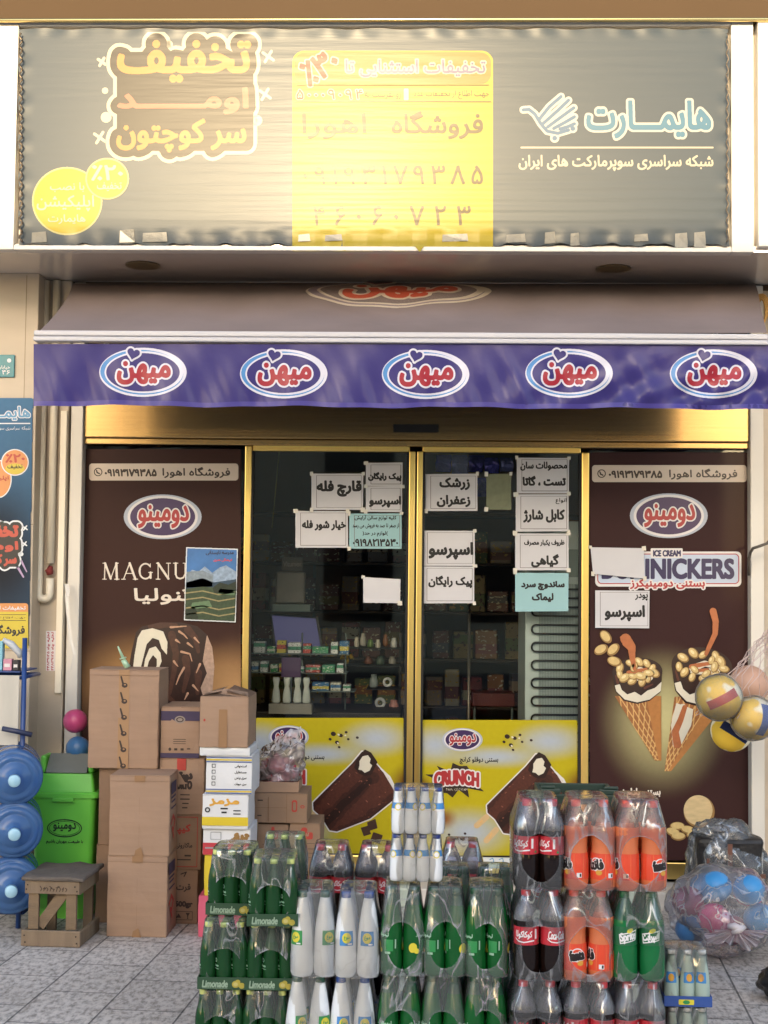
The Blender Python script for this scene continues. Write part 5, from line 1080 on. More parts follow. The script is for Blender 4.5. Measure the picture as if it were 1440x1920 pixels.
for k, K in KIND.items():
    H, Rr = K['H'], K['R']; bm = bmesh.new(); pf = [(r * Rr, z * H) for z, r in K['prof']]
    fine = []
    for (r0, z0), (r1, z1) in zip(pf, pf[1:]):
        fine += [(r0, z0)]
        if z0 < K['lvl'] * H < z1: t = (K['lvl'] * H - z0) / (z1 - z0); fine.append((r0 + (r1 - r0) * t, K['lvl'] * H))
    fine.append(pf[-1])
    lathe(bm, fine, 24, matf=lambda z: 0 if z > K['lvl'] * H else 1)
    # petal feet
    for v in bm.verts:
        if v.co.z < .09 * H and k not in ('malt',):
            a = math.atan2(v.co.y, v.co.x); v.co.z += (.012 * H if v.co.z > .005 * H else 0) * (math.cos(5 * a) * -.5)
    BODY[k] = bm.to_mesh and bm
    me = bpy.data.meshes.new('bottle'); bm.to_mesh(me); bm.free(); me.materials.append(LIQ[k][0]); me.materials.append(LIQ[k][1]); BODY[k] = me
    bm = bmesh.new(); cr = K['cap'][1] * Rr; lathe(bm, [(cr * .96, .925 * H), (cr, .93 * H), (cr, .99 * H), (cr * .9, H), (0, H)], 20)
    me = bpy.data.meshes.new('cap'); bm.to_mesh(me); bm.free(); me.materials.append(M('cap_' + k, K['cap'][0], .35, ns=60, na=.08)); CAPM[k] = me
greencap = M('cap_dark_green', '#1f4f3c', .35); CAPG = CAPM['milk'].copy(); CAPG.materials[0] = greencap
def label_mesh(kind, draw, off=.0006):
    """draw(U, A) paints in mm: x along the girth (0 = front), y down from the label top"""
    K = KIND[kind]; z1, z0 = K['lab'][1] * K['H'], K['lab'][0] * K['H']; hh = (z1 - z0) * 1000; g = math.pi * K['R'] * 1000
    def f(v, n):
        z = z1 - v[:, 1] / 1000; r = np.array([prad(K, q / K['H']) for q in z]) + off + .0003 * n; a = v[:, 0] / (K['R'] * 1000)
        return np.stack([r * np.sin(a), -r * np.cos(a), z], 1)
    pr = Print(f, 4); A = lambda c=.9: Art(-g, 0, g, hh, c); draw(pr, A, hh, g)
    o = pr.build('label', None, world=False); me = o.data; bpy.data.objects.remove(o); me.name = 'label'; return me
def d_cola(txts):
    def dr(pr, A, h, g):
        pr.add(A(.25).rect(-g, 0, g, h), lred, 0); a = A(.9)
        for i, (s, fa) in enumerate(txts):
            x = -g / 2 + i * g; a.text(s, x - 30, h * .22, x + 30, h * .66, fa=fa, bold=1.0, shear=.0 if fa else .25); a.stroke([(x - 34, h * .66), (x - 20, h * .80), (x, h * .84), (x + 22, h * .78), (x + 36, h * .76)], 3, 5)
        a.rect(-g / 2 + 42, 8, -g / 2 + 50, h - 20).rect(g / 2 + 42, h - 18, g / 2 + 54, h - 10); pr.add(a, lwht, 1).add(A().rect(-g / 2 + 56, h - 12, -g / 2 + 64, h - 5), lgrn, 2)
    return dr
LABM['cola'] = [label_mesh('cola', d_cola([('کوکاکولا', True), ('Coca-Cola', False)]))]
def d_zero(pr, A, h, g):
    pr.add(A(.25).rect(-g, 0, g, h), lblk, 0); a = A(.9)
    for x in (-g / 2, g / 2): a.text('کوکاکولا', x - 26, h * .2, x + 26, h * .6, bold=.8)
    pr.add(a, lred, 1)
LABM['zero'] = [label_mesh('cola', d_zero)]
def d_orange(pr, A, h, g):
    pr.add(A(.25).rect(-g, 0, g, h), lor, 0)
    for i, x in enumerate((-g / 2, g / 2)):
        pr.add(A().ell(x + 2, h * .42, 24, 23), lwht, 1).add(A().ell(x + 2, h * .40, 19, 18).minus(A().ell(x + 6, h * .55, 10, 8)), lor, 2)
        t = A().text('fanta' if i else 'فانتا', x - 24, h * .24, x + 26, h * .60, fa=not i, bold=2.6, rot=-.12); pr.add(t.copy().grow(2), lwht, 3).add(t, lblk, 4)
        pr.add(A().ell(x + 12, h * .72, 11, 9), lgold, 3).add(A().rect(x + 44, h * .74, x + 62, h * .92), lwht, 1).add(A().rect(x + 54, h * .77, x + 60, h * .89), lblk, 2)
LABM['orange'] = [label_mesh('orange', d_orange)]
def d_lime(pr, A, h, g):
    pr.add(A(.25).rect(-g, 0, g, h), lgd, 0)
    for i, x in enumerate((-g / 2, g / 2)):
        t = A().text('Sprite' if i else 'اسپرایت', x - 29, h * .28, x + 29, h * .84, fa=not i, bold=1.6, shear=.15 if i else 0, rot=-.16)
        fr = A().poly([(x - 34, h * .40), (x + 34, h * .16), (x + 30, h * .72), (x - 30, h * .92)]); fi = A().poly([(x - 30, h * .45), (x + 30, h * .24), (x + 27, h * .68), (x - 27, h * .85)])
        pr.add(fr.minus(fi).plus(t), lwht, 1).add(A().ell(x + 6, h * .20, 12, 7, -.4), lyel, 2)
LABM['lime'] = [label_mesh('lime', d_lime)]
def d_lemon(pr, A, h, g):
    for i, x in enumerate((-g / 2, g / 2)):
        pr.add(A().text('لیموناد', x - 20, h * .02, x + 20, h * .22, bold=.8).rect(x + 42, h * .3, x + 47, h * .7).rect(x + 6, h * .84, x + 26, h * .94), lpale, 1).add(A().rect(x + 2, h * .32, x + 36, h * .82), lgrn, 0)
        pr.add(A().ell(x - 30, h * .66, 14, 17, .3).ell(x - 16, h * .8, 10, 9), lyel, 2)
LABM['lemon'] = [label_mesh('lemon', d_lemon)]
def d_milk(col):
    def dr(pr, A, h, g):
        for x in (-g / 2, g / 2):
            w2 = 26; pr.add(A().rect(x - w2, 2, x + w2, h - 1, 2), lwht, 0).add(A().rect(x - w2, 2, x + w2, h - 1, 2), col, 1).add(A().ell(x, h * .48, 17, h * .34), lyel, 2)
            pr.add(A().text('دوغ', x - 10, h * .32, x + 10, h * .62, bold=.8), lgrn, 3).add(A().rect(x + 4, h * .82, x + 20, h * .92), lwht, 3)
    return dr
LABM['milk'] = [label_mesh('milk', d_milk(lblue)), label_mesh('milk', d_milk(lgrn))]
def d_ms(pr, A, h, g):
    pr.add(A(.5).rect(-g, 0, g, h), lblue, 0); pr.add(A().rect(-g, h * .72, g, h), lwht, 1)
    for x in (-g / 2, g / 2): pr.add(A().ell(x, h * .5, 13, h * .42), lyel, 2).add(A().ell(x, h * .5, 9, h * .30), lwht, 3)
LABM['milk_small'] = [label_mesh('milk_small', d_ms)]
def d_malt(pr, A, h, g):
    for x in (-g / 2, g / 2): pr.add(A().ell(x, h * .34, 7, 7).minus(A().ell(x, h * .34, 4.6, 4.6)).text('Lemonade', x - 14, h * .62, x + 14, h * .78, fa=False, bold=.4).rect(x - 16, h * .92, x + 16, h * .95), lpale, 1)
LABM['malt'] = [label_mesh('malt', d_malt)]
def d_juice(pr, A, h, g):
    for x in (-g / 2, g / 2): pr.add(A().rect(x - 20, 2, x + 20, h - 2, 2), lblue, 0).add(A().ell(x, h * .5, 11, h * .32), lgold, 1)
LABM['juice'] = [label_mesh('juice', d_juice)]
FILMS = {}
def hull(kind, nx, ny, pitch, z0=0.0):
    """the shrink sleeve: a rounded section that follows the bottles, closed over the caps"""
    K = KIND[kind]; n = 72; rings = []; V, F = [], []
    zs = list(np.linspace(.01, .93, 22)) + [.97, 1.004, 1.012]
    hx0, hy0 = pitch * (nx - 1) / 2, pitch * (ny - 1) / 2
    pt = [(z, prad(K, z)) for z in np.linspace(.03, .925, 60)] + [(1.0, K['cap'][1] * K['R'] + .002)]; hl = []
    for p_ in pt:                    # the film bridges hollows: upper convex hull of the profile
        while len(hl) > 1 and (hl[-1][1] - hl[-2][1]) * (p_[0] - hl[-2][0]) <= (p_[1] - hl[-2][1]) * (hl[-1][0] - hl[-2][0]): hl.pop()
        hl.append(p_)
    for z in zs:
        r = float(np.interp(z, [h_[0] for h_ in hl], [h_[1] for h_ in hl])) + .0022
        if z > 1.01: r *= .35
        if z < .03: r = prad(K, .06) + .002
        rg = []
        for k in range(n):
            a = 2 * math.pi * k / n; ca, sa = math.cos(a), math.sin(a); e = 5
            # superellipse of half sizes hx,hy
            hx, hy = hx0 + r, hy0 + r; q = (abs(ca / hx) ** e + abs(sa / hy) ** e) ** (-1 / e)
            sg = .0025 * math.sin(3 * a + 9 * z) * (z < .9)
            rg.append((q * ca + sg * ca * .4, q * sa + sg * sa * .4, z * K['H'] + z0))
        rings.append(rg)
    for rg in rings: V += rg
    for i in range(len(rings) - 1):
        for k in range(n): F.append((i * n + k, i * n + (k + 1) % n, (i + 1) * n + (k + 1) % n, (i + 1) * n + k))
    F.append(tuple((len(rings) - 1) * n + k for k in range(n)))
    me = bpy.data.meshes.new('shrink_wrap'); me.from_pydata(V, [], F); me.polygons.foreach_set('use_smooth', np.ones(len(me.polygons), bool)); return me
TINT = {'cola': (.97, .96, 1), 'orange': (1, .76, .66), 'lime': (.90, 1, .95), 'lemon': (.88, .97, .92), 'milk': (1, 1, 1), 'milk_small': (1, 1, 1), 'malt': (.90, .98, .92), 'juice': (1, 1, 1)}
HZ = {'cola': .08, 'orange': .15, 'lime': .08, 'lemon': .13, 'milk': .14, 'milk_small': .10, 'malt': .09, 'juice': .10}
PK = random.Random(11)
def pack(kind, cx_px, Y, z0, label, group, nx=2, ny=3, rot=(0, 0), rz=0.0, zero=False, lab=0, tray=None, caps=None, name='bottle_pack', wrap=True, gap=1.0):
    """cx_px: middle of the front row in the photo, Y: distance of its front"""
    K = KIND[kind]; p = 2 * K['R'] * gap; dx = PX(cx_px, Y, 1750); o = empty(name, (dx, Y + p * ny / 2, z0), label, 'bottle pack', group, rz)
    zb = .004 if tray else 0.0
    for j in range(ny):
        for i in range(nx):
            b = bpy.data.objects.new('bottle', BODY[kind]); COL.objects.link(b); b.parent = o
            b.location = ((i - (nx - 1) / 2) * p + PK.uniform(-.0006, .0006), (j - (ny - 1) / 2) * p, zb)
            b.rotation_euler = (PK.uniform(-.01, .01), PK.uniform(-.012, .012), (rot[i % len(rot)] if j == 0 else PK.uniform(-3, 3)))
            c = bpy.data.objects.new('cap', caps or CAPM[kind]); COL.objects.link(c); c.parent = b
            l = LABM['zero' if zero else kind]; l_ = bpy.data.objects.new('label', l[lab % len(l)]); COL.objects.link(l_); l_.parent = b
    if wrap:
        key = (kind, nx, ny, zb, gap)
        if key not in FILMS:
            me = hull(kind, nx, ny, p, zb); ov = (p * nx * .36, K['H'] * .36, K['H'] * (.26 if kind != 'malt' else .27), p * ny / 2 - .012)
            me.materials.append(film_mat('film_%s_%d_%d' % (kind, nx, ny), TINT[kind], HZ[kind], .12 if 'milk' in kind else .35, oval=ov if kind not in ('milk', 'milk_small') else None, ns=10 if kind != 'malt' else 14, wr=.28 if kind in ('lemon', 'malt', 'lime') else .03 if 'milk' in kind else .10, bump=.55 if kind in ('lemon', 'malt') else .3)); FILMS[key] = me
        f = bpy.data.objects.new('shrink_wrap', FILMS[key]); COL.objects.link(f); f.parent = o
    if tray:
        tm_, th, draw = tray; hx, hy = p * nx / 2 + .003, p * ny / 2 + .003; bm = bmesh.new()
        bx(bm, -hx, -hy, .0005, hx, hy, .004)
        for q in ((-hx, -hy, hx, -hy + .0025), (-hx, hy - .0025, hx, hy), (-hx, -hy + .0025, -hx + .0025, hy - .0025), (hx - .0025, -hy + .0025, hx, hy - .0025)): bx(bm, q[0], q[1], .004, q[2], q[3], th)
        t = bm_obj('tray', bm, tm_, o)
        if draw:
            wmm, hmm = hx * 2000, th * 1000; pr = Print(lambda v, n: np.stack([v[:, 0] / 1000 - hx, np.full(len(v), -hy - .0009 - .0004 * n), th - v[:, 1] / 1000], 1)); draw(pr, wmm, hmm); pr.build('tray_print', t, world=False)
    return o

# ------------------------------------------------------------------ packs on the pavement
YC = 4.8; hC = .305
g1, g2, g3, g4, g5 = 'cola and fizzy drink packs in three stacks', 'green lemon drink packs', 'white yoghurt drink packs', 'green limonade trays', 'packs standing behind the front row'
q = math.pi
pack('cola', 1012, YC, 2 * hC, 'cola bottle pack on top of the left fizzy drink stack', g1, rot=(.95, .6))
pack('cola', 1014, YC, hC, 'cola bottle pack in the middle of the left fizzy drink stack', g1, rot=(1.3, -1.35))
pack('cola', 1008, YC - .01, 0, 'black labelled cola bottle pack at the foot of the left fizzy drink stack', g1, rot=(1.3, 1.5), zero=True)
pack('orange', 1108, YC, 2 * hC, 'orange drink pack on top of the middle fizzy drink stack', g1, rot=(.55, .85), gap=1.06)
pack('orange', 1105, YC, hC, 'orange drink pack in the middle of the middle fizzy drink stack', g1, rot=(-1.45, .3), gap=1.02)
pack('cola', 1107, YC - .01, 0, 'cola bottle pack under the two orange packs of the middle stack', g1, rot=(.2, -1.3))
pack('orange', 1204, YC, 2 * hC, 'orange drink pack on top of the right fizzy drink stack', g1, rot=(.2, -1.2), gap=1.06)
pack('lime', 1201, YC, hC + .003, 'green lime drink pack in the middle of the right fizzy drink stack', g1, rot=(-1.4, 1.35), gap=1.03)
pack('cola', 1203, YC - .01, 0, 'cola bottle pack at the foot of the right fizzy drink stack', g1, rot=(1.5, -1.5))
YG = 4.85; hG = .30
for i, (cx, nm) in enumerate(((754, 'left'), (835, 'middle'), (914, 'right'))):
    pack('lemon', cx - 3, YG, 0, 'green lemon drink pack at the foot of the %s one of the three green stacks' % nm, g2, rot=(1.4 - .5 * i, -1.2 + .4 * i), rz=.02 * (i - 1))
    pack('lemon', cx, YG, hG, 'green lemon drink pack on top of the %s one of the three green stacks' % nm, g2, rot=(.8, -.9 + .7 * i), rz=-.015 * (i - 1))
for i, cx in enumerate((848, 928)):
    nm = ('left', 'right')[i]
    pack('lemon', cx, 5.20, 0, 'hidden lower green pack, %s one behind the three green stacks' % nm, g5, ny=2)
    pack('lemon', cx, 5.20, hG, 'upper green pack, %s one behind the three green stacks' % nm, g5, ny=2, rot=(.4, 2))
hM = .29
pack('milk', 578, YG, 0, 'white yoghurt drink pack with green labels at the foot of the left white stack', g3, rot=(2.2, 2.2), lab=1, caps=CAPG)
pack('milk', 586, YG, hM, 'white yoghurt drink pack with green caps and labels on top of the left white stack', g3, rot=(1.0, 2.0), lab=1, caps=CAPG, rz=.02)
pack('milk', 662, YG, 0, 'white yoghurt drink pack with blue labels at the foot of the right white stack', g3, rot=(1.9, 1.65))
pack('milk', 669, YG, hM, 'white yoghurt drink pack with blue caps and labels on top of the right white stack', g3, rot=(1.75, -1.65), rz=-.015)
for k, lab in enumerate(('lower pack of small white bottles with navy caps, on the green lemon pack', 'upper pack of small white bottles with navy caps, highest thing on the green stacks')):
    pack('milk_small', 779 + 3 * k, 4.90, 2 * hG + .013 + k * .164, lab, 'small white bottle packs', nx=4, ny=3, rot=((1.0, 2.1, .9, 1.6), (1.6, 2.4, 1.1, .6))[k])
# limonade trays
tg = M('limonade_tray_card', '#27472f', .5, ns=6, na=.1)
def d_tray(pr, w_, h_):
    A = lambda c=1.0: Art(0, 0, w_, h_, c)
    t = A().text('Limonade', w_ * .10, h_ * .25, w_ * .60, h_ * .80, fa=False, bold=1.2, shear=.15); t.rect(w_ * .1, h_ * .86, w_ * .6, h_ * .89)
    pr.add(t, M('limonade_print', '#8fa38c', .5), 1).add(A().ell(w_ * .76, h_ * .55, 13, 12).ell(w_ * .88, h_ * .66, 11, 10).ell(w_ * .80, h_ * .36, 9, 8), M('lemon_print', '#a8983a', .5, ns=60, na=.25), 1).add(A().ell(w_ * .76, h_ * .55, 8, 7), M('lemon_flesh', '#b8ac68', .5), 2)
TR = (tg, .042, d_tray); hL = .232
for nm, cx, yy, n in (('left', 414, 4.90, 3), ('right', 502, 4.90, 2)):
    for i in range(n):
        lv = ('bottom', 'second', 'third')[i]
        pack('malt', cx + (-2, 4, 18)[i], yy + (0, 0, .10)[i], i * hL, 'green limonade bottle tray, %s level of the %s limonade stack' % (lv, nm), g4, nx=3, ny=4, tray=TR, rot=(.2, .5, .1), rz=(.0, .015, -.02)[i])
pack('malt', 508, 4.85, 2 * hL, 'green limonade bottle tray jutting forward on top of the right limonade stack', g4, nx=3, ny=4, tray=TR, rot=(.3, -.2, .4), rz=.04)
for i in range(3): pack('malt', 530, 5.32, i * hL, 'green limonade bottle tray behind the right limonade stack, %s level' % ('bottom', 'middle', 'top')[i], g5, nx=3, ny=2, tray=TR, rot=(.3, .1, .4))
# cola packs behind
for i, cx in enumerate((618, 706, 866)):
    nm = ('behind the left white stack', 'behind the right white stack', 'behind the green stacks, near the white threshold strip')[i]
    pack('cola', cx, 5.55 + (i == 2) * .1, 0, 'lower cola pack standing ' + nm, g5, ny=2)
    pack('cola', cx, 5.55 + (i == 2) * .1, hC, 'upper cola pack with red caps ' + nm, g5, ny=2, rot=(.9, 1.2))
pack('cola', 1046, 5.48, 0, 'lower cola pack under the dark green crate', g5, nx=2, ny=2); pack('cola', 1046, 5.48, hC, 'upper cola pack under the dark green crate', g5, nx=2, ny=2, rot=(.6, 1.0))
pack('cola', 1130, 5.48, 0, 'lower cola pack under the right end of the dark green crate', g5, nx=2, ny=2); pack('cola', 1130, 5.48, hC, 'upper cola pack under the right end of the dark green crate', g5, nx=2, ny=2)
# dark green crate
def crate():
    o = empty('plastic_crate', (PX(1087, 5.46, 1500), 5.46 + .16, 2 * hC + .002), 'dark green plastic crate with raised handles, behind the cola stacks', 'crate')
    m = M('dark_green_crate', '#24382f', .45, ns=12, na=.15); w2, d2, h = .150, .16, .24
    bm = bmesh.new()
    bx(bm, -w2, -d2, 0, w2, d2, .008); bm_obj('base', bm, m, o); bm = bmesh.new()
    bx(bm, -w2, -d2, h - .05, w2, -d2 + .012, h - .012, .003); bx(bm, -w2, d2 - .012, h - .05, w2, d2, h - .012, .003); bx(bm, -w2, -d2 + .012, h - .05, -w2 + .012, d2 - .012, h - .012); bx(bm, w2 - .012, -d2 + .012, h - .05, w2, d2 - .012, h - .012)
    bx(bm, -w2 - .006, -d2 - .006, h - .024, w2 + .006, -d2 + .001, h - .016)
    bm_obj('rim', bm, m, o)
    bm = bmesh.new()
    for sy in (-d2 + .003, d2 - .007):
        for k in range(9): x = -w2 + .012 + k * (2 * w2 - .03) / 8; bx(bm, x, sy, .008, x + .008, sy + .004, h - .05)
        for z in (.05, .10, .145): bx(bm, -w2 + .004, sy + .0045, z, w2 - .004, sy + .007, z + .010)
    bm_obj('lattice', bm, m, o)
    for sx in (-1, 1):
        bm = bmesh.new(); bx(bm, min(sx * w2, sx * (w2 - .075)), -d2, h - .0118, max(sx * w2, sx * (w2 - .075)), -d2 + .02, h + .008, .004); bx(bm, min(sx * w2, sx * (w2 - .055)), -d2, h + .0082, max(sx * w2, sx * (w2 - .055)), -d2 + .02, h + .02, .004)
        bm_obj('handle', bm, m, o)
    return o
crate()
# right: small juice packs in blue trays
bt = M('blue_tray_card', '#2f4f94', .5, ns=8, na=.1)
def d_bt(pr, w_, h_): pr.add(Art(0, 0, w_, h_, 1).rect(w_ * .3, h_ * .3, w_ * .62, h_ * .8, 3), lyel, 1).add(Art(0, 0, w_, h_, 1).ell(w_ * .46, h_ * .55, 12, 7), lgrn, 2)
for i in range(2): pack('juice', 1291, 4.92, i * .197, '%s pack of small pale bottles in a blue tray, right of the fizzy drink stacks' % ('lower', 'upper')[i], 'small pale bottle packs', nx=3, ny=3, tray=(bt, .036, d_bt), rot=(1.4, 1.7, 1.2), rz=-.02)

# ------------------------------------------------------------------ green bin
def loft(bm, secs, mat=0, cap0=True, cap1=True, r=.15, n=6):
    rings = []
    for (x0, y0, x1, y1, z) in secs:
        rr = min(x1 - x0, y1 - y0) * r; pts = rrect(x0, y0, x1, y1, rr) if rr > 1e-5 else rrect(x0, y0, x1, y1); rings.append([bm.verts.new((a, b, z)) for a, b in pts])
    for i in range(len(rings) - 1):
        m = len(rings[i])
        for k in range(m): f = bm.faces.new((rings[i][k], rings[i][(k + 1) % m], rings[i + 1][(k + 1) % m], rings[i + 1][k])); f.material_index = mat
    if cap0: bm.faces.new(rings[0][::-1]).material_index = mat
    if cap1: bm.faces.new(rings[-1]).material_index = mat
YBn = 6.8; bx0, bx1 = PX(51, YBn, 1500), PX(184, YBn, 1500); hw = (bx1 - bx0) / 2; hd = .13
o = empty('trash_bin', ((bx0 + bx1) / 2, YBn + hd, 0), 'bright green plastic bin with a grey swing flap, behind the wooden stool', 'bin')
gp = M('green_bin_plastic', (.12, .50, .05), .42, ns=5, na=.1, bs=60, bd=.04); gpd = M('grey_flap_plastic', '#6d7069', .5, ns=9, na=.2)
zr = PZ(1502, YBn); zs_ = PZ(1463, YBn); zt_ = PZ(1428, YBn)
bm = bmesh.new(); loft(bm, [(-hw * .76, -hd * .78, hw * .76, hd * .78, .0), (-hw * .90, -hd * .92, hw * .90, hd * .92, zr - .012)], r=.12); bm_obj('body', bm, gp, o)
bm = bmesh.new(); loft(bm, [(-hw, -hd, hw, hd, zr - .011), (-hw, -hd, hw, hd, zr + .008), (-hw * .93, -hd * .93, hw * .93, hd * .93, zr + .016)], r=.12); bm_obj('rim', bm, gp, o); bm = bmesh.new(); bx(bm, -.05, -hd - .006, zr - .03, .055, -hd + .01, zr - .0115, .003); bm_obj('latch', bm, gp, o)
bm = bmesh.new(); loft(bm, [(-hw * .86, -hd * .86, hw * .86, hd * .86, zr + .0165), (-hw * .76, -hd * .62, hw * .76, hd * .62, zs_)], r=.08); 
for sx in (-1, 1):
    a, b = sx * hw * .76, sx * hw * .60; bx(bm, min(a, b), -hd * .5, zs_ + .0005, max(a, b), hd * .5, zt_ - .004, .012)
bm_obj('lid', bm, gp, o)
bm = bmesh.new(); v = [(-hw * .585, -hd * .6, zs_ + .004), (hw * .585, -hd * .6, zs_ + .004), (hw * .56, 0, zt_), (-hw * .56, 0, zt_), (-hw * .585, hd * .6, zs_ + .004), (hw * .585, hd * .6, zs_ + .004)]; v = [bm.verts.new(q_) for q_ in v]
for f in ((0, 1, 2, 3), (3, 2, 5, 4), (0, 3, 4), (1, 5, 2), (0, 4, 5, 1)): bm.faces.new([v[i] for i in f])
bm_obj('swing_flap', bm, gpd, o)
s_ = FPX / YBn; pr = Print(lambda v, n: np.stack([(v[:, 0] - 117.5) / s_, -hd * (.78 + .14 * ((1755 - v[:, 1]) / (1755 - 1505))) - .002 - .0005 * n, zr - (v[:, 1] - 1502) / s_], 1))
A = lambda c=1.4: Art(80, 1535, 160, 1600, c); bt_ = A().ell(121, 1563, 33, 17).minus(A().ell(121, 1563, 31, 15)).ell(121, 1563, 29, 13.4).minus(A().ell(121, 1563, 28, 12.6)).text('دومینو', 100, 1553, 142, 1569, bold=.7).text('با طبیعت مهربان باشیم', 87, 1584, 156, 1593, bold=.3)
pr.add(bt_, M('bin_ink', '#14301a', .5), 1).build('bin_print', o, False)

# ------------------------------------------------------------------ wooden stool
YSt = 6.3; sx0, sx1 = PX(40, YSt, 1760), PX(153, YSt, 1760); w2 = (sx1 - sx0) / 2; d_ = .31; hS = .313
o = empty('wooden_stool', ((sx0 + sx1) / 2 + .004, YSt + d_ / 2, 0), 'worn wooden stool with a grey padded seat, in front of the green bin', 'stool', rz=-.05)
wd1 = M('worn_wood', '#76634e', .85, ns=4, na=.3, bs=30, bd=.3, stretch=(1, 1, 6)); wd2 = M('worn_wood_board', '#7d6b58', .85, ns=4, na=.32, bs=30, bd=.3, stretch=(6, 1, 1)); wsd = M('grey_worn_padding', '#5f564f', .9, ns=14, na=.35, bs=25, bd=.5)
hd2 = d_ / 2
for sx in (-1, 1):
    bm = bmesh.new(); x = sx * (w2 - .05); bx(bm, x - .024, -hd2 + .012, .0745, x + .024, -hd2 + .034, .262, .003); bm_obj('leg', bm, wd1, o)
    bm = bmesh.new(); bx(bm, x - .022, hd2 - .036, .002, x + .022, hd2 - .012, .262, .003)
    bmesh.ops.transform(bm, matrix=Matrix.Shear('XZ', 4, (-.03 * sx, 0)) if False else Matrix.Identity(4), verts=bm.verts); bm_obj('leg', bm, wd1, o)
bm = bmesh.new(); bx(bm, -w2 + .012, -hd2, .235, w2 - .01, -hd2 + .0115, .292, .003); bm_obj('apron', bm, wd2, o)
for sx in (-1, 1):
    bm = bmesh.new(); bx(bm, sx * (w2 - .016) - .008, -hd2 + .012, .232, sx * (w2 - .016) + .008, hd2, .29, .003); bm_obj('apron', bm, M('worn_wood_side', '#7b6a54', .85, ns=4, na=.3, bs=30, bd=.3, stretch=(1, 6, 1)), o)
bm = bmesh.new(); bx(bm, -w2, -hd2 - .004, .0015, w2, -hd2 + .0115, .073, .004); bm_obj('foot_board', bm, wd2, o)
for sx in (-1, 1):
    bm = bmesh.new(); bx(bm, sx * (w2 - .009) - .008, -hd2 + .012, .0015, sx * (w2 - .009) + .008, hd2, .068, .004); bm_obj('foot_board', bm, MATS['worn_wood_side'], o)
bm = bmesh.new(); a, b = Vector((-w2 + .075, -hd2 + .024, .085)), Vector((w2 - .09, -hd2 + .024, .235)); dd = (b - a).normalized(); n_ = Vector((-dd.z, 0, dd.x)) * .024
vs = [bm.verts.new(a + n_ * s + Vector((0, t, 0))) for t in (0, .018) for s in (-1, 1)] + [bm.verts.new(b + n_ * s + Vector((0, t, 0))) for t in (0, .018) for s in (-1, 1)]
for f in ((0, 1, 5, 4), (2, 6, 7, 3), (0, 4, 6, 2), (1, 3, 7, 5), (0, 2, 3, 1), (4, 5, 7, 6)): bm.faces.new([vs[i] for i in f])
bm_obj('brace', bm, wd1, o)
bm = bmesh.new(); bx(bm, -w2 - .004, -hd2 - .012, .293, w2 + .012, hd2 + .02, hS, .008); bmesh.ops.subdivide_edges(bm, edges=bm.edges[:], cuts=4, use_grid_fill=True)
for v in bm.verts: v.co.z += (.008 * mnoise.noise(v.co * 16) + .004 * mnoise.noise(v.co * 40)) * (v.co.z > .30); v.co.y += .005 * mnoise.noise(v.co * 12 + Vector((3, 0, 0)))
bm_obj('seat', bm, wsd, o, smooth=True)
bm = bmesh.new(); rg = random.Random(2)
for x, z in [(-w2 + .02, .255), (-w2 + .025, .275), (w2 - .03, .27), (w2 - .02, .25), (-w2 + .016, .05), (-w2 + .02, .02), (w2 - .02, .05), (w2 - .016, .02), (.0, .262), (.03, .268), (-.03, .26)]:
    yy = -hd2 - .0005 if z > .1 else -hd2 - .0045
    bx(bm, x - .003, yy - .002, z - .003, x + .003, yy + .001, z + .003)
bm_obj('nails', bm, M('rusty_nail', '#3a302a', .6, metal=.5), o)
a = Art(0, 0, 113, 24, 1.4); 
for k in range(9): a.stroke([(34 + 6 * k, 9 + 5 * ((k * 5) % 3) / 2), (37 + 6 * k, 14 - 3 * (k % 2)), (35 + 6 * k, 18)], 1.8)
pr = Print(lambda v, n: np.stack([(v[:, 0] - 56) / 413, np.full(len(v), -hd2 - .0012), .292 - v[:, 1] / 413], 1)); pr.add(a, M('stool_stain', '#4a3b30', .8), 0).build('stain_mark', o, False)

# ------------------------------------------------------------------ water bottle rack
o = empty('bottle_rack', P(0, 1700, 6.75), 'blue metal rack with a pale panel at the left, holding water bottles and goods', 'rack')
o.location.z = 0
rb = M('blue_rack_paint', '#22407a', .4, ns=10, na=.15)
bm = bmesh.new()
for Yq in (6.62, 6.95): 
    p0 = P(42, 1400, Yq); tube(bm, [(p0.x, Yq, .002), (p0.x, Yq, P(42, 1196, Yq).z)], .012, 10)
    p1 = P(-150, 1400, Yq); tube(bm, [(p1.x, Yq, .002), (p1.x, Yq, P(42, 1196, Yq).z)], .012, 10)
for yy in (1271, 1545, 1640, 1712): 
    a, b = P(42, yy, 6.64), P(-150, yy, 6.64); tube(bm, [(a.x, 6.645, a.z), (b.x, 6.645, a.z)], .009, 8); tube(bm, [(a.x, 6.925, a.z), (b.x, 6.925, a.z)], .009, 8); tube(bm, [(a.x, 6.64, a.z), (a.x, 6.93, a.z)], .009, 8)
bm_obj('frame', bm, rb, o, world=True)
box_part('shelf', rb, P(-150, 1270, 6.63).x, 6.63, PZ(1271, 6.63), P(37, 1270, 6.63).x, 6.93, PZ(1268, 6.63), o, .002)
box_part('panel', M('pale_rack_panel', '#b9b4aa', .5, ns=18, na=.2, stretch=(1, 1, .15)), P(-150, 1270, 6.6).x, 6.60, PZ(1408, 6.6), P(36, 1270, 6.6).x, 6.606, PZ(1276, 6.6), o, .001)
bm = bmesh.new(); tube(bm, [P(4, 1366, 6.55), P(30, 1371, 6.56), P(60, 1378, 6.57)], .0125, 10); bm_obj('handle', bm, M('dark_handle', '#2a2f4a', .4), o, world=True)
wb_m = liquid_mat('blue_water_bottle', lin('#6496dc'), .32, .5, .12); wcap = M('pale_blue_cap', '#9cc4d8', .4)
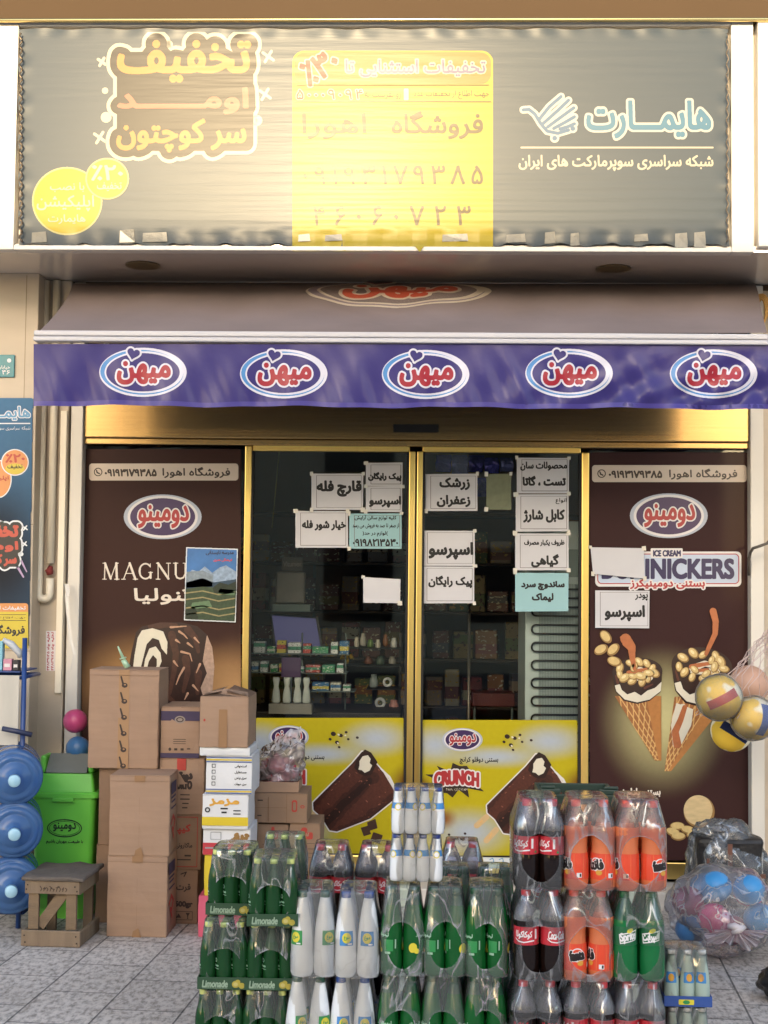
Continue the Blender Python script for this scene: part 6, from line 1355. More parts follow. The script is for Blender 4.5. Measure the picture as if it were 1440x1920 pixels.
for i, (cx, cy) in enumerate(((2, 1462), (2, 1562), (-4, 1668))):
    c = P(cx, cy, 6.36); ow = empty('water_bottle', (c.x, 6.36 + .2, c.z - .132), 'big blue water bottle lying on the left rack, %s of the three' % ('topmost', 'middle one', 'lowest')[i], 'water bottle', 'blue water bottles on the rack')
    if i == 2: pass
    bm = bmesh.new(); pf = [(.023, -.24), (.023, -.195), (.030, -.18), (.05, -.165), (.072, -.160), (.078, -.152), (.084, -.157), (.108, -.146), (.112, -.138), (.118, -.142), (.130, -.125), (.132, -.10), (.132, -.02), (.127, -.005), (.132, .01), (.132, .09), (.127, .105), (.132, .12), (.132, .19), (.12, .2), (0, .2)]
    lathe(bm, pf, 36); bmesh.ops.rotate(bm, cent=(0, 0, 0), matrix=Matrix.Rotation(R(-90), 3, 'X'), verts=bm.verts); bmesh.ops.rotate(bm, cent=(0, 0, 0), matrix=Matrix.Rotation(R(-7), 3, 'Z') @ Matrix.Rotation(R(0), 3, 'X'), verts=bm.verts)
    d2 = Matrix.Rotation(R(7 + 0), 3, 'Z')
    bmesh.ops.rotate(bm, cent=(0, 0, 0), matrix=Matrix.Rotation(R(24), 3, 'Z'), verts=bm.verts); bmesh.ops.translate(bm, vec=(0, 0, .132), verts=bm.verts); bm_obj('body', bm, wb_m, ow, smooth=True)
    bm = bmesh.new(); lathe(bm, [(.026, -.222), (.028, -.219), (.028, -.252), (.025, -.256), (0, -.256)], 20); bmesh.ops.rotate(bm, cent=(0, 0, 0), matrix=Matrix.Rotation(R(17), 3, 'Z') @ Matrix.Rotation(R(-90), 3, 'X'), verts=bm.verts); bmesh.ops.translate(bm, vec=(0, 0, .132), verts=bm.verts); bm_obj('cap', bm, wcap, ow, smooth=True)
# little goods on the rack shelf
zsf = PZ(1268, 6.63) + .001
for i, (x0, x1, h, lab, colr) in enumerate(((-30, 4, .14, 'pale blue card pack on the rack shelf', '#7fb6c4'), (6, 22, .055, 'small pink product box on the rack shelf', '#c88a9c'), (24, 35, .05, 'small dark product box on the rack shelf', '#2c2a30'))):
    xa_, xb_ = PX(x0, 6.66, 1240), PX(x1, 6.66, 1240); o2 = empty('product_box', ((xa_ + xb_) / 2, 6.68, zsf), lab, 'product', 'small goods on the rack')
    bm = bmesh.new(); bx(bm, -(xb_ - xa_) / 2, -.02, 0, (xb_ - xa_) / 2, .02, h, .002); bm_obj('box', bm, M('goods_%d' % i, colr, .5, ns=30, na=.3), o2)
    bm = bmesh.new(); bx(bm, -(xb_ - xa_) * .35, -.0215, h * .3, (xb_ - xa_) * .3, -.0203, h * .6); bm_obj('front_print', bm, wht_p, o2)
o2 = empty('glue_gun_pack', (PX(22, 6.66, 1230), 6.68, zsf + .056), 'white spray head in a blister pack at the top of the rack', 'product')
bm = bmesh.new(); tube(bm, [(-.05, 0, .09), (-.01, 0, .07), (.03, 0, .03), (.035, 0, .005)], [.012, .018, .016, .01], 10); bm_obj('spray_head', bm, M('grey_white_plastic', '#b9bcc0', .4), o2)

# ------------------------------------------------------------------ balls
def ball(px, py, Y, r, mat, label, grp, name='ball', ribs=True, squash=1.0):
    c = P(px, py, Y); bm = bmesh.new(); bmesh.ops.create_uvsphere(bm, u_segments=40, v_segments=24, radius=r)
    if ribs:
        for v in bm.verts:
            a = math.atan2(v.co.y, v.co.x); k = 1 + .018 * math.cos(14 * a) * math.sin(math.acos(max(-1, min(1, v.co.z / r)))); v.co.x *= k; v.co.y *= k
        bmesh.ops.rotate(bm, cent=(0, 0, 0), matrix=Matrix.Rotation(R(25), 3, 'X') @ Matrix.Rotation(R(-20), 3, 'Y'), verts=bm.verts)
    for v in bm.verts: v.co.z *= squash
    o = bm_obj(name, bm, mat, None, smooth=True); o.location = c; tag(o, label, 'ball', grp); return o
pinkm = M('pink_ball', '#b9477a', .35, ns=10, na=.1); bluem = M('blue_ball', '#3a6a9c', .35, ns=10, na=.1); blue2 = M('sky_ball', '#3f8fc9', .4, ns=10, na=.1); mag = M('magenta_ball', '#c23f78', .4, ns=10, na=.1); maroon = M('maroon_ball', '#8a3a58', .4, ns=10, na=.1)
ball(141, 1352, 6.99, .060, pinkm, 'ribbed pink ball between the pillar and the tall carton', 'balls behind the tall carton')
ball(146, 1403, 6.98, .060, bluem, 'ribbed blue ball on the green bin under the pink ball', 'balls behind the tall carton')
def volley(name, stripe):
    m = bpy.data.materials.new(name); m.use_nodes = True; t = m.node_tree; b = t.nodes['Principled BSDF']; N = t.nodes.new; L = t.links.new
    tc = N('ShaderNodeTexCoord'); sx = N('ShaderNodeSeparateXYZ'); n = N('ShaderNodeTexNoise'); n.inputs['Scale'].default_value = 11; n.inputs['Detail'].default_value = 1; L(tc.outputs['Object'], n.inputs[0])
    mp = N('ShaderNodeMapping'); mp.inputs['Rotation'].default_value = (0, R(28), 0); L(tc.outputs['Object'], mp.inputs[0]); L(mp.outputs[0], sx.inputs[0])
    ab = N('ShaderNodeMath'); ab.operation = 'ABSOLUTE'; L(sx.outputs[2], ab.inputs[0]); lt = N('ShaderNodeMath'); lt.operation = 'LESS_THAN'; lt.inputs[1].default_value = .022; L(ab.outputs[0], lt.inputs[0])
    ax = N('ShaderNodeMath'); ax.operation = 'ABSOLUTE'; L(sx.outputs[0], ax.inputs[0]); l2 = N('ShaderNodeMath'); l2.operation = 'LESS_THAN'; l2.inputs[1].default_value = .075; L(ax.outputs[0], l2.inputs[0]); mu = N('ShaderNodeMath'); mu.operation = 'MULTIPLY'; L(lt.outputs[0], mu.inputs[0]); L(l2.outputs[0], mu.inputs[1])
    w_ = N('ShaderNodeTexWave'); w_.inputs['Scale'].default_value = 7; w_.inputs['Distortion'].default_value = 1.5; L(mp.outputs[0], w_.inputs[0])
    c1 = N('ShaderNodeMix'); c1.data_type = 'RGBA'; c1.inputs[6].default_value = (*lin('#f2c84a'), 1); c1.inputs[7].default_value = (*lin('#fff6dc'), 1); st = N('ShaderNodeMapRange'); st.inputs[1].default_value = .52; st.inputs[2].default_value = .60; L(n.outputs[0], st.inputs[0]); L(st.outputs[0], c1.inputs[0])
    c2 = N('ShaderNodeMix'); c2.data_type = 'RGBA'; c2.inputs[7].default_value = (*stripe, 1); L(c1.outputs[2], c2.inputs[6]); L(mu.outputs[0], c2.inputs[0]); L(c2.outputs[2], b.inputs['Base Color']); b.inputs['Roughness'].default_value = .7; b.inputs['Specular IOR Level'].default_value = .15
    bp = N('ShaderNodeBump'); bp.inputs['Strength'].default_value = .15; L(w_.outputs[1], bp.inputs['Height']); L(bp.outputs[0], b.inputs['Normal']); return m
gV = 'yellow volleyballs in the hanging net'
vb1 = ball(1348, 1308, 6.80, .108, volley('volleyball_red', lin('#b8443f')), 'yellow volleyball with a red band in the hanging net', gV, 'volleyball', False)
vb2 = ball(1412, 1347, 6.82, .104, volley('volleyball_blue', lin('#2c4f9a')), 'yellow volleyball with blue marks in the hanging net', gV, 'volleyball', False)
vb3 = ball(1372, 1370, 7.03, .104, volley('volleyball_navy', lin('#252c50')), 'yellow volleyball behind the two others in the net, lowest of them', gV, 'volleyball', False); vb3.rotation_euler = (0, R(60), 0); vb2.rotation_euler = (0, R(-50), .4)
vb4 = ball(1404, 1285, 7.02, .10, M('pale_pink_ball', '#c9a08a', .5, ns=12, na=.25), 'pale pink and yellow ball at the top of the hanging net', gV, 'volleyball', False)
for k, (b_, lab, cat) in enumerate(((vb1, 'clear bag round the volleyball with the red band', 'plastic bag'), (vb2, 'clear bag round the volleyball with blue marks', 'plastic bag'))):
    r = .115 if k == 0 else .111; bm = bmesh.new(); bmesh.ops.create_icosphere(bm, subdivisions=4, radius=r)
    for v in bm.verts:
        d = v.co.normalized(); s = 1 + .02 * mnoise.noise(d * 5 + Vector((k * 7, 0, 0))) + .05 * max(0, d.dot(Vector((.3, 0, .95))) - .9) * 10; v.co = d * r * s
    o = bm_obj('plastic_bag', bm, film_mat('ball_bag_film', (1, 1, 1), .12, .02, ns=14, stretch=(1, 1, 1), bump=.2, wr=.08, rough=.5), None, smooth=True); o.location = b_.location; tag(o, lab, cat)
o = empty('ball_net', P(1445, 1200, 6.95), 'thin net of pale cords hanging the yellow volleyballs at the right edge', 'net')
bm = bmesh.new(); top = P(1470, 1150, 6.95); rg = random.Random(8)
for k in range(26):
    a = 2 * math.pi * k / 26; c = P(1382, 1330, 6.92); rad = Vector((.20 * math.cos(a), .17 * math.sin(a), 0)); pts = []
    for t in np.linspace(0, 1, 12):
        p = top.lerp(c + rad * min(1, .25 + t), t) ; w3 = .022 * math.sin(t * 26 + k * 1.57) * min(1, 3 * t); p = p + Vector((w3, w3 * .4, .03 * math.sin(t * 5))); pts.append(p)
    pts += [c + rad * 1.05 + Vector((0, 0, -.08)), c + rad * .7 + Vector((0, 0, -.2)), c + Vector((0, 0, -.245))] if False else []
    tube(bm, pts, .0018, 5)
bm_obj('cords', bm, M('net_cord', '#c9b3ae', .7), o, world=True)

# ------------------------------------------------------------------ bags
def lump(name, c, rx, ry, rz_, seed, amp, mat, parent=None, sub=5, flat_z=None, spikes=None, fr=4.0):
    bm = bmesh.new(); bmesh.ops.create_icosphere(bm, subdivisions=sub, radius=1); o_ = Vector((seed * 3.1, seed * 1.7, 0))
    for v in bm.verts:
        d = v.co.normalized(); s = 1 + amp * mnoise.noise(d * fr * .6 + o_) + amp * .35 * mnoise.noise(d * fr * 1.8 + o_) + amp * .06 * abs(mnoise.noise(d * fr * 4 + o_))
        if spikes:
            for (sd, k_, ex) in spikes:
                q_ = max(0, d.dot(sd)); ang = math.atan2(d.cross(sd).z, d.cross(sd).x); s += k_ * q_ ** ex + .035 * (q_ ** 4) * math.cos(17 * ang)
        v.co = Vector((d.x * rx * s, d.y * ry * s, d.z * rz_ * s))
        if flat_z is not None and v.co.z < flat_z: v.co.z = flat_z + (v.co.z - flat_z) * .06
    bmesh.ops.translate(bm, vec=c, verts=bm.verts); return bm_obj(name, bm, mat, parent, smooth=True, world=parent is not None)
# bag of coloured balls
bagf = film_mat('bag_film', (1, .96, .98), .19, .2, ns=9, stretch=(1, 1, 1), rough=.28, bump=.45, wr=.22)
cb = P(1356, 1705, 6.35); o = empty('ball_bag', (cb.x, cb.y, 0), 'big clear plastic bag of blue and pink balls tied at the front', 'plastic bag')
kd = (P(1382, 1742, 6.2) - cb).normalized()
lump('bag', Vector((cb.x, cb.y, .205)), .25, .20, .200, 3, .12, bagf, o, flat_z=-.200, spikes=[(Vector((.12, -.93, -.22)).normalized(), .10, 14)])
kp = P(1380, 1742, 6.11); bm = bmesh.new(); rg = random.Random(4)
na_, nr_ = 90, 7; V = []
for i in range(na_):
    a = math.pi * (.98 + 1.04 * i / (na_ - 1))
    for j in range(nr_):
        t = j / (nr_ - 1); L_ = .012 + .10 * t * (1 + .25 * math.sin(a * 5 + 1) + .12 * math.sin(a * 13)); p_ = kp + Vector((L_ * math.cos(a) * 1.25, -.012 - .02 * t * math.sin(a * 23) - .012 * t * math.sin(a * 9), L_ * math.sin(a) * .62)); p_.z = max(.006, p_.z); V.append(p_)
mesh_obj('tied_end', V, [(i * nr_ + j, i * nr_ + j + 1, (i + 1) * nr_ + j + 1, (i + 1) * nr_ + j) for i in range(na_ - 1) for j in range(nr_ - 1)], film_mat('bag_tail_film', (.9, .74, .80), .45, .3, ns=20, stretch=(1, 1, 1), wr=.2, rough=.25), o, smooth=True)
bm = bmesh.new(); tube(bm, [kp + Vector((-.035, -.004, .012)), kp + Vector((-.012, -.022, .016)), kp + Vector((.014, -.02, .004)), kp + Vector((.034, -.004, .010))], [.010, .017, .017, .010], 10); tube(bm, [kp + Vector((-.02, -.02, -.012)), kp + Vector((.0, -.03, .0)), kp + Vector((.022, -.018, .02))], [.01, .013, .009], 10); bm_obj('knot', bm, M('knot_plastic', '#cfc6c8', .35, ns=40, na=.15), o, world=True)
gB = 'balls inside the big tied bag'
for px, py, Y, m, lab in ((1342, 1662, 6.27, blue2, 'blue ball in the tied bag, upper middle'), (1404, 1668, 6.28, blue2, 'blue ball in the tied bag, upper right'), (1290, 1690, 6.32, maroon, 'maroon ball in the tied bag, at its left'), (1296, 1742, 6.30, bluem, 'dark blue ball in the tied bag, lowest at left'), (1338, 1722, 6.26, mag, 'magenta ball in the tied bag, below the blue ones'), (1424, 1722, 6.30, blue2, 'blue ball in the tied bag, low at right'), (1404, 1672, 6.42, mag, 'magenta ball at the top right of the tied bag'), (1322, 1664, 6.43, blue2, 'blue ball at the back of the tied bag'), (1375, 1745, 6.36, maroon, 'maroon ball behind the knot of the tied bag')): ball(px, py, Y, .070, m, lab, gB, squash=.94)
# dark wrapped goods
o = empty('wrapped_goods', (PX(1372, 6.78, 1600), 6.9, 0), 'block of black goods wrapped in wrinkled clear film, behind the bag of balls', 'package')
bm = bmesh.new(); bx(bm, -.155, -.10, .001, .16, .10, .44, .02); bmesh.ops.subdivide_edges(bm, edges=bm.edges[:], cuts=5, use_grid_fill=True)
for v in bm.verts: v.co += Vector((mnoise.noise(v.co * 9), mnoise.noise(v.co * 9 + Vector((5, 0, 0))), 0)) * .02
bm_obj('black_goods', bm, M('black_rubber_goods', '#1d1b1c', .5, ns=14, na=.5, bs=18, bd=.5), o)
bm = bmesh.new()
for x, z, w3, h3 in ((-.02, .30, .022, .12), (.10, .26, .06, .02), (-.12, .25, .015, .10)): bx(bm, x, -.128, z, x + w3, -.122, z + h3)
bm_obj('paper_label', bm, M('rust_label', '#6a4436', .5, ns=30, na=.4), o)
lump('wrap', wloc(o) + Vector((0, 0, .25)), .205, .15, .27, 9, .16, film_mat('dark_bag_film', (.85, .87, .9), .14, .3, ns=9, stretch=(1, 1, 1), bump=.5, wr=.2, rough=.25), o, flat_z=-.246)
lump('wrap_top', wloc(o) + Vector((-.05, 0, .47)), .10, .07, .05, 5, .4, MATS['dark_bag_film'], o, sub=4)
# red sweets tray with a bag
xt0, xt1 = PX(476, 6.83, 1470), PX(560, 6.83, 1470); o = empty('snack_tray', ((xt0 + xt1) / 2, 6.93, zt2 + .002), 'small cardboard tray of red goods under a loose clear bag, on the flat carton', 'tray')
bm = bmesh.new(); hx, hy = (xt1 - xt0) / 2, .10; bx(bm, -hx, -hy, 0, hx, hy, .004)
for q_ in ((-hx, -hy, hx, -hy + .004), (-hx, hy - .004, hx, hy), (-hx, -hy + .004, -hx + .004, hy - .004), (hx - .004, -hy + .004, hx, hy - .004)): bx(bm, *q_[:2], .004, *q_[2:], .05)
bm_obj('tray', bm, kraft, o)
lump('red_goods', wloc(o) + Vector((0, 0, .085)), .092, .075, .075, 2, .35, M('red_sweets', '#9a2f40', .35, ns=22, na=.5, bs=30, bd=.5), o, sub=4, fr=6)
lump('bag', wloc(o) + Vector((.0, 0, .10)), .118, .092, .105, 6, .25, film_mat('snack_bag_film', (1, .94, .95), .26, .25, ns=10, stretch=(1, 1, 1), wr=.35, bump=.4, rough=.3), o, flat_z=-.05, spikes=[(Vector((.62, -.1, .78)).normalized(), .75, 12)])
bm = bmesh.new(); n1, n2 = 14, 6; base = wloc(o); V = []
for i in range(n1):
    for j in range(n2):
        t, s = i / (n1 - 1), j / (n2 - 1) - .5; p_ = P(480 + 84 * t, 1420 - 42 * math.sin(t * 1.4), 6.80 + .04 * s); V.append((p_.x, p_.y + .012 * math.sin(i * 2.1 + j), p_.z + s * (.04 + .04 * t) + .008 * math.sin(i * 1.7 + 2 * j)))
mesh_obj('bag_neck', V, [(i * n2 + j, i * n2 + j + 1, (i + 1) * n2 + j + 1, (i + 1) * n2 + j) for i in range(n1 - 1) for j in range(n2 - 1)], film_mat('bag_neck_film', (1, 1, 1), .45, .5, ns=16, stretch=(1, 1, 1), wr=.4), o, smooth=True)
# black bag at the lower right corner
o = empty('refuse_bag', (PX(1492, 5.6, 1860), 5.7, 0), 'edge of a black bag at the lower right corner of the photo', 'bag')
lump('bag', wloc(o) + Vector((0, 0, .07)), .125, .10, .075, 4, .2, M('black_bag', '#1a181b', .3, ns=12, na=.3, bs=20, bd=.4), o, flat_z=-.069, sub=4)
lump('bag_neck', wloc(o) + Vector((0, 0, .155)), .03, .03, .03, 8, .4, MATS['black_bag'], o, sub=3)

# ------------------------------------------------------------------ inside the shop
def pk(x0, x1, y1, Y, hpx, mat, name, label, cat, grp, d=.06, crumple=0.0, zb=None):
    s = FPX / Y; a, b = PX(x0, Y, y1), PX(x1, Y, y1); z = PZ(y1, Y) if zb is None else zb; w_ = (b - a) / 2; h = hpx / s; bm = bmesh.new(); bx(bm, -w_, -d / 2, 0, w_, d / 2, h, min(.004, w_ * .2))
    if crumple:
        bmesh.ops.subdivide_edges(bm, edges=bm.edges[:], cuts=3, use_grid_fill=True)
        for v in bm.verts:
            t = v.co.z / h; v.co.y *= .25 + .95 * math.sin(math.pi * min(1, max(0, t))) ; v.co += Vector((mnoise.noise(v.co * 30 + Vector((x0, 0, 0))), mnoise.noise(v.co * 30 + Vector((0, x0, 0))), 0)) * crumple
    o = bm_obj(name, bm, mat, None); o.location = ((a + b) / 2, Y + d / 2, z); return tag(o, label, cat, grp)
# fridge back with condenser coil
YFr = 7.62; o = empty('fridge', (PX(1040, YFr, 1300), YFr + .3, ZST), 'back of a pale fridge with a black condenser coil, behind the right glass door', 'fridge')
fm = M('fridge_back', '#d2e2e0', .5, ns=6, na=.06)
bm = bmesh.new(); fx0, fx1 = PX(984, YFr, 1300), PX(1086, YFr, 1300); bx(bm, fx0, YFr, ZST + .002, fx1, YFr + .55, PZ(975, YFr), .006); bm_obj('cabinet', bm, fm, o, world=True)
bm = bmesh.new(); cx0, cx1 = PX(1010, YFr, 1300), PX(1086, YFr, 1300); n = 26
for k in range(n): a, b = cx0 + (cx1 - cx0) * k / n, cx0 + (cx1 - cx0) * (k + .6) / n; bx(bm, a, YFr - .012, PZ(1345, YFr) - .5, b, YFr - .002, PZ(1092, YFr))
bm_obj('fins', bm, M('grey_fins', '#a0b0b0', .5, ns=8, na=.15), o, world=True)
bm = bmesh.new(); ya = 1100; pts = []; k = 0
xL, xR = PX(1004, YFr, 1200), PX(1088, YFr, 1200)
z0_, st_ = PZ(1102, YFr), 33.2 / (FPX / YFr)
for k in range(9):
    z = z0_ - k * st_; zc = z - st_ * .25; r_ = st_ * .25
    pts += [(xR, YFr - .02, z)] + [(xL - .0 - r_ * math.sin(t) * .9, YFr - .02, zc + r_ * math.cos(t)) for t in np.linspace(0, math.pi, 9)] + [(xR, YFr - .02, z - st_ * .5)]
    tube(bm, pts[-11:], .0055, 8)
bm_obj('condenser_coil', bm, blk, o, world=True)
boxp('data_plate', M('plate_grey', '#93a6a2', .5), 1040, 1030, 1084, 1082, YFr - .006, .005, o, .001)
# counter with shelves of boxes behind the left door
o = empty('display_shelf', (PX(570, 8.0, 1340), 8.1, ZST), 'dark counter with thin shelves of small boxes behind the left glass door', 'shelf')
dk = M('dark_counter', '#2b2623', .5, ns=5, na=.2); shm = M('shelf_edge', '#6d7a78', .4)
box_part('counter', dk, PX(466, 7.9, 1340), 7.9, ZST + .002, PX(752, 7.9, 1340), 8.5, PZ(1338, 7.9), o, .006)
for x0, x1, y, Yq in ((470, 655, 1228, 7.99), (466, 650, 1264, 7.96), (580, 665, 1298, 7.94)): box_part('shelf_board', shm, PX(x0, Yq, y), Yq, PZ(y + 2, Yq), PX(x1, Yq, y), Yq + .22, PZ(y, Yq), o, .001)
bm = bmesh.new()
for px_ in (566, 648, 470): a = P(px_, 1250, 8.08); tube(bm, [(a.x, 8.08, PZ(1336, 8.0)), (a.x, 8.08, PZ(1190, 8.0))], .005, 8)
bm_obj('shelf_post', bm, shm, o, world=True)
gi = 'small boxes on the shelves behind the left glass door'
rg = random.Random(12); pal = ['#d8dad6', '#2f8a52', '#c9b84a', '#e0e2e2', '#b5443c', '#3f8a6a', '#d6d9d9', '#2f6a9a', '#c8c9b8']
lab_i = 0
for (x0, x1, y, Yq, h0, h1) in ((474, 655, 1228, 8.0, 12, 26), (470, 646, 1264, 7.97, 10, 20), (584, 662, 1298, 7.95, 10, 18)):
    x = x0
    while x < x1 - 12:
        w_ = rg.uniform(14, 34); w_ = min(w_, x1 - x); c_ = pal[lab_i % len(pal)]; cn = {'#d8dad6': 'white', '#2f8a52': 'green', '#c9b84a': 'yellow', '#e0e2e2': 'white', '#b5443c': 'red', '#3f8a6a': 'green', '#d6d9d9': 'white', '#2f6a9a': 'blue', '#c8c9b8': 'pale'}[c_]
        lv = {1228: 'top', 1264: 'middle', 1298: 'lowest'}[y]; pos = ('first', 'second', 'third', 'fourth', 'fifth', 'sixth', 'seventh', 'eighth', 'ninth', 'tenth', 'eleventh', 'twelfth')[min(11, int((x - x0) / 17))]
        b_ = pk(x + 1, x + w_ - 1, y - .3, Yq, rg.uniform(h0, h1), goods_mat('inner_box_' + c_[1:], c_, pal[(lab_i * 5 + 3) % len(pal)] if cn != 'white' else ('#3f8a6a', '#b5443c', '#2f6a9a')[lab_i % 3], ('#2a2a2c', '#e8e6da')[cn not in ('white', 'pale', 'yellow')]), 'product_box', 'small %s box on the %s shelf behind the left door, about %s from the left' % (cn, lv, pos), 'box', gi, d=.08)
        x += w_ + rg.uniform(0, 3); lab_i += 1
# tray of white bottles, on the counter
o = empty('bottle_display', (PX(546, 7.75, 1338), 7.80, PZ(1338, 7.9) + .002), 'grey card display with white pouches standing behind the left glass door', 'display')
bm = bmesh.new(); bx(bm, -.125, -.06, 0, .115, .05, .056, .002); bm_obj('card_tray', bm, M('grey_card', '#8d8a80', .7, ns=8, na=.1), o)
for k, x in enumerate((-.09, -.03, .03, .08)):
    bm = bmesh.new(); lathe(bm, [(.018, .057), (.024, .07), (.020, .12), (.013, .15), (.020, .185), (.018, .2), (0, .2)], 14); bmesh.ops.scale(bm, vec=(1, .6, 1), verts=bm.verts); bmesh.ops.translate(bm, vec=(x, -.01, 0), verts=bm.verts); bm_obj('pouch', bm, M('pouch_white', '#c3cac4', .3, ns=30, na=.15), o)
bm = bmesh.new(); bx(bm, -.065, .012, .2, .045, .016, .31, .002); bm_obj('header_card', bm, M('purple_card', '#4a2f5a', .5, ns=18, na=.3), o)
bm = bmesh.new(); tube(bm, [(-.01, .02, .056), (-.01, .02, .2)], .006, 8); bm_obj('stem', bm, shm, o)
# loose goods on the counter and on a stand to its right
gc = 'loose goods right of the counter display'; rg = random.Random(31)
for i, (px, yb, Yq, h, r, kind, colr, what) in enumerate(((668, 1214, 8.30, 18, 5, 'jar', '#c9c4b4', 'white cup'), (680, 1212, 8.32, 24, 6, 'jar', '#b7b3a8', 'grey vase'), (694, 1214, 8.34, 14, 6, 'jar', '#6d8a4a', 'green jar'), (708, 1216, 8.30, 16, 5, 'jar', '#d8d2c0', 'pale jar'), (722, 1213, 8.36, 22, 5, 'jar', '#8a5a34', 'amber jar'), (738, 1215, 8.31, 18, 6, 'jar', '#c9c9c4', 'white jar'), (650, 1246, 8.28, 24, 9, 'bush', '#c9a52c', 'yellow bunch of flowers'), (690, 1246, 8.30, 14, 8, 'jar', '#7a4a34', 'brown tin'), (712, 1247, 8.30, 16, 8, 'jar', '#4a5a4a', 'dark green tin'), (735, 1246, 8.30, 14, 7, 'jar', '#9a9488', 'grey tin'), (700, 1290, 8.28, 24, 8, 'jar', '#8d9896', 'grey pot'), (726, 1290, 8.29, 22, 9, 'ring', '#c4c8c6', 'white round reel'), (712, 1330, 8.26, 20, 10, 'ring', '#b9bdbd', 'pale round reel'), (738, 1332, 8.27, 18, 9, 'jar', '#a8746a', 'pink pot'))):
    s = FPX / Yq; c = P(px, yb, Yq); bm = bmesh.new(); r_, h_ = r / s, h / s
    if kind == 'jar': lathe(bm, [(r_ * .8, 0), (r_, h_ * .1), (r_, h_ * .55), (r_ * .7, h_ * .75), (r_ * .7, h_), (0, h_)], 14)
    elif kind == 'ring':
        tube(bm, [(r_ * .75 * math.cos(a), 0, r_ * 1.05 + r_ * .75 * math.sin(a)) for a in np.linspace(0, 2 * math.pi, 20)], r_ * .3, 8)
    else:
        lathe(bm, [(r_ * .3, 0), (r_ * .4, h_ * .4), (0, h_ * .4)], 12)
        for k in range(60):
            d_ = Vector((rg.gauss(0, 1), rg.gauss(0, 1), abs(rg.gauss(0, .7)))).normalized() * r_ * 1.3; bmesh.ops.create_icosphere(bm, subdivisions=1, radius=r_ * .2, matrix=Matrix.Translation(Vector((0, 0, h_ * .4)) + d_))
    o2 = bm_obj({'jar': 'jar', 'ring': 'reel', 'bush': 'flower_bunch'}[kind], bm, M('counter_goods_%d' % i, colr, .4, ns=40, na=.3)); o2.location = (c.x, Yq + .05, c.z + .0005)
    tag(o2, '%s on the stand right of the counter shelves, behind the left door' % what, 'goods', gc)
o = empty('goods_stand', P(700, 1335, 8.25), 'dim stand with three boards of loose goods behind the left glass door', 'stand')
for yb in (1214, 1247, 1290, 1332): box_part('board', dk, P(640 if yb < 1280 else 686, yb, 8.22).x, 8.22, PZ(yb + 3, 8.3), P(752, yb, 8.22).x, 8.50, P(700, yb, 8.33).z - .001, o, .001)
for px in (643, 750): a = P(px, 1250, 8.49); box_part('upright', dk, a.x - .008, 8.501, ZST + .001, a.x + .008, 8.52, PZ(1190, 8.3), o, .001)
# monitor
o = empty('monitor', P(560, 1235, 8.35), 'tilted monitor with a dim violet screen behind the left glass door', 'monitor')
bm = bmesh.new(); V = Pn([(506, 1150), (596, 1157), (606, 1216), (514, 1216)], np.array([8.35, 8.35, 8.32, 8.32])); vs = [bm.verts.new(v) for v in V]; f = bm.faces.new(vs); bmesh.ops.solidify(bm, geom=[f], thickness=-.03); bm_obj('case', bm, blk, o, world=True)
sm_ = bpy.data.materials.new('monitor_screen'); sm_.use_nodes = True; b_ = sm_.node_tree.nodes['Principled BSDF']; b_.inputs['Base Color'].default_value = (.03, .03, .07, 1); b_.inputs['Emission Color'].default_value = (.16, .15, .34, 1); b_.inputs['Emission Strength'].default_value = .09
mesh_obj('screen', Pn([(510, 1154), (592, 1160), (601, 1213), (518, 1213)], 8.315), [(0, 1, 2, 3)], sm_, o)
bm = bmesh.new(); a = P(562, 1214, 8.38); tube(bm, [(a.x, 8.40, PZ(1338, 7.9) - .2), (a.x, 8.40, a.z)], .02, 10); bm_obj('stand', bm, blk, o, world=True)
# snack bag hung near the door
o = empty('snack_bag', P(545, 1140, 8.2), 'dull grey snack pouch hanging over the monitor behind the left glass door', 'snack bag')
boxp('pouch', M('dull_foil', '#6d6a64', .4, ns=14, na=.4), 516, 1072, 572, 1132, 8.2, .05, o, .012); boxp('header', M('dull_header', '#3d3733', .5), 528, 1044, 568, 1071, 8.21, .01, o, .002)
pr = Print(flat(8.207)); pr.add(Art(525, 1044, 570, 1072, 1.5).text('Vitumex', 531, 1053, 565, 1062, fa=False, bold=.5), M('dull_letter', '#8d857c', .6), 1).build('lettering', o)
boxp('scale_top', M('dull_teal', '#5a6a66', .5), 510, 1133, 582, 1147, 8.2, .2, o, .003)
# hanging violet packets under the ceiling
gv = 'violet packets hanging at the top behind the right glass door'; rg = random.Random(21)
vm_ = [M('violet_foil_%d' % i, c, .18, ns=24, na=.7, bs=16, bd=1.0, metal=.3) for i, c in enumerate(('#4a4ad8', '#6f78e8', '#3a36a8'))]
for i, (x0, x1, y1, h) in enumerate(((818, 846, 884, 32), (848, 876, 888, 36), (878, 906, 884, 32), (908, 936, 886, 30), (938, 962, 882, 26), (896, 912, 930, 36))):
    pk(x0, x1, y1, 7.75, h, vm_[i % 3], 'foil_packet', 'crumpled violet foil packet at the top of the right door, %s from the left' % ('first', 'second', 'third', 'fourth', 'fifth', 'sixth, lowest')[i], 'packet', gv, .05, .012)
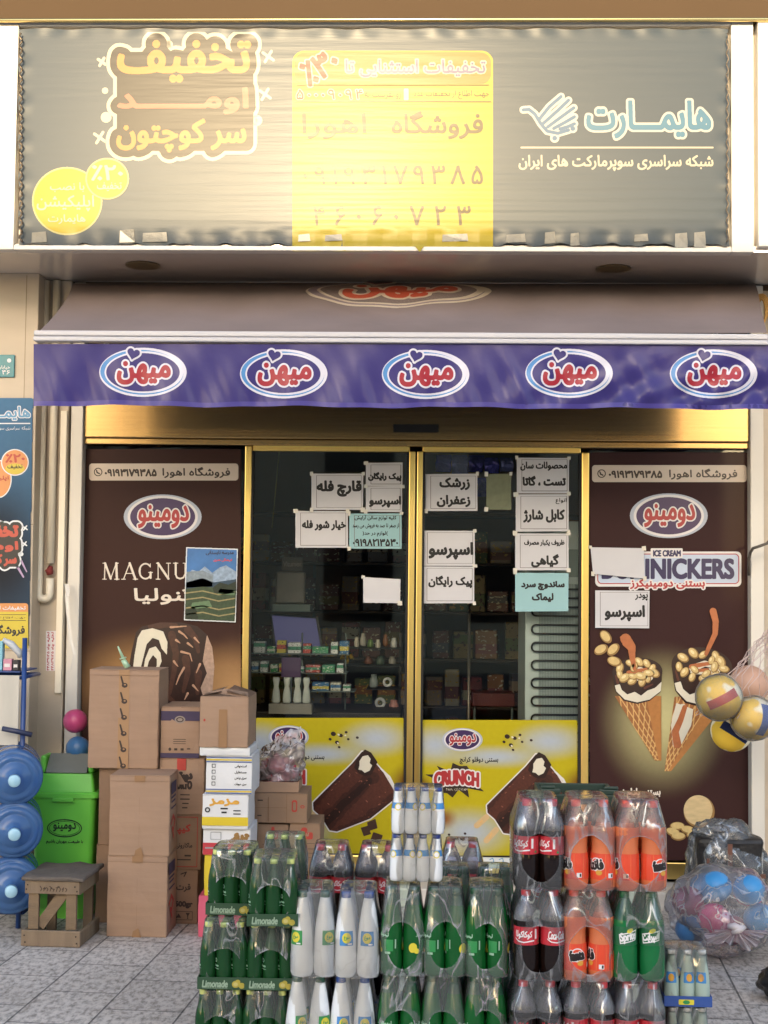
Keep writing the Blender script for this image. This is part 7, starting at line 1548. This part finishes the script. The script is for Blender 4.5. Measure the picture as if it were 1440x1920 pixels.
# back shelves full of packets
o = empty('shelving', (0, 9.9, ZST), 'dark shelving full of dim packets at the back of the shop', 'shelving')
sw = M('shelf_wood', '#4a3a2e', .6, ns=5, na=.2)
for z in (.45, .80, 1.13, 1.46, 1.80, 2.15): box_part('shelf_board', sw, -1.6, 9.75, z - .02, 1.6, 10.1, z, o, .003)
for x in (-1.6, -.8, 0, .8, 1.58): box_part('upright', M('shelf_metal', '#6d6a66', .4), x, 10.1, ZST + .001, x + .02, 10.12, 2.3, o, .002)
gs = 'dim packets on the back shelves'; rg = random.Random(5); cols = ['#7a4a3a', '#5a6a3a', '#8a7a4a', '#6a3a3a', '#9a8a7a', '#4a4a5a', '#8a5a2a', '#b0a890', '#7a2f2f']
lv = {.45: 'lowest', .80: 'second', 1.13: 'third', 1.46: 'fourth', 1.80: 'fifth'}
for z in lv:
    x = -1.5
    while x < 1.5:
        w_ = rg.uniform(.09, .16); h = rg.uniform(.14, .27); c_ = rg.choice(cols); bm = bmesh.new(); bx(bm, -w_ / 2, -.05, 0, w_ / 2, .05, h, .008)
        p_ = bm_obj('packet', bm, goods_mat('dim_' + c_[1:], c_, cols[(cols.index(c_) * 4 + 2) % len(cols)], ('#d8d0b8', '#c8a040', '#3a2420')[cols.index(c_) % 3]), None); p_.location = (x + w_ / 2, 9.85, z + .001); p_.rotation_euler = (0, 0, rg.uniform(-.2, .2))
        tag(p_, 'dim packet on the %s board of the back shelving, seen through the glass doors' % lv[z], 'packet', 'dim packets on the %s board of the back shelving' % lv[z]); x += w_ + rg.uniform(.01, .05)
bm = bmesh.new(); a = P(525, 830, 7.9); b2 = P(510, 990, 7.9); tube(bm, [a, b2], .004, 6); tag(bm_obj('hanging_cord', bm, M('brass_cord', '#b59a5a', .3, metal=.7)), 'thin brass cord hanging behind the left glass door', 'cord')
bm = bmesh.new(); a = P(880, 1150, 8.6); b2 = P(884, 1345, 8.6); tube(bm, [(a.x, 8.6, a.z), (a.x, 8.6, ZST)], .010, 8); tag(bm_obj('display_post', bm, M('post_grey', '#8d857a', .4, metal=.5)), 'thin metal post of a display stand behind the right glass door', 'post')
boxp_ = boxp('red_tray', M('red_tray', '#6a2f2f', .5, ns=10, na=.2), 886, 1300, 965, 1325, 8.7, .25, None, .006); tag(boxp_, 'dull red tray on a low rack behind the right glass door', 'tray')
bm = bmesh.new()
for px_ in (890, 960):
    for Yq in (8.74, 8.9): a = P(px_, 1325, Yq); tube(bm, [(a.x, Yq, ZST), (a.x, Yq, PZ(1325, 8.7) - .001)], .008, 8)
tag(bm_obj('low_rack', bm, shm), 'low wire rack under the dull red tray behind the right glass door', 'rack')
